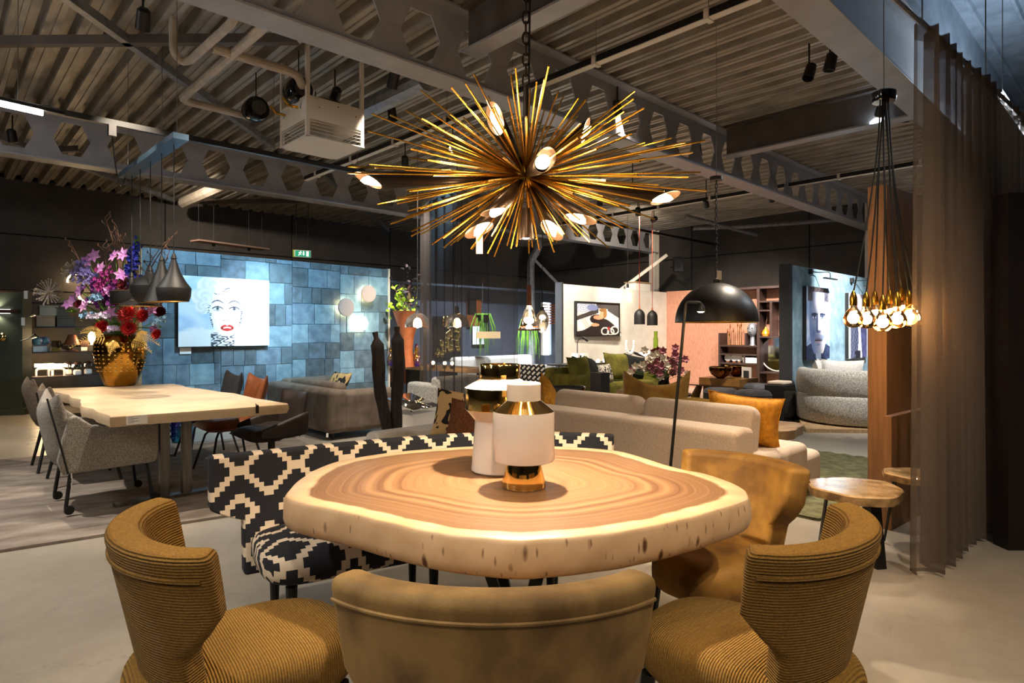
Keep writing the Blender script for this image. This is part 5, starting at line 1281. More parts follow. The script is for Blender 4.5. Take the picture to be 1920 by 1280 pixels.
def curtain(name, label, path, length, h, folds, amp, mat, rail=True, z0=.02, flare=1.0, rail_mat=None, ext=0):
    t = thing(name, label, 'curtain', (0,0,0))
    n = folds*14; m = MB(); nz = 14
    def fn(a, b):
        s = a; p, nr = path(s); w = math.sin(a*folds*2*math.pi); w2 = math.sin(a*folds*4.1*math.pi+1)*.2; am = amp*(.8+.5*flare*(1-b)+.25*math.sin(a*17))
        z = z0+b*(h-z0); q = p+nr*(w+w2)*am+ (path(min(1,s+.01))[0]-p).normalized()*am*.5*math.sin(a*folds*4*math.pi)*(.6+.4*b)
        return (q.x,q.y,z)
    m.grid(fn, n, nz); m.build('cloth', mat, t, sm=80)
    # hem bands top and bottom
    for zz, hh in ((h-.09,.085),(z0,.02)):
        m = MB()
        def fh(a,b):
            x = fn(a, (zz-z0)/(h-z0)); x2 = fn(a, min(1,(zz+hh-z0)/(h-z0))); q = Vector(x).lerp(Vector(x2), b); return (q.x-.001,q.y-.002,q.z)
        m.grid(fh, n, 2); m.build('hem', mat, t, sm=80)
    if rail:
        m = MB(); m.tube([path(k/20)[0]+Vector((0,0,h+.0)) for k in range(-ext,21)], .014, 8); m.build('curtain_rail', rail_mat or M['galv'], t)
        for s in (.02,.5,.98):
            p = path(s)[0]; m = MB(); m.tube([(p.x,p.y,h),(p.x,p.y,4.7 if h > 2.9 and p.x > 1.5 else ZD)], .004, 5); m.build('suspension_wire', M['steel'], t)
    return t
p0 = Vector((2.21,3.34,0)); cn_ = Vector((-DC.y,DC.x,0))
curtain('sheer_curtain', 'grey sheer curtain hanging in folds at the right', lambda s: (p0+DC*s*2.6, cn_), 2.6, 3.04, 15, .05, M['sheer'], ext=0)
m = MB(); m.tube([p0+Vector((0,0,3.03)), p0-DC*.55+Vector((0,0,3.03))], .014, 8); o = m.build('curtain_rail', M['galv'], bpy.data.objects['sheer_curtain'])
# bulb cluster
c = at(1657,180,3.6)
t = thing('bulb_cluster_pendant', 'cluster pendant of lit amber glass bulbs on black cords', 'pendant lamp', c)
m = MB(); m.lathe([(0,-.035),(.06,-.035),(.065,-.02),(.065,.02),(.05,.03),(0,.03)], 20); m.build('ceiling_rose', M['gloss_black'], t)
m = MB(); m.tube([(0,0,.03),(0,0,4.7-c.z)], .003, 5); m.build('suspension_wire', M['steel'], t)
amber = P('amber glass','ffd9a0',rough=.03,trans=1,ior=1.15)
for k,(px,py,Y) in enumerate(((1600,578,3.45),(1624,580,3.5),(1640,576,3.72),(1655,586,3.48),(1668,574,3.76),(1682,580,3.5),(1690,568,3.7),(1704,576,3.58),(1714,578,3.66))):
    e = at(px,py,Y)-c; a = Vector((e.x*.12,e.y*.12,-.03))
    pts = [a+(Vector((e.x,e.y,e.z+.09))-a)*s+Vector((math.sin(s*7+k)*.006,0,0))*(1-s)+Vector((e.x*.25*math.sin(s*math.pi)*-.4,0,0)) for s in [i/10 for i in range(11)]]
    m = MB(); m.tube(pts, .0045, 6); cd_ = m.build('cord', M['cord'], t)
    T = Matrix.Translation(e)
    m = MB(); m.lathe([(.005,.10),(.012,.085),(.02,.06),(.0205,.03),(.02,.015),(0,.015)], 14, T); m.build('socket', M['brass'], t)
    m = MB(); m.lathe([(.018,.018),(.022,.0),(.045,-.035),(.053,-.06),(.048,-.085),(.03,-.103),(0,-.11)], 18, T, cap=False); b_ = m.build('bulb', amber, t, sm=80)
    m = MB(); pts = [(.016*math.cos(i*1.6),.016*math.sin(i*1.6),-.02-.0055*i) for i in range(11)]; m.tube([Vector(p)+e for p in pts], .006, 6); m.build('filament', P('filament %d'%k,'ffffff',emit=(1,.72,.38),es=70), b_)
    light('POINT', c+e+Vector((0,0,-.055)), 7.0, WARM, t, .03)
# petrified wood side tables
def petrified(label, c, rx, ry, h, th, kind, rz):
    t = thing('side_table', label, 'side table', (c.x,c.y,0), rz, 'petrified wood side tables')
    n = 40; random.seed(int(rx*1000)); rad = [1+.05*math.sin(3*2*math.pi*i/n+1)+.03*math.sin(7*2*math.pi*i/n)+random.uniform(-.012,.012) for i in range(n)]
    m = MB(); pr = [(.0,h,),(.97,h),(1,h-.008)]
    for s,z in pr:
        for i in range(n): a = 2*math.pi*i/n; m.v.append((rx*rad[i]*max(s,.001)*math.cos(a), ry*rad[i]*max(s,.001)*math.sin(a), z))
    for i in range(2):
        for k in range(n): m.f.append((i*n+k,(i+1)*n+k,(i+1)*n+(k+1)%n,i*n+(k+1)%n))
    m.build('tabletop', M['petri'], t, sm=40)
    m = MB()
    for s,z in ((1,h-.008),(1.01,h-th*.5),(.99,h-th),(.001,h-th)):
        for i in range(n): a = 2*math.pi*i/n; q = s*(1+(.02*math.sin(i*2.9+z*60) if s>.5 else 0)); m.v.append((rx*rad[i]*q*math.cos(a), ry*rad[i]*q*math.sin(a), z))
    for i in range(3):
        for k in range(n): m.f.append((i*n+k,(i+1)*n+k,(i+1)*n+(k+1)%n,i*n+(k+1)%n))
    m.build('bark_edge', M['petri_side'], t, sm=50)
    for k in range(3):
        a = 2*math.pi*k/3+.4
        x, y = rx*.62*math.cos(a), ry*.62*math.sin(a)
        if kind == 'flat':
            m = MB(); Mx = Matrix.Translation((x,y,0)) @ Matrix.Rotation(a,4,'Z'); 
            m.add([(-.005,-.035,h-th),(.005,-.035,h-th),(.005,.035,h-th),(-.005,.035,h-th),(.045,-.03,0),(.055,-.03,0),(.055,.03,0),(.045,.03,0)], [(0,1,2,3),(4,7,6,5),(0,4,5,1),(1,5,6,2),(2,6,7,3),(3,7,4,0)], Mx); m.build('leg', M['black'], t)
            m = MB(); m.box(-.1,.055,-.03,.03,0,.012, Mx); m.build('foot', M['black'], t)
        else:
            m = MB(); d = Vector((math.cos(a),math.sin(a),0)); p = Vector((-d.y,d.x,0)); b0 = Vector((x,y,h-th)); m.tube([b0+p*.05, b0+d*.06+p*.008+Vector((0,0,-(h-th-.012))), b0+d*.06-p*.008+Vector((0,0,-(h-th-.012))), b0-p*.05], .006, 6); m.build('hairpin_leg', M['black'], t)
    return t
petrified('polished petrified wood side table in front of the wood partition', Vector((2.06,3.68,0)), .26, .24, .42, .055, 'flat', .3)
petrified('smaller petrified wood side table on hairpin legs half behind the curtain', Vector((2.53,3.86,0)), .18, .16, .46, .045, 'hairpin', .2)
# tree-slice coffee table behind the beige sofa and green rug
c = Vector((2.22,5.75,0))
t = thing('slice_coffee_table', 'tree-slice coffee table past the end of the beige sofa', 'coffee table', (c.x+.25,c.y+.5,0))
n = 30; m = MB()
for s,z in ((.001,.40),(.98,.40),(1,.39),(.97,.30),(.001,.30)):
    for i in range(n): a = 2*math.pi*i/n; r = .42*(1+.08*math.sin(3*a)+.05*math.sin(5*a+1))*s; m.v.append((r*math.cos(a)*1.15,r*math.sin(a)*.85,z))
for i in range(4):
    for k in range(n): m.f.append((i*n+k,(i+1)*n+k,(i+1)*n+(k+1)%n,i*n+(k+1)%n))
m.build('tabletop', P('slice wood','8f6e50','b59672',5,6,rough=.4,stretch=(1,3,1)), t, sm=40)
for k in range(3): a = k*2.1+.3; m = MB(); m.tube([(math.cos(a)*.3,math.sin(a)*.3,.3),(math.cos(a)*.34,math.sin(a)*.34,0)], .025, 8); m.build('leg', M['black'], t)
m = MB(); m.grid(lambda a,b: (-1.3+a*2.6,-.9+b*1.8,.02+.006*math.sin(a*90)*math.sin(b*70)), 50, 40); m.box(-1.3,1.3,-.9,.9,.001,.012)
tag(m.build('shag_rug', M['green_rug'], loc=(2.5,5.9,0), rz=ANG), 'mossy green shag rug beside the beige sofa', 'rug')
# ================================================================== TEAL WALL
aT = math.atan2((TB-TA).y,(TB-TA).x); eT = (TB-TA).normalized(); nT = Vector((eT.y,-eT.x,0))
def tw(px, py):
    r = (px-CX)/F; s = (r*TA.y-TA.x)/(eT.x-r*eT.y); Y = TA.y+eT.y*s; return s, H-(py-CY)/F*Y
def man(a, b):
    x, y = (a-.5)*.62, b; bg = mix((.70,.75,.84),(.50,.60,.75), nz_(a,b,.7)); c = bg
    if y < .17-.35*abs(x+.02)+.12: c = mix((.13,.16,.26),(.22,.27,.4), nz_(a*2,b,2))       # dark jacket
    if abs(x) < .10-.2*(.2-y) and y < .2: c = (.62,.68,.80)
    w = .235*(1-.55*max(0,(.42-y)/.36)**1.8)                                             # jaw narrows
    if .08 < y < .93 and abs(x) < w:
        u = x/w; sh = .5+.42*u; skin = mix((.30,.40,.60),(.93,.87,.85), sh)
        skin = mix(skin,(.96,.92,.90), max(0,1-ell(x,y,.03,.78,.17,.15))*.9)              # forehead light
        skin = mix(skin,(.90,.86,.86), max(0,1-ell(x,y,.12,.46,.09,.09))*.8)              # cheekbone
        skin = mix(skin,(.26,.35,.54), max(0,1-ell(x,y,-.13,.36,.1,.15))*.9); skin = mix(skin,(.45,.53,.70), max(0,1-ell(x,y,.15,.32,.07,.12))*.8)
        c = mix(skin, mix(skin,(.6,.66,.78),.5), nz_(a,b,2.2)*.3)
        for cx in (-.105,.1):
            c = mix(c,(.16,.22,.38), max(0,1-ell(x,y,cx,.595,.1,.06))*1.0)
            if abs(x-cx) < .085 and abs(y-(.632-.12*abs(abs(x)-.1))) < .013: c = (.12,.15,.25)
            if ell(x,y,cx,.582,.05,.019) < 1: c = (.80,.84,.90)
            if ell(x,y,cx,.584,.02,.02) < 1: c = (.12,.20,.36)
            if abs(x-cx) < .055 and abs(y-.602+.5*(x-cx)**2*8) < .006: c = (.1,.12,.2)
        if .40 < y < .64 and abs(x-.012) < .02+.02*(.64-y): c = (.95,.92,.91)
        if .38 < y < .6 and -.06 < x < -.012-.02*(.64-y): c = mix(c,(.22,.3,.48),.75)
        if ell(x,y,0,.385,.06,.022) < 1: c = mix(c,(.2,.26,.42),.6)
        if ell(x,y,0,.30,.13,.05) < 1 and y > .262: c = mix(c,(.40,.46,.60),.55)          # stubble
        if ell(x,y,0,.262,.10,.034) < 1: c = (.62,.56,.62) if y < .262 else (.42,.40,.50)
        if abs(y-.262) < .006 and abs(x) < .1: c = (.14,.15,.24)
        c = mix(c,(.30,.38,.55), max(0,1-ell(x,y,0,.205,.08,.022))*.8)
    if y > .80 and (abs(x) > .15 or y > .93) and abs(x) < .27: c = mix((.16,.16,.22),(.40,.37,.40), nz_(a*2,b,4))
    return c
def suit(a, b):
    x, y = a, b; c = (.9,.9,.93)
    if x < .42+.1*math.sin(y*5) and x > .1: c = mix((.12,.13,.2),(.4,.42,.52), nz_(a*3,b,3))
    if x > .5+.35*(1-y)*.6 and x < .98: c = mix((.2,.2,.34),(.3,.31,.48), nz_(a,b,1))
    if .35 < x < .62 and y < .12: c = (.1,.1,.14)
    if ell(x,y,.6,.92,.3,.25) < 1: c = (.55,.54,.62)
    return c
def hang(name, x0,x1,ytop,ybot,fn,nx,nz,label,th=.06,**k):
    s0, zb = tw(x0,ybot); s1, _ = tw(x1,ybot); _, zt = tw(x0,ytop); p = TA+eT*s0+nT*.005; return canvas(name, s1-s0, zt-zb, fn, nx, nz, label, Vector((p.x,p.y,zb)), aT, th, **k), s0, s1, zt
_, sa, sb, zt1 = hang('portrait_canvas', 1504,1548,536,675,man,90,140,'tall blue toned portrait of a man on the teal wall')
_, sc_a, sc_b, zt2 = hang('portrait_canvas', 1584,1619,549,672,suit,60,100,'tall dark and white figure painting right of the man portrait')
for k,(s,zt) in enumerate((((sa+sb)/2,zt1),((sc_a+sc_b)/2,zt2))):
    p = TA+eT*s+nT*.005; p.z = zt+.12
    t = thing('picture_lamp', ['picture lamp arm above the man portrait','picture lamp arm above the dark figure painting'][k], 'wall lamp', p, aT, 'picture lamps')
    m = MB(); m.box(-.25,-.19,-.05,0,.08,.16); m.build('driver_box', M['black'], t)
    m = MB(); m.tube(rnd_path([(-.2,-.03,.12),(0,-.06,.12),(.05,-.22,.12),(.05,-.22,.02)],.04), .008, 6); m.build('arm', M['black'], t)
    m = MB(); m.box(-.2,.3,-.25,-.2,0,.02); m.build('light_bar', M['black'], t)
    light('SPOT', p+nT*.24+eT*.05+Vector((0,0,.0)), 22, (1,.86,.68), t, .05, p+Vector((0,0,-.6)), 110, .9)
# round daybed
c = Vector((5.02,8.95,.05))
t = thing('round_daybed', 'round pale woven daybed with a curved back before the teal wall', 'sofa', c, ANG)
m = MB(); m.lathe([(0,.02),(.83,.02),(.86,.05),(.87,.2),(.87,.36),(.84,.41),(.75,.43),(0,.43)], 56, sy=.92); m.build('base', M['grid_fabric'], t, sm=60)
def bk(a,b):
    th = math.pi*.62+a*math.pi*.98; ca, sa_ = math.cos(th), math.sin(th); bb = b*2*math.pi
    r = .765+.10*math.cos(bb)*1.0; z = .56+.20*max(-1,min(1,1.25*math.sin(bb))); return (r*ca, r*sa_*.92, z)
m = MB(); m.grid(bk, 34, 16, cv=True); n0 = 16
m.f.append(tuple(range(16))); m.f.append(tuple(33*16+j for j in range(15,-1,-1))); m.build('backrest', M['grid_fabric'], t, sm=60)
hang_tag(t, (.0,-.82,.75), .06, .12)
qd = c+Matrix.Rotation(ANG,3,'Z') @ Vector((-.05,-.45,.62)); cushion('large woven cushion lying against the daybed back, front', M['grid_fabric'], .62,.5,.2, qd, ANG-.5, -.3, .15)
qd = c+Matrix.Rotation(ANG,3,'Z') @ Vector((-.5,.05,.66)); cushion('pale cushion at the left of the round daybed', M['white_fabric'], .55,.48,.18, qd, ANG-1.5, -.3)
qd = c+Matrix.Rotation(ANG,3,'Z') @ Vector((-.25,.4,.66)); cushion('white cushion at the rear of the round daybed', M['white_fabric'], .6,.45,.18, qd, ANG+.3, -.3)
c = at(1629,731,10.6); 
t = thing('round_side_table', 'small round white-topped side table behind the daybed', 'side table', (c.x,c.y,.05))
m = MB(); m.lathe([(0,.3),(.24,.3),(.24,.33),(0,.33)], 28); m.build('tabletop', M['white'], t)
m = MB(); m.tube([(0,0,0),(0,0,.3)], .02, 8); m.lathe([(0,0),(.16,0),(.16,.015),(0,.015)], 20); m.build('pedestal', M['black'], t)
# ================================================================== PINK WALL SHELVES
aP = ANG-math.pi/2; eP = Vector((.6869,-.7268,0)); nP = -U
def pw(px, py, off=0):
    o = WB+nP*off; r = (px-CX)/F; s = (r*o.y-o.x)/(eP.x-r*eP.y); Y = o.y+eP.y*s; return s, H-(py-CY)/F*Y
SD = .34
t = thing('wall_shelf_unit', 'dark wooden open shelf unit built on the pink wall', 'shelf', WB, aP)
def sx(px): return pw(px,600,SD)[0]
def sz(px,py): return pw(px,py,SD)[1]
def board(x0,x1,z0,z1,name='shelf_board'): m = MB(); m.box(x0,x1,-SD,-.002,z0,z1); m.build(name, M['shelf_wood'], t)

XL = sx(1347); XM = sx(1419); XR = 4.15
board(XL-.0,XL+.045,.0,1.30,'side_panel'); board(XM,XM+.06,0,2.28,'side_panel'); board(XR-.045,XR,0,2.28,'side_panel')
board(XL,XR,2.25,2.3); 
lv = [sz(1380,y) for y in (647,663,680)]
for z in lv: board(XL+.045,XM,z-.035,z)
zsA = [sz(1450,y) for y in (563,580,630,698)]
board(XM+.06,XR-.045,zsA[0]-.035,zsA[0]); board(XM+.06,sx(1443),zsA[1]-.035,zsA[1]); board(XM+.06,XR-.045,zsA[2]-.035,zsA[2]); board(XM+.06,XR-.045,zsA[3]-.035,zsA[3])
board(sx(1443),sx(1443)+.05,zsA[2],zsA[0]-.035,'divider'); board(sx(1396),sx(1396)+.04,lv[0],1.30,'divider'); board(sx(1394),sx(1394)+.03,lv[2],lv[1]-.035,'divider'); board(sx(1369),sx(1369)+.03,.0,lv[2]-.035,'divider')
board(XL,XM,1.265,1.30) if False else None
def onsh(px, z, off=.2):
    s = pw(px,600,off)[0]; p = WB+nP*off+eP*s; p.z = z; return p
for k,(px,h) in enumerate(((1364,.26),(1367,.2),(1369,.38),(1375,.28),(1383,.4),(1387,.36),(1390,.41))):
    p = onsh(px,lv[0]); t = thing('candlestick', 'slim brass candlestick %s' % ['at the left end of the shelf','second from the left, the shortest','third from the left, tall','standing alone in mid shelf','tall, first of the right-hand three','middle of the right-hand three','at the right end, the tallest'][k], 'candlestick', p, 0, 'candlesticks on the pink wall shelf')
    m = MB(); m.lathe([(0,0),(.03,0),(.03,.008),(.006,.012),(.006,h),(.012,h+.005),(.016,h+.05),(0,h+.05)], 12); m.build('holder', M['brass'], t)
    m = MB(); m.lathe([(0,h+.05),(.01,h+.05),(.01,h+.1),(0,h+.105)], 8); m.build('candle', M['tan_leather'], t)
p = onsh(1411,lv[0]+.06,.38); p.z = H-(655-CY)/F*p.y+.0
t = thing('head_sculpture', 'grey stone head sculpture mounted at the shelf edge', 'sculpture', onsh(1411,lv[0],.24), aP)
m = MB(); m.ball((0,0,.34), .13, 18, 12, (.85,1,1.25)); m.build('head', M['galv'], t); m = MB(); m.add([(-.02,-.12,.36),(.02,-.12,.36),(.03,-.13,.29),(-.03,-.13,.29),(0,-.17,.30)],[(0,1,4),(1,2,4),(2,3,4),(3,0,4)]); m.build('nose', M['galv'], t)
for s in (-1,1): m = MB(); m.ball((s*.045,-.115,.375),.022,10,6,(1,.5,.6)); m.build('eye', M['slate_fabric'], t)
m = MB(); m.ball((0,-.11,.25),.035,10,6,(1,.4,.35)); m.build('mouth', M['slate_fabric'], t)
m = MB(); m.lathe([(0,0),(.07,0),(.05,.03),(.05,.2),(0,.24)],14); m.build('neck', M['galv'], t)
p = onsh(1436,zsA[2]); t = thing('orange_vase', 'small orange bottle vase with a thin stem on the shelf', 'vase', p)
m = MB(); m.lathe([(0,0),(.07,0),(.085,.05),(.06,.12),(.02,.17),(.018,.2),(0,.2)],20); m.build('body', P('orange glaze','c9781f',rough=.2), t); m = MB(); m.tube([(0,0,.2),(.01,0,.32),(.03,0,.38)],.005,5); m.build('stem', M['twig'], t)
p = onsh(1458,zsA[3]+.001,.12); s_, zc = pw(1457,662,.12); rr = .36
t = thing('round_mirror', 'round mirror with a pale rim leaning on the shelf', 'mirror', Vector((p.x,p.y,zsA[3]+rr+.02)), aP)
m = MB(); m.lathe([(0,0),(rr,0),(rr,.01),(0,.01)],48, Matrix.Rotation(R(90),4,'X')); m.build('glass', M['chrome'], t)
m = MB(); m.tube([(rr*math.cos(a),0,rr*math.sin(a)) for a in [i*2*math.pi/48 for i in range(49)]],.018,8,cap=False); m.build('rim', M['white_paint'], t)
for k,(px,) in enumerate(((1365,),(1377,),(1387,))):
    p = onsh(px,lv[2]); t = thing('ring_clock', ['left','middle','right'][k]+' small white ring ornament on the low shelf', 'ornament', p, aP, 'white ring ornaments')
    m = MB(); m.lathe([(0,-.02),(.075,-.02),(.08,0),(.075,.02),(0,.02)],22,Matrix.Translation((0,0,.1)) @ Matrix.Rotation(R(90),4,'X')); m.build('disc', M['white'], t); m = MB(); m.box(-.03,.03,-.03,.03,0,.025); m.build('foot', M['tan_leather'], t)
p = onsh(1410,lv[2]); t = thing('white_box', 'white box lying on the low shelf beside the ring ornaments', 'box', p, aP); rbox('body',-.16,.16,-.1,.1,0,.1,M['white'],t,.008); rbox('lid',-.165,.165,-.105,.105,.1,.12,M['white'],t,.006)
p = onsh(1470,zsA[2]); t = thing('wire_lantern', 'thin wire lantern frame on the shelf beside the teal wall', 'lantern', p, aP)
for x in (-.1,.1):
    for y in (-.08,.08): m = MB(); m.tube([(x,y,0),(x,y,.4)],.004,4); m.build('post', M['black'], t)
m = MB(); m.box(-.1,.1,-.08,.08,.4,.408); m.build('lid', M['black'], t)
m = MB(); m.box(-.1,.1,-.08,.08,0,.008); m.build('base', M['black'], t)
# ---- glass root table with bronze bowls
c = at(1385,735,10.4); 
t = thing('root_coffee_table', 'glass coffee table on a carved gold root base before the pink wall', 'coffee table', (c.x,c.y,0), ANG-math.pi/2)
m = MB(); m.box(-.75,.75,-.5,.5,.42,.44); m.build('glass_top', P('bronze glass','3a2818',rough=.05,coat=1), t, bevel=.004)
random.seed(9)
for k in range(14):
    x = -.65+k*.1; m = MB(); m.tube([(x,random.uniform(-.3,.1),.42),(x+random.uniform(-.15,.15),random.uniform(-.3,.3),.2),(x+random.uniform(-.1,.1),random.uniform(-.3,.3),0)],[.05,.08,.06],8); m.build('root', P('gilded root %d'%k,'7a5c26','4d3816',12,rough=.4,metal=.4), t)
c2 = at(1366,725,10.42)
t = thing('pedestal_tray', 'brown wooden display block under the bronze bowls', 'tray', (c2.x,c2.y,.44), ANG-math.pi/2); rbox('block', -.36,.36,-.34,.34,0,.12, P('gold brown block','8a6230','6f4c22',5,rough=.35), t, .006)
bz = P('polished bronze','5e3414',rough=.08,metal=1)
for k,(px,lb) in enumerate(((1351,'left polished bronze bowl on the wooden block'),(1381,'right polished bronze bowl on the wooden block'))):
    q = at(px,709,10.2+.42*k); q.z = .56; t = thing('bronze_bowl', lb, 'bowl', q, 0, 'bronze bowls')
    m = MB(); m.lathe([(0,0),(.06,0),(.07,.015),(.15,.07),(.185,.14),(.19,.19),(.182,.19),(.17,.13),(.1,.04),(0,.03)],32,cap=False); m.build('bowl', bz, t, sm=60); m = MB(); m.tube([(.188*math.cos(a),.188*math.sin(a),.19) for a in [i*2*math.pi/32 for i in range(33)]],.005,6,cap=False); m.build('rim', M['gold'], t)
q = at(1400,700,10.35); t = thing('framed_photo', 'small white framed photo beside the bronze bowls', 'picture frame', (q.x,q.y,.44), ANG-math.pi/2-.3); m = MB(); m.box(-.1,.1,-.01,.01,0,.3); m.build('frame', M['white'], t); m = MB(); m.box(-.06,.06,-.012,-.01,.06,.24); m.build('photo', M['slate_fabric'], t)
# ---- poufs, black cabinet
for k,(px,py,Y,r,lb) in enumerate(((1350,735,9.0,.235,'left grey velvet pouf behind the mustard cushion'),(1412,738,8.7,.245,'right grey velvet pouf with a stitched side'),(1424,730,9.75,.24,'grey velvet pouf farthest back of the three'))):
    c = at(px,py,Y); t = thing('pouf', lb, 'pouf', (c.x,c.y,0), 0, 'grey poufs')
    m = MB(); m.lathe([(0,0),(r*.96,0),(r,.03),(r,.43),(r*.96,.485),(r*.8,.51),(0,.52)],36); m.build('body', M['grey_velvet'], t, sm=60)
    m = MB(); m.tube([(r*1.0*math.cos(a),r*math.sin(a),.45) for a in [i*2*math.pi/36 for i in range(37)]],.008,6,cap=False); m.build('piping', M['grey_velvet'], t)
    for i in range(10):
        a = -math.pi/2+(i-4.5)*.22; q = MB(); q.tube([(r*1.003*math.cos(a+(j%2)*.04),r*1.003*math.sin(a+(j%2)*.04),.06+j*.052) for j in range(8)],.006,4); q.build('stitching', M['taupe_velvet'], t)
c = at(1462,755,9.1); t = thing('black_cabinet', 'small black cabinet at the end of the teal wall', 'cabinet', (c.x,c.y,0), ANG); rbox('body',-.2,.2,-.14,.14,.02,.56,M['black'],t,.01); m = MB(); m.box(-.19,.19,-.145,-.14,.05,.53); m.build('door', M['gloss_black'], t)
q = at(1455,722,9.1); t = thing('folded_throw', 'folded cream throw on the black cabinet', 'blanket', (c.x,c.y,.56), ANG); rbox('fold',-.16,.16,-.12,.12,0,.05,M['cream_fabric'],t,.02)
# ================================================================== WHITE WALL GROUP
def ww(px, py, off=0):
    o = WA-V*off; r = (px-CX)/F; s = (r*o.y-o.x)/(U.x-r*U.y); Y = o.y+U.y*s; return s, H-(py-CY)/F*Y
def deco(a, b):
    x, y = a, b; c = mix((.78,.76,.74),(.9,.88,.86), (int(x*7+y*3) % 2)*.8)
    if y > .72 and x < .42: c = mix((.82,.83,.86),(.6,.62,.68), .5+.5*math.sin(ell(x,y,.15,.85,.06,.06)*7))
    if y > .45+x*.5 and y < .58+x*.55 and x < .5: c = (.25,.22,.21)
    if y > .9-.1*x and x > .45: c = (.3,.27,.26)
    if x > .72 and y > 1.35-x*.8: c = (.28,.26,.25)
    if ell(x,y,.36,.86,.13,.1) < 1: c = (.5,.53,.68)
    if y < .1+.42*math.exp(-((x-.62)/.33)**2): c = (.13,.11,.11)
    if ell(x,y,.47,.5,.17,.15) < 1: c = (.14,.1,.1)
    if ell(x,y,.5,.56,.12,.07) < 1: c = (.85,.6,.45)
    if ell(x,y,.6,.66,.075,.11) < 1: c = (.86,.63,.48)
    if ell(x,y,.645,.7,.06,.16) < 1 and x > .62: c = (.6,.42,.22)
    if ell(x,y,.6,.79,.085,.05) < 1: c = (.55,.38,.2)
    if ell(x,y,.42,.32,.1,.05) < 1: c = (.86,.62,.47)
    for cx,cy,r in ((.66,.12,.1),(.9,.15,.11),(.8,.1,.09)):
        q = ell(x,y,cx,cy,r,r*1.3)
        if .7 < q < 1: c = (.85,.82,.78)
    if ell(x,y,.75,.2,.03,.06) < 1: c = (.6,.15,.12)
    return c
s0, zb_ = ww(1078,628); s1, _ = ww(1157,630); _, zt = ww(1078,567); p = WA+U*s0-V*.005
canvas('framed_picture', s1-s0, zt-zb_, deco, 110, 80, 'framed picture of a woman leaning over a dark curved shape on the white wall', Vector((p.x,p.y,zb_)), ANG, .04, frame=.03)
s_, z_ = ww(1161,627); p = WA+U*s_-V*.01; t = thing('price_card', 'small dark price card at the corner of the framed picture', 'price card', (p.x,p.y,z_), ANG, 'white price cards'); m = MB(); m.box(-.03,.05,-.006,0,-.05,.05); m.build('card', M['black'], t); m = MB(); m.box(-.01,.04,-.008,-.006,-.04,.03); m.build('paper', M['white'], t)
# bell pendants
for k,(px,py,lb) in enumerate(((1199,608,'left black bell pendant lamp before the white wall'),(1223,610,'right black bell pendant lamp before the white wall'))):
    c = at(px,py,12.3+.2*k); t = thing('bell_pendant', lb, 'pendant lamp', c, 0, 'black bell pendants')
    pr = [(.108,0),(.108,.17),(.1,.22),(.075,.265),(.03,.3),(.018,.31)]
    m = MB(); m.lathe(pr, 26, cap=False); m.build('shade', pm_, t, sm=50); m = MB(); m.lathe([(r*.95,z) for r,z in pr], 26, cap=False); m.build('shade_lining', M['white'], t, sm=50)
    m = MB(); m.lathe([(0,.31),(.02,.31),(.016,.36),(0,.36)],10); m.build('cap', M['terracotta'], t); m = MB(); m.tube([(0,0,.35),(0,0,ZD-c.z)],.007,5); m.build('cord', M['red_cord'], t)
    m = MB(); m.ball((0,0,.06),.035,10,8); m.build('bulb', M['bulb_soft'], t); light('SPOT', c+Vector((0,0,.05)), 60, (1,.9,.62), t, .03, c+Vector((0,.0,-2)), 120, .6)
c = at(1177,548,14.2); t = thing('bare_bulb_pendant', 'bare glowing bulb hanging above the white wall', 'pendant lamp', c); m = MB(); m.lathe([(0,-.06),(.04,-.05),(.065,0),(.05,.06),(.022,.1),(0,.1)],16); m.build('bulb', M['bulb'], t); m = MB(); m.lathe([(0,.1),(.03,.1),(.03,.19),(0,.2)],12); m.build('socket', M['black'], t); m = MB(); m.tube([(0,0,.2),(0,0,ZD-c.z)],.006,5); m.build('cord', M['cord'], t); light('POINT', c-Vector((0,.1,.1)), 25, WARM, t, .06)
c = at(1196,548,14.9); t = thing('white_cabinet_top', 'white box showing above the white wall', 'box', (c.x,c.y,0), ANG); m = MB(); m.box(-.3,.3,-.15,.15,0,2.5); m.build('body', M['white_paint'], t); m = MB(); m.box(-.32,.32,-.17,.17,2.5,2.52); m.build('top', M['oak'], t)
c = at(1271,494,15.0); t = thing('wall_speaker', 'small black speaker high on the dark back wall', 'speaker', c, ANG-.8); m = MB(); m.box(-.11,.11,-.1,.1,-.2,.16); m.build('cabinet', M['black'], t, bevel=.01); m = MB(); m.lathe([(0,0),(.07,0),(.075,.01),(0,.012)],18,Matrix.Translation((0,-.1,-.06)) @ Matrix.Rotation(R(90),4,'X')); m.build('woofer', M['slate_fabric'], t); m = MB(); m.tube([(0,.1,0),(0,.8,0)],.02,6); m.build('bracket', M['black'], t)
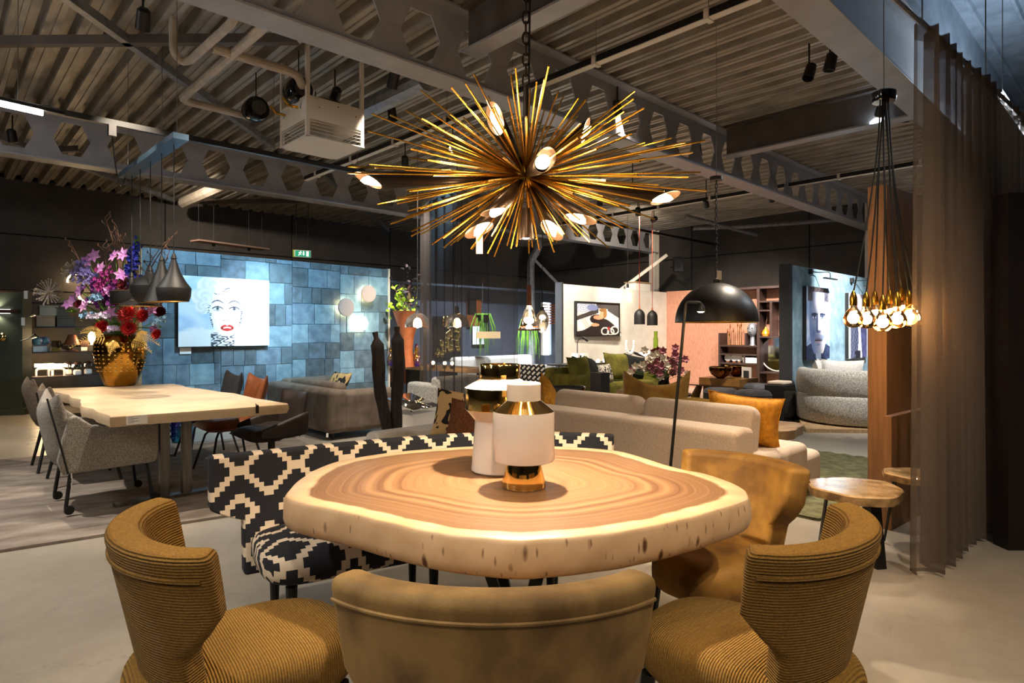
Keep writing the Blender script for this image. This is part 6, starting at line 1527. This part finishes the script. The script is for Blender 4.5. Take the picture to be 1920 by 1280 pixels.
# side console with reading lamp and books
s_, _ = ww(1064,682,.6); p = WA+U*s_-V*.6
t = thing('console_table', 'thin black console along the white wall', 'console table', (p.x,p.y,0), ANG); m = MB(); m.box(-.25,2.3,-.18,.3,.69,.72); m.build('tabletop', M['black'], t)
for x in (.05,2.2):
    for y in (-.15,.26): m = MB(); m.box(x-.015,x+.015,y-.015,y+.015,0,.69); m.build('leg', M['black'], t)
def oncon(px): s_, _ = ww(px,682,.6); p = WA+U*s_-V*.62; p.z = .72; return p
t = thing('reading_lamp', 'small black gooseneck reading lamp on the console', 'table lamp', oncon(1081), ANG-.8); m = MB(); m.lathe([(0,0),(.07,0),(.07,.012),(0,.014)],16); m.build('base', M['black'], t); m = MB(); m.tube(rnd_path([(0,0,.01),(0,0,.47),(.12,0,.5)],.08),.008,6); m.build('neck', M['black'], t); m = MB(); m.lathe([(0,-.03),(.03,-.03),(.035,.09),(0,.09)],14,Matrix.Translation((.13,0,.49)) @ Matrix.Rotation(R(120),4,'Y')); m.build('head', M['black'], t)
for k,(px,w,h,mt) in enumerate(((1072,.05,.2,'white'),(1076,.03,.17,'slate_fabric'),(1085,.14,.19,'white'))):
    t = thing('book', ['tall white book at the left end of the console','thin dark book between the white ones','thick white book beside the reading lamp'][k], 'book', oncon(px)-V*.08, ANG, 'books on the console'); m = MB(); m.box(-w/2,w/2,-.08,.08,0,h); m.build('cover', M[mt], t); m = MB(); m.box(-w/2+.006,w/2-.006,-.074,.081,.004,h+.001); m.build('pages', M['white'], t)
p = oncon(1180); t = thing('necklace_bust', 'shell necklace ornament on a thin stand', 'sculpture', p, ANG); m = MB(); m.lathe([(0,0),(.08,0),(.08,.02),(0,.02)],14); m.build('base', M['black'], t); m = MB(); m.tube([(0,0,.02),(0,0,.16)],.008,6); m.build('stand', M['black'], t)
for k in range(15):
    a = math.pi*1.08+k*math.pi*.84/14*1.0+ -.0; a = -math.pi*1.12+k*(math.pi*1.24)/14; m = MB(); m.ball((.14*math.cos(a),0,.33+.18*math.sin(a)), .034, 8, 6, (1,.6,1.2)); m.build('shell', M['white'], t)
p = oncon(1207); t = thing('open_book', 'open display book on a slanted stand on the console', 'book', p, ANG)
for s in (-1,1): m = MB(); m.add([(0,0,.06),(s*.28,0,.16),(s*.28,.2,.2),(0,.2,.1)],[(0,1,2,3)]); m.build('page_block', M['slate_fabric' if s<0 else 'white'], t, solid=.02)
p = oncon(1228); t = thing('green_bottle', 'tall slim green glass bottle on the console', 'bottle', p); m = MB(); m.lathe([(0,0),(.055,0),(.055,.45),(.04,.5),(.045,.62),(0,.62)],14); m.build('body', P('green glass','5f6d1e',rough=.15), t)
for k,px in enumerate((1107,1120,1133,1146)):
    t = thing('tealight', ['first','second','third','fourth'][k]+' small tealight from the left in the row on the console', 'candle', oncon(px), 0, 'tealights on the console'); m = MB(); m.lathe([(0,0),(.045,0),(.045,.05),(0,.05)],12); m.build('cup', M['white'], t); m = MB(); m.ball((0,0,.06),.012,6,5); m.build('flame', M['bulb_soft'], t)
# green sofa
s_, _ = ww(1090,700,1.72); p = WA+U*s_-V*1.72
t = thing('green_sofa', 'moss green velvet sofa before the white wall', 'sofa', (p.x,p.y,0), ANG)
rbox('back', 0,2.4,.62,.9,.08,.70,M['green_velvet'],t,.07,4); rbox('seat', .2,2.2,0,.7,.1,.42,M['green_velvet'],t,.06,3); rbox('armrest', -.02,.3,-.02,.9,.08,.60,M['green_velvet'],t,.08,4); rbox('armrest', 2.1,2.42,-.02,.9,.08,.6,M['green_velvet'],t,.08,4)
for x in (.1,2.3):
    for y in (.1,.8): m = MB(); m.tube([(x,y,.1),(x,y,0)],.02,8); m.build('foot', M['black'], t)
def gs(x,y,z): return p+U*x+V*y+Vector((0,0,z))
cushion('moss green cushion at the left of the green sofa', M['green_velvet'], .55,.48,.18, gs(.45,.42,.66), ANG, -.3, group='green sofa cushions')
cushion('moss green cushion at the right of the green sofa', M['green_velvet'], .7,.52,.2, gs(1.55,.42,.68), ANG, -.3, .05, group='green sofa cushions')
cushion('small black and white print cushion on the green sofa', M['bw_print'], .36,.34,.14, gs(1.05,.32,.58), ANG, -.3)
cushion('black cushion at the far right of the green sofa', M['black_fabric'], .5,.45,.16, gs(2.0,.35,.66), ANG-.3, -.3, .2)
t = thing('black_throw', 'black blanket thrown over the green sofa', 'blanket', gs(.75,.35,.0), ANG); m = MB(); m.grid(lambda a,b: (-.2+a*.5+.06*math.sin(b*7), .35-b*.75+.04*math.sin(a*9), .85-.42*sstep(.0,.55,b)-.28*sstep(.7,1,b)+.03*math.sin(a*12+b*5)), 14, 16); m.build('cloth', M['black_fabric'], t, solid=.03)
q = at(1125,735,9.6); t = thing('dark_box_table', 'dark grey box table at the left arm of the green sofa', 'side table', (q.x,q.y,0), ANG); rbox('body', -.11,.11,-.11,.11,0,.68,M['dark_panel'],t,.008); rbox('top', -.115,.115,-.115,.115,.68,.70,M['dark_panel'],t,.004)
# mustard leather armchair seen from behind
q = at(1232,742,7.9)
t = thing('leather_armchair', 'mustard leather armchair with a winged back seen from behind', 'armchair', (q.x,q.y,0), .05)
m = MB()
for sgn in (0,1):
    def fn(a,b):
        x = 2*a-1; zt = .67+.19*abs(x)**2.2; z = .14+(zt-.14)*b; return (x*(.40+.04*b), -.05-.12*b+.14*abs(x)**2.4+(sgn)*.11*(1-.25*b)+.008*math.sin(x*26)*math.exp(-x*x*6)*(1-sgn), z)
    m.grid(fn, 29, 10)
nx,nz = 29,10; N_ = nx*nz; rim = [i*nz for i in range(nx)]+[(nx-1)*nz+j for j in range(1,nz)]+[i*nz+nz-1 for i in range(nx-2,-1,-1)]+[j for j in range(nz-2,0,-1)]
for k in range(len(rim)): a_, b_ = rim[k], rim[(k+1)%len(rim)]; m.f.append((a_,b_,N_+b_,N_+a_))
m.build('backrest', M['must_leather'], t, sm=60, sub=1)
rbox('seat', -.34,.34,.05,.62,.18,.42, M['must_leather'], t, .07, 4)
for s in (-1,1): rbox('armrest', s*.36-.06,s*.36+.06,.02,.55,.16,.56, M['must_leather'], t, .05, 3)
for sx_ in (-.3,.3):
    for sy in (.0,.55): m = MB(); m.tube([(sx_,sy,.2),(sx_*1.1,sy,0)],.016,8); m.build('leg', M['black'], t)
q = at(1302,735,7.6); t = thing('green_pouf_cushion', 'rounded olive seat cushion showing right of the leather armchair', 'pouf', (q.x,q.y,0), 0); m = MB(); m.lathe([(0,0),(.24,0),(.28,.05),(.29,.25),(.27,.42),(.2,.5),(0,.53)],28); m.build('body', M['must_leather'], t, sm=60); m = MB(); m.tube([(.285*math.cos(a),.285*math.sin(a),.3) for a in [i*2*math.pi/28 for i in range(29)]],.008,6,cap=False); m.build('piping', M['must_leather'], t)
# flowers beyond the armchair on a low table
q = at(1245,700,9.3); t = thing('low_table', 'low black table carrying the pink and white flowers', 'coffee table', (q.x,q.y,0)); m = MB(); m.lathe([(0,.38),(.4,.38),(.4,.41),(0,.41)],30); m.build('tabletop', M['black'], t)
for k in range(3): a = k*2.09; m = MB(); m.tube([(.25*math.cos(a),.25*math.sin(a),.38),(.3*math.cos(a),.3*math.sin(a),0)],.015,6); m.build('leg', M['black'], t)
t = thing('flower_vase', 'dark vase under the pink and white flowers', 'vase', (q.x,q.y,.41)); m = MB(); m.lathe([(0,0),(.08,0),(.1,.1),(.07,.2),(.08,.24),(.06,.24),(0,.1)],20,cap=False); m.build('body', M['gloss_black'], t)
bq = thing('flower_arrangement', 'pink and white blossom arrangement behind the leather armchair', 'flowers', (q.x,q.y,.63)); B0 = Vector((q.x,q.y,.63))
fm['blush'] = P('petal blush','b9767e','8f4f5c',9,rough=.6); fm['cream'] = P('petal cream','e6dccb','cfc3ab',9,rough=.6); fm['crimson'] = P('petal crimson','9c2438','7a1a2a',9,rough=.6)
random.seed(21)
for k in range(64):
    px, py = random.gauss(1243,20), random.gauss(682,13); c = at(px,py,9.3+random.uniform(-.15,.15))-B0; kd = random.choice(('blush','blush','cream','cream','cream')); m = MB()
    petals(m, c, 6, .075, .03, .3, random.random(), Vector((random.uniform(-.5,.5),-1,.3)).normalized(), 2); f_ = m.build('blossom', fm[kd], bq, sm=0); s_ = MB(); s_.tube([(0,0,-.05),c*.5,c],.004,4); s_.build('stalk', M['leaf'], f_)
for k in range(8): c = at(1233+random.gauss(0,5),661+random.gauss(0,5),9.3)-B0; m = MB(); petals(m, c, 5,.05,.02,.4,k); m.build('blossom', fm['crimson'], bq, sm=0)
for k in range(14):
    c = at(random.gauss(1240,25),random.gauss(697,8),9.3)-B0; m = MB(); q_ = Matrix.Translation(c) @ Matrix.Rotation(random.random()*6,4,'Z') @ Matrix.Rotation(random.uniform(-1,1),4,'X'); m.add([(0,0,0),(.06,.03,.01),(.13,0,0),(.06,-.03,.01)],[(0,1,2,3)],q_); m.build('leaf', M['leaf'], bq, sm=0)
# ================================================================== CENTRE BACK
# dark curved voile
cc = [at(790,700,10.1),at(815,700,9.3),at(860,700,8.85),at(910,700,9.0),at(972,700,9.6)]; cc = catmull([(p.x,p.y,0) for p in cc], 8, closed=False)
def cpath(s):
    f = s*(len(cc)-1); i = min(int(f),len(cc)-2); p = cc[i].lerp(cc[i+1], f-i); d = (cc[i+1]-cc[i]).normalized(); return p, Vector((d.y,-d.x,0))
curtain('dark_voile_curtain', 'dark curved voile curtain hanging in the centre of the room', cpath, 2, 3.35, 11, .035, M['sheer_dark'])
# console with bottles, terracotta planter
a, b = fl(728,683,.73), fl(900,692,.73); d = b-a
t = thing('long_console', 'long oak console behind the dark voile curtain', 'console table', (a.x-.25,a.y+.2,0), math.atan2(d.y,d.x)); LC = d.length+.4
m = MB(); m.box(0,LC,-.02,.5,.66,.73); m.build('tabletop', M['oak'], t, bevel=.008)
for x in (.15,.75,1.6,LC-.2): m = MB(); m.box(x,x+.1,.05,.4,0,.66); m.build('leg', M['black'], t)
m = MB(); m.box(.25,.75,.02,.38,.4,.62); m.build('drawer', M['tan_leather'], t)
irb = P('iridescent bottle glass','c79b3a','5a3fd0',5,rough=.08,metal=.85)
for k,(px,h,lb) in enumerate(((735,.3,'amber iridescent bottle at the left end of the oak console'),(760,.32,'violet iridescent bottle behind the driftwood post'),(781,.36,'rainbow iridescent bottle with a knobbed neck on the oak console'))):
    q = at(px,684,11.0-.12*k); t = thing('glass_bottle', lb, 'bottle', (q.x,q.y,.73), 0, 'iridescent bottles'); m = MB(); m.lathe([(0,0),(.07,0),(.08,.06),(.085,h*.45),(.05,h*.68),(.03,h*.78),(.05,h*.86),(.035,h*.95),(.04,h),(0,h)],18); m.build('body', irb, t, sm=50); m = MB(); m.lathe([(0,h),(.025,h),(.03,h+.03),(0,h+.04)],10); m.build('stopper', irb, t)
q = at(764,686,10.6); t = thing('terracotta_planter', 'tall hourglass terracotta planter beside the tiled wall', 'planter', (q.x,q.y,.73)); m = MB(); m.lathe([(0,0),(.12,0),(.1,.1),(.09,.3),(.11,.5),(.17,.72),(.24,.93),(.26,.96),(.24,.96),(.2,.85),(0,.8)],30,cap=False); m.build('pot', M['terracotta'], t, sm=50)
pl = thing('potted_plant', 'lime and purple leaved plant in the terracotta planter', 'plant', (q.x,q.y,1.6)); P0 = Vector((q.x,q.y,1.6)); random.seed(4)
lf = [MB() for _ in range(2)]
def leafmesh(L_,W_): m = MB(); m.add([(0,0,0),(L_*.35,W_,.01),(L_*.75,W_*.8,.0),(L_,0,-.01),(L_*.75,-W_*.8,0),(L_*.35,-W_,.01)],[(0,1,2,3),(0,3,4,5)]); return m
g0 = leafmesh(.09,.038).build('leaf', M['lime'], pl, sm=0); d0 = leafmesh(.08,.03).build('leaf', M['dark_leaf'], pl, sm=0); first = [True,True]
for k in range(150):
    dk = k % 2; px, py = (random.gauss(755,15), random.gauss(566,14)) if not dk else (random.gauss(765,14), random.gauss(545,20))
    c = at(px,py,10.85+random.uniform(-.25,.25))-P0; src = (g0,d0)[dk]
    o = src if first[dk] else src.copy()
    if not first[dk]: C.objects.link(o)
    first[dk] = False; o.location = c; o.rotation_euler = (random.uniform(-1,1),random.uniform(-1,1),random.random()*6.3)
for k in range(8): c = at(random.gauss(758,12),random.gauss(545,14),10.85)-P0; m = MB(); m.tube([(0,0,0),c*.5+Vector((.02,0,.03)),c],.006,5); m.build('stem', M['twig'], pl)
# glass dome pendants
chg = P('tinted chrome glass','9a9088',rough=.05,metal=.0,trans=.85,ior=1.35)
for k,(px,py,Y,lb) in enumerate(((783,613,9.6,'left smoked glass dome pendant lamp beside the terracotta planter'),(857,613,9.7,'right smoked glass dome pendant lamp within the dark curtain'))):
    c = at(px,py,Y); t = thing('glass_pendant', lb, 'pendant lamp', c, 0, 'smoked glass dome pendants'); m = MB(); m.lathe([(.2,0),(.195,.06),(.17,.13),(.11,.19),(.04,.22),(.03,.28),(.03,.31)],30,cap=False); m.build('shade', chg, t, sm=60); m = MB(); m.lathe([(0,.2),(.028,.2),(.028,.33),(0,.34)],14); m.build('socket', M['black'], t); m = MB(); m.tube([(0,0,.33),(0,0,ZD-c.z)],.007,6); m.build('cord', M['steel' if k==0 else 'cord'], t); m = MB(); m.ball((0,0,.05),.05,12,10,(1,1,1.3)); m.build('bulb', M['bulb'], t); light('POINT', c+Vector((0,0,.02)), 10, WARM, t, .05)
c = at(916,634,10.6); t = thing('ring_pendant', 'lit amber drum ring pendant behind the dark curtain', 'pendant lamp', c); m = MB(); m.lathe([(.2,0),(.205,.0),(.205,.115),(.2,.115)],30,cap=False); m.build('drum', P('amber shade','caa060',emit=(1,.75,.42),es=1.6), t); m = MB(); m.tube([(0,0,.1),(0,0,ZD-c.z)],.006,5); m.build('cord', M['cord'], t)
m = MB(); m.box(-.2,.2,-.005,.005,.1,.11); m.build('spider', M['black'], t); light('POINT', c+Vector((0,0,.05)), 6, WARM, t, .05)
for k,(px,lb) in enumerate(((812,'small lit candle lamp at the left of the oak console'),(834,'small lit candle lamp in the middle of the oak console'),(848,'small lit candle lamp at the right of the oak console'))):
    q = at(px,686,10.2-.1*k); t = thing('candle_lamp', lb, 'candle', (q.x,q.y,.73), 0, 'candle lamps'); m = MB(); m.lathe([(0,0),(.04,0),(.04,.06),(0,.06)],12); m.build('cup', M['gold'], t); m = MB(); m.ball((0,0,.09),.03,10,8); m.build('flame', M['bulb'], t); light('POINT', Vector((q.x,q.y-.05,.87)), 2.5, WARM, t, .03)
# gold leaf wall relief and framed pieces on the slate wall
def nw(px, off=.02): e = dN.normalized(); o = NA+Vector((e.y,-e.x,0))*off; r = (px-CX)/F; s = (r*o.y-o.x)/(e.x-r*e.y); p = o+e*s; return p
p = nw(838,.04); t = thing('gold_relief', 'gold leaf botanical relief panel behind the dark curtain', 'wall art', (p.x,p.y,.80), aN); random.seed(2)
m = MB(); m.box(-.36,.36,-.03,0,0,.85); m.build('panel', M['black'], t)
for k in range(40): x, z = random.uniform(-.3,.3), random.uniform(.05,.8); m = MB(); m.ball((x,-.05,z), .06, 8, 5, (1,.3,1.4)); m.build('leaf', M['gold'], t)
p = nw(888,.03); t = thing('wall_painting', 'small orange and dark painting on the slate wall behind the curtain', 'picture', (p.x,p.y,1.45), aN); m = MB(); m.box(-.2,.2,-.03,0,0,.6); m.build('canvas', M['tan_leather'], t); m = MB(); m.box(-.2,.05,-.034,-.03,.25,.6); m.build('dark_field', M['black'], t)
p = nw(893,.03); t = thing('light_panel', 'pale bluish picture panel low on the slate wall', 'picture', (p.x,p.y,1.05), aN); m = MB(); m.box(-.12,.2,-.03,0,0,.4); m.build('panel', P('pale panel','dfe8f2',emit=(.8,.9,1),es=1.2), t); m = MB(); m.box(-.14,.22,-.02,.0,-.02,.42); m.build('frame', M['black'], t)  # panel's brightness is put in as emission
# hanging fern plants beside the window
for k,(px,py,Y,lb) in enumerate(((905,630,12.2,'trailing green plant behind the dark curtain'),(990,640,12.6,'trailing green plant left of the window'))):
    c = at(px,py-35,Y); t = thing('hanging_plant', lb, 'plant', c, 0, 'trailing plants'); m = MB(); m.lathe([(0,-.1),(.1,-.1),(.14,.05),(0,.05)],16); m.build('pot', M['black'], t)
    m = MB(); m.tube([(0,0,.05),(0,0,2.3-c.z if c.z<2.3 else .5)],.005,4); m.build('hanger', M['cord'], t); random.seed(k+40)
    for i in range(44):
        a = random.random()*6.3; r = random.uniform(.04,.26); ln = random.uniform(.3,.8); pts = [Vector((0,0,.03)),Vector((math.cos(a)*r*.6,math.sin(a)*r*.6,.08)),Vector((math.cos(a)*r,math.sin(a)*r,-ln*.5)),Vector((math.cos(a)*r*1.05,math.sin(a)*r*1.05,-ln))]; m = MB(); m.tube(pts,[.004,.007,.007,.002],4); m.build('frond', M['leaf'], t)
# glass bell and globe pendants
c = at(992,618,8.6); t = thing('glass_bell_lamp', 'clear glass bell pendant with a copper rim', 'pendant lamp', c); m = MB(); m.lathe([(.15,0),(.13,.03),(.11,.12),(.08,.24),(.04,.33),(.035,.36)],26,cap=False); m.build('shade', M['glass'], t, sm=60); m = MB(); m.tube([(.15*math.cos(a),.15*math.sin(a),0) for a in [i*2*math.pi/26 for i in range(27)]],.012,6,cap=False); m.build('rim', M['tan_leather'], t); m = MB(); m.ball((0,0,.12),.05,12,8); m.build('bulb', M['bulb'], t); m = MB(); m.tube([(-.0,0,.34),(0,0,.62)],.035,10); m.build('socket_tube', M['tan_leather'], t); m = MB(); m.tube([(0,0,.6),(0,0,ZD-c.z)],.006,5); m.build('cord', M['cord'], t); light('POINT', c+Vector((0,-.03,.02)), 7, SOFT, t, .04)
c = at(1017,603,9.1); t = thing('glass_globe_lamp', 'mirrored glass drop pendant beside the bell lamp', 'pendant lamp', c); m = MB(); m.lathe([(0,-.18),(.05,-.15),(.09,-.06),(.1,.02),(.085,.1),(.05,.15),(.03,.17)],26,cap=False); m.build('globe', P('half mirror','c9c6c2',rough=.04,metal=.6,trans=.5), t, sm=60); m = MB(); m.tube([(0,0,.16),(0,0,ZD-c.z)],.006,5); m.build('cord', M['cord'], t); m = MB(); m.ball((0,0,.06),.035,10,8); m.build('bulb', M['bulb'], t); m = MB(); m.lathe([(0,.16),(.032,.16),(.028,.22),(0,.22)],12); m.build('cap', M['black'], t); light('POINT', c+Vector((0,-.12,-.2)), 5, SOFT, t, .03)
# white sofa far back, patterned chair, grey pouf armchair, black bowl chair
q = at(1005,700,12.7); t = thing('white_sofa', 'long white sofa under the window in the centre back', 'sofa', (q.x-1.2,q.y-.9,0), ANG); rbox('seat', 0,2.2,0,.75,.1,.45,M['white_fabric'],t,.05); rbox('back', 0,2.2,.6,.85,.3,.82,M['white_fabric'],t,.08,4); rbox('armrest', -.15,.05,0,.85,.1,.6,M['white_fabric'],t,.06); rbox('armrest', 2.15,2.35,0,.85,.1,.6,M['white_fabric'],t,.06)
for x in (.1,2.1):
    for y in (.1,.7): m = MB(); m.tube([(x,y,.1),(x,y,0)],.02,8); m.build('foot', M['black'], t)
def meander():
    m = bpy.data.materials.new('black white meander'); m.use_nodes = True; nt = m.node_tree; N = nt.nodes; L = nt.links; b = N['Principled BSDF']; tc = N.new('ShaderNodeTexCoord'); mp = N.new('ShaderNodeMapping'); mp.inputs['Rotation'].default_value = (0,R(45),0); mp.inputs['Scale'].default_value = (9,9,9); L.new(tc.outputs['Object'], mp.inputs[0])
    w1 = N.new('ShaderNodeTexBrick'); w1.inputs['Scale'].default_value = 1; w1.inputs['Mortar Size'].default_value = .13; w1.inputs['Brick Width'].default_value = .8; w1.inputs['Row Height'].default_value = .5; w1.inputs['Color1'].default_value = hexc('d8d2c8'); w1.inputs['Color2'].default_value = hexc('d8d2c8'); w1.inputs['Mortar'].default_value = hexc('141414')
    sx_ = N.new('ShaderNodeSeparateXYZ'); cb = N.new('ShaderNodeCombineXYZ'); L.new(mp.outputs[0], sx_.inputs[0]); L.new(sx_.outputs[0], cb.inputs[0]); L.new(sx_.outputs[2], cb.inputs[1]); L.new(cb.outputs[0], w1.inputs['Vector']); L.new(w1.outputs['Color'], b.inputs['Base Color']); b.inputs['Roughness'].default_value = .9; return m
q = at(997,720,9.4); t = thing('meander_chair', 'black and white maze-pattern chair back beyond the vases', 'armchair', (q.x,q.y,0), -.2); m = MB()
mm = meander()
m = shell_back(Arc(.2,.08,50), Arc(.2,.08,50).nrm, .3, .84, .07, (.5,.62), .04, 24, low=.85); m.uvs = None; m.build('backrest', mm, t, sm=50, bevel=.02, bseg=3); rbox('seat', -.19,.19,.0,.4,.3,.45, mm, t, .05); legs4(t,.14,.14,.3,M['black'])
q = at(815,745,9.35); t = thing('grey_cube_armchair', 'pale woven cube armchair behind the dark curtain', 'armchair', (q.x,q.y,0), ANG); rbox('back', -.1,.75,-.25,-.0,.08,.66,M['grid_fabric'],t,.07,4); rbox('seat', .05,.7,-.02,.6,.1,.40,M['grid_fabric'],t,.06,3); rbox('armrest', -.12,.1,-.2,.6,.08,.55,M['grid_fabric'],t,.06,3)
q = at(1062,728,7.6); t = thing('bowl_table', 'glossy black bowl-shaped table behind the beige sofa', 'table', (q.x,q.y,0)); m = MB(); m.lathe([(0,.45),(.08,.46),(.18,.52),(.23,.63),(.24,.66),(.225,.66),(.16,.57),(0,.53)],32,cap=False); m.build('bowl', M['gloss_black'], t, sm=60); m = MB(); m.lathe([(0,0),(.18,0),(.18,.02),(.03,.04),(.03,.46),(0,.46)],20); m.build('pedestal', M['black'], t)
q = at(772,770,8.0); t = thing('glass_display_case', 'tilted glossy brochure panel on a white plinth beside the driftwood', 'display stand', (q.x,q.y,0), -.5); rbox('plinth', -.22,.22,-.25,.25,0,.30,M['white'],t,.01); m = MB(); m.add([(-.24,-.28,.50),(.24,-.28,.36),(.24,.28,.36),(-.24,.28,.50)],[(0,1,2,3)]); m.build('panel', M['chrome'], t, solid=.02); m = MB(); m.tube([(0,0,.3),(0,0,.43)],.02,6); m.build('support', M['black'], t)
# ================================================================== room spotlights (track heads under the roof)
def SP(loc, tgt, w, col=NEUT, ang=55, label='', blend=.8):
    # heads nearer than the slab table are dimmed
    return spotlight(Vector(loc), Vector(tgt), w*(1.8 if loc[1] > 2.5 else 1.0), col, ang, blend, label)
# patchwork wall and portrait
SP((-2.3,7.2,3.86), (-4.2,8.9,1.2), 330, ICE, 75, 'track spotlight washing the left half of the tiled wall')
SP((-.8,8.3,3.86), (-2.9,10.4,1.3), 250, ICE, 75, 'track spotlight washing the right half of the tiled wall')
SP((-1.9,6.6,3.86), (-3.75,9.3,1.6), 620, (.88,.95,1), 26, 'track spotlight trained on the blonde portrait')
# left table, bouquet, rug
SP((-3.0,5.0,3.86), (-4.2,6.6,1.5), 380, SOFT, 40, 'track spotlight trained on the bouquet')
SP((-2.1,4.8,3.86), (-3.0,5.3,.6), 420, SOFT, 60, 'track spotlight over the near end of the live-edge table')
SP((-4.6,4.0,3.86), (-3.6,4.6,.2), 320, NEUT, 75, 'track spotlight over the grey rug')
SP((-6.5,8.0,3.86), (-6.3,8.6,0), 220, WARM, 80, 'track spotlight over the floor before the lamp rack')
# taupe sofa
SP((-1.2,6.2,3.86), (-2.6,8.2,.5), 170, SOFT, 55, 'track spotlight over the taupe sofa')
# unseen spotlights added to light the foreground floor and chairs
SP((-2.2,1.2,3.86), (-1.7,1.8,0), 300, NEUT, 80, 'ceiling spotlight over the floor left of the mustard chair')
SP((2.4,.9,4.2), (2.3,2.6,0), 380, SOFT, 80, 'ceiling spotlight over the floor right of the mustard chair')
SP((.2,-1.6,4.2), (0,1.3,.6), 260, SOFT, 60, 'ceiling spotlight behind the foreground velvet chair')
SP((-1.9,.2,4.2), (-.9,1.6,.6), 160, SOFT, 50, 'ceiling spotlight raking the left mustard chair')
SP((2.6,.0,4.2), (.9,1.6,.6), 150, SOFT, 50, 'ceiling spotlight raking the right mustard chair')
# cream sofa
SP((1.0,3.8,3.86), (1.0,5.0,.6), 260, NEUT, 60, 'track spotlight over the beige sofa back')
SP((2.9,6.0,3.86), (1.6,5.0,.6), 260, SOFT, 60, 'track spotlight over the beige sofa cushions')
SP((3.0,5.8,3.86), (2.4,6.3,0), 260, NEUT, 70, 'track spotlight over the green rug')
# daybed and teal wall
SP((4.6,7.2,3.86), (5.0,9.0,.5), 420, (1,.97,.93), 55, 'track spotlight over the round daybed')
SP((5.3,7.75,3.86), (5.95,10.9,1.35), 2600, (.95,.98,1), 42, 'track spotlight between the two portraits')
SP((4.2,7.0,3.86), (4.9,9.9,1.4), 520, COOL, 50, 'track spotlight on the man portrait')
# white wall, green sofa, pink wall
SP((1.6,11.2,3.7), (1.7,13.0,1.2), 420, (1,.93,.82), 70, 'track spotlight on the left of the white wall')
SP((2.5,12.2,3.7), (3.0,14.3,1.3), 420, (1,.93,.80), 70, 'track spotlight on the right of the white wall')
SP((2.0,10.2,3.7), (2.3,12.2,.5), 380, SOFT, 60, 'track spotlight over the green sofa')
SP((3.6,11.4,3.7), (5.0,14.0,1.2), 620, (1,.86,.72), 75, 'track spotlight on the pink wall')
SP((4.6,10.9,3.7), (6.0,13.0,1.3), 520, (1,.86,.72), 65, 'track spotlight on the wall shelves')
SP((2.6,8.6,3.86), (3.4,9.6,.4), 360, SOFT, 75, 'track spotlight over the grey poufs')
SP((1.2,7.0,3.86), (2.0,8.2,.5), 260, SOFT, 60, 'track spotlight over the leather armchair')
# centre back
SP((-.6,11.0,3.86), (.4,13.0,.5), 1900, (.85,.93,1), 65, 'track spotlight over the white sofa')
SP((-1.6,9.2,3.86), (-1.7,10.8,.9), 420, SOFT, 60, 'track spotlight over the oak console')
SP((-1.4,7.2,3.86), (-1.1,8.4,0), 360, NEUT, 60, 'track spotlight on the floor beside the voile curtain')
SP((-.2,11.2,3.86), (-.9,13.4,1.3), 480, (.80,.88,1), 70, 'track spotlight on the slate blue wall')
SP((-5.6,9.6,3.86), (-6.0,13.4,2.6), 300, SOFT, 80, 'track spotlight grazing the dark wall above the rack')
SP((2.2,4.6,3.86), (2.5,4.2,1.2), 160, SOFT, 60, 'track spotlight over the petrified wood tables')
SP((7.0,9.2,3.86), (9.6,11.2,2.5), 420, NEUT, 80, 'track spotlight on the dark back wall at the right')
SP((3.0,13.0,3.7), (2.2,17.5,3.2), 200, SOFT, 85, 'track spotlight on the back wall above the white wall')
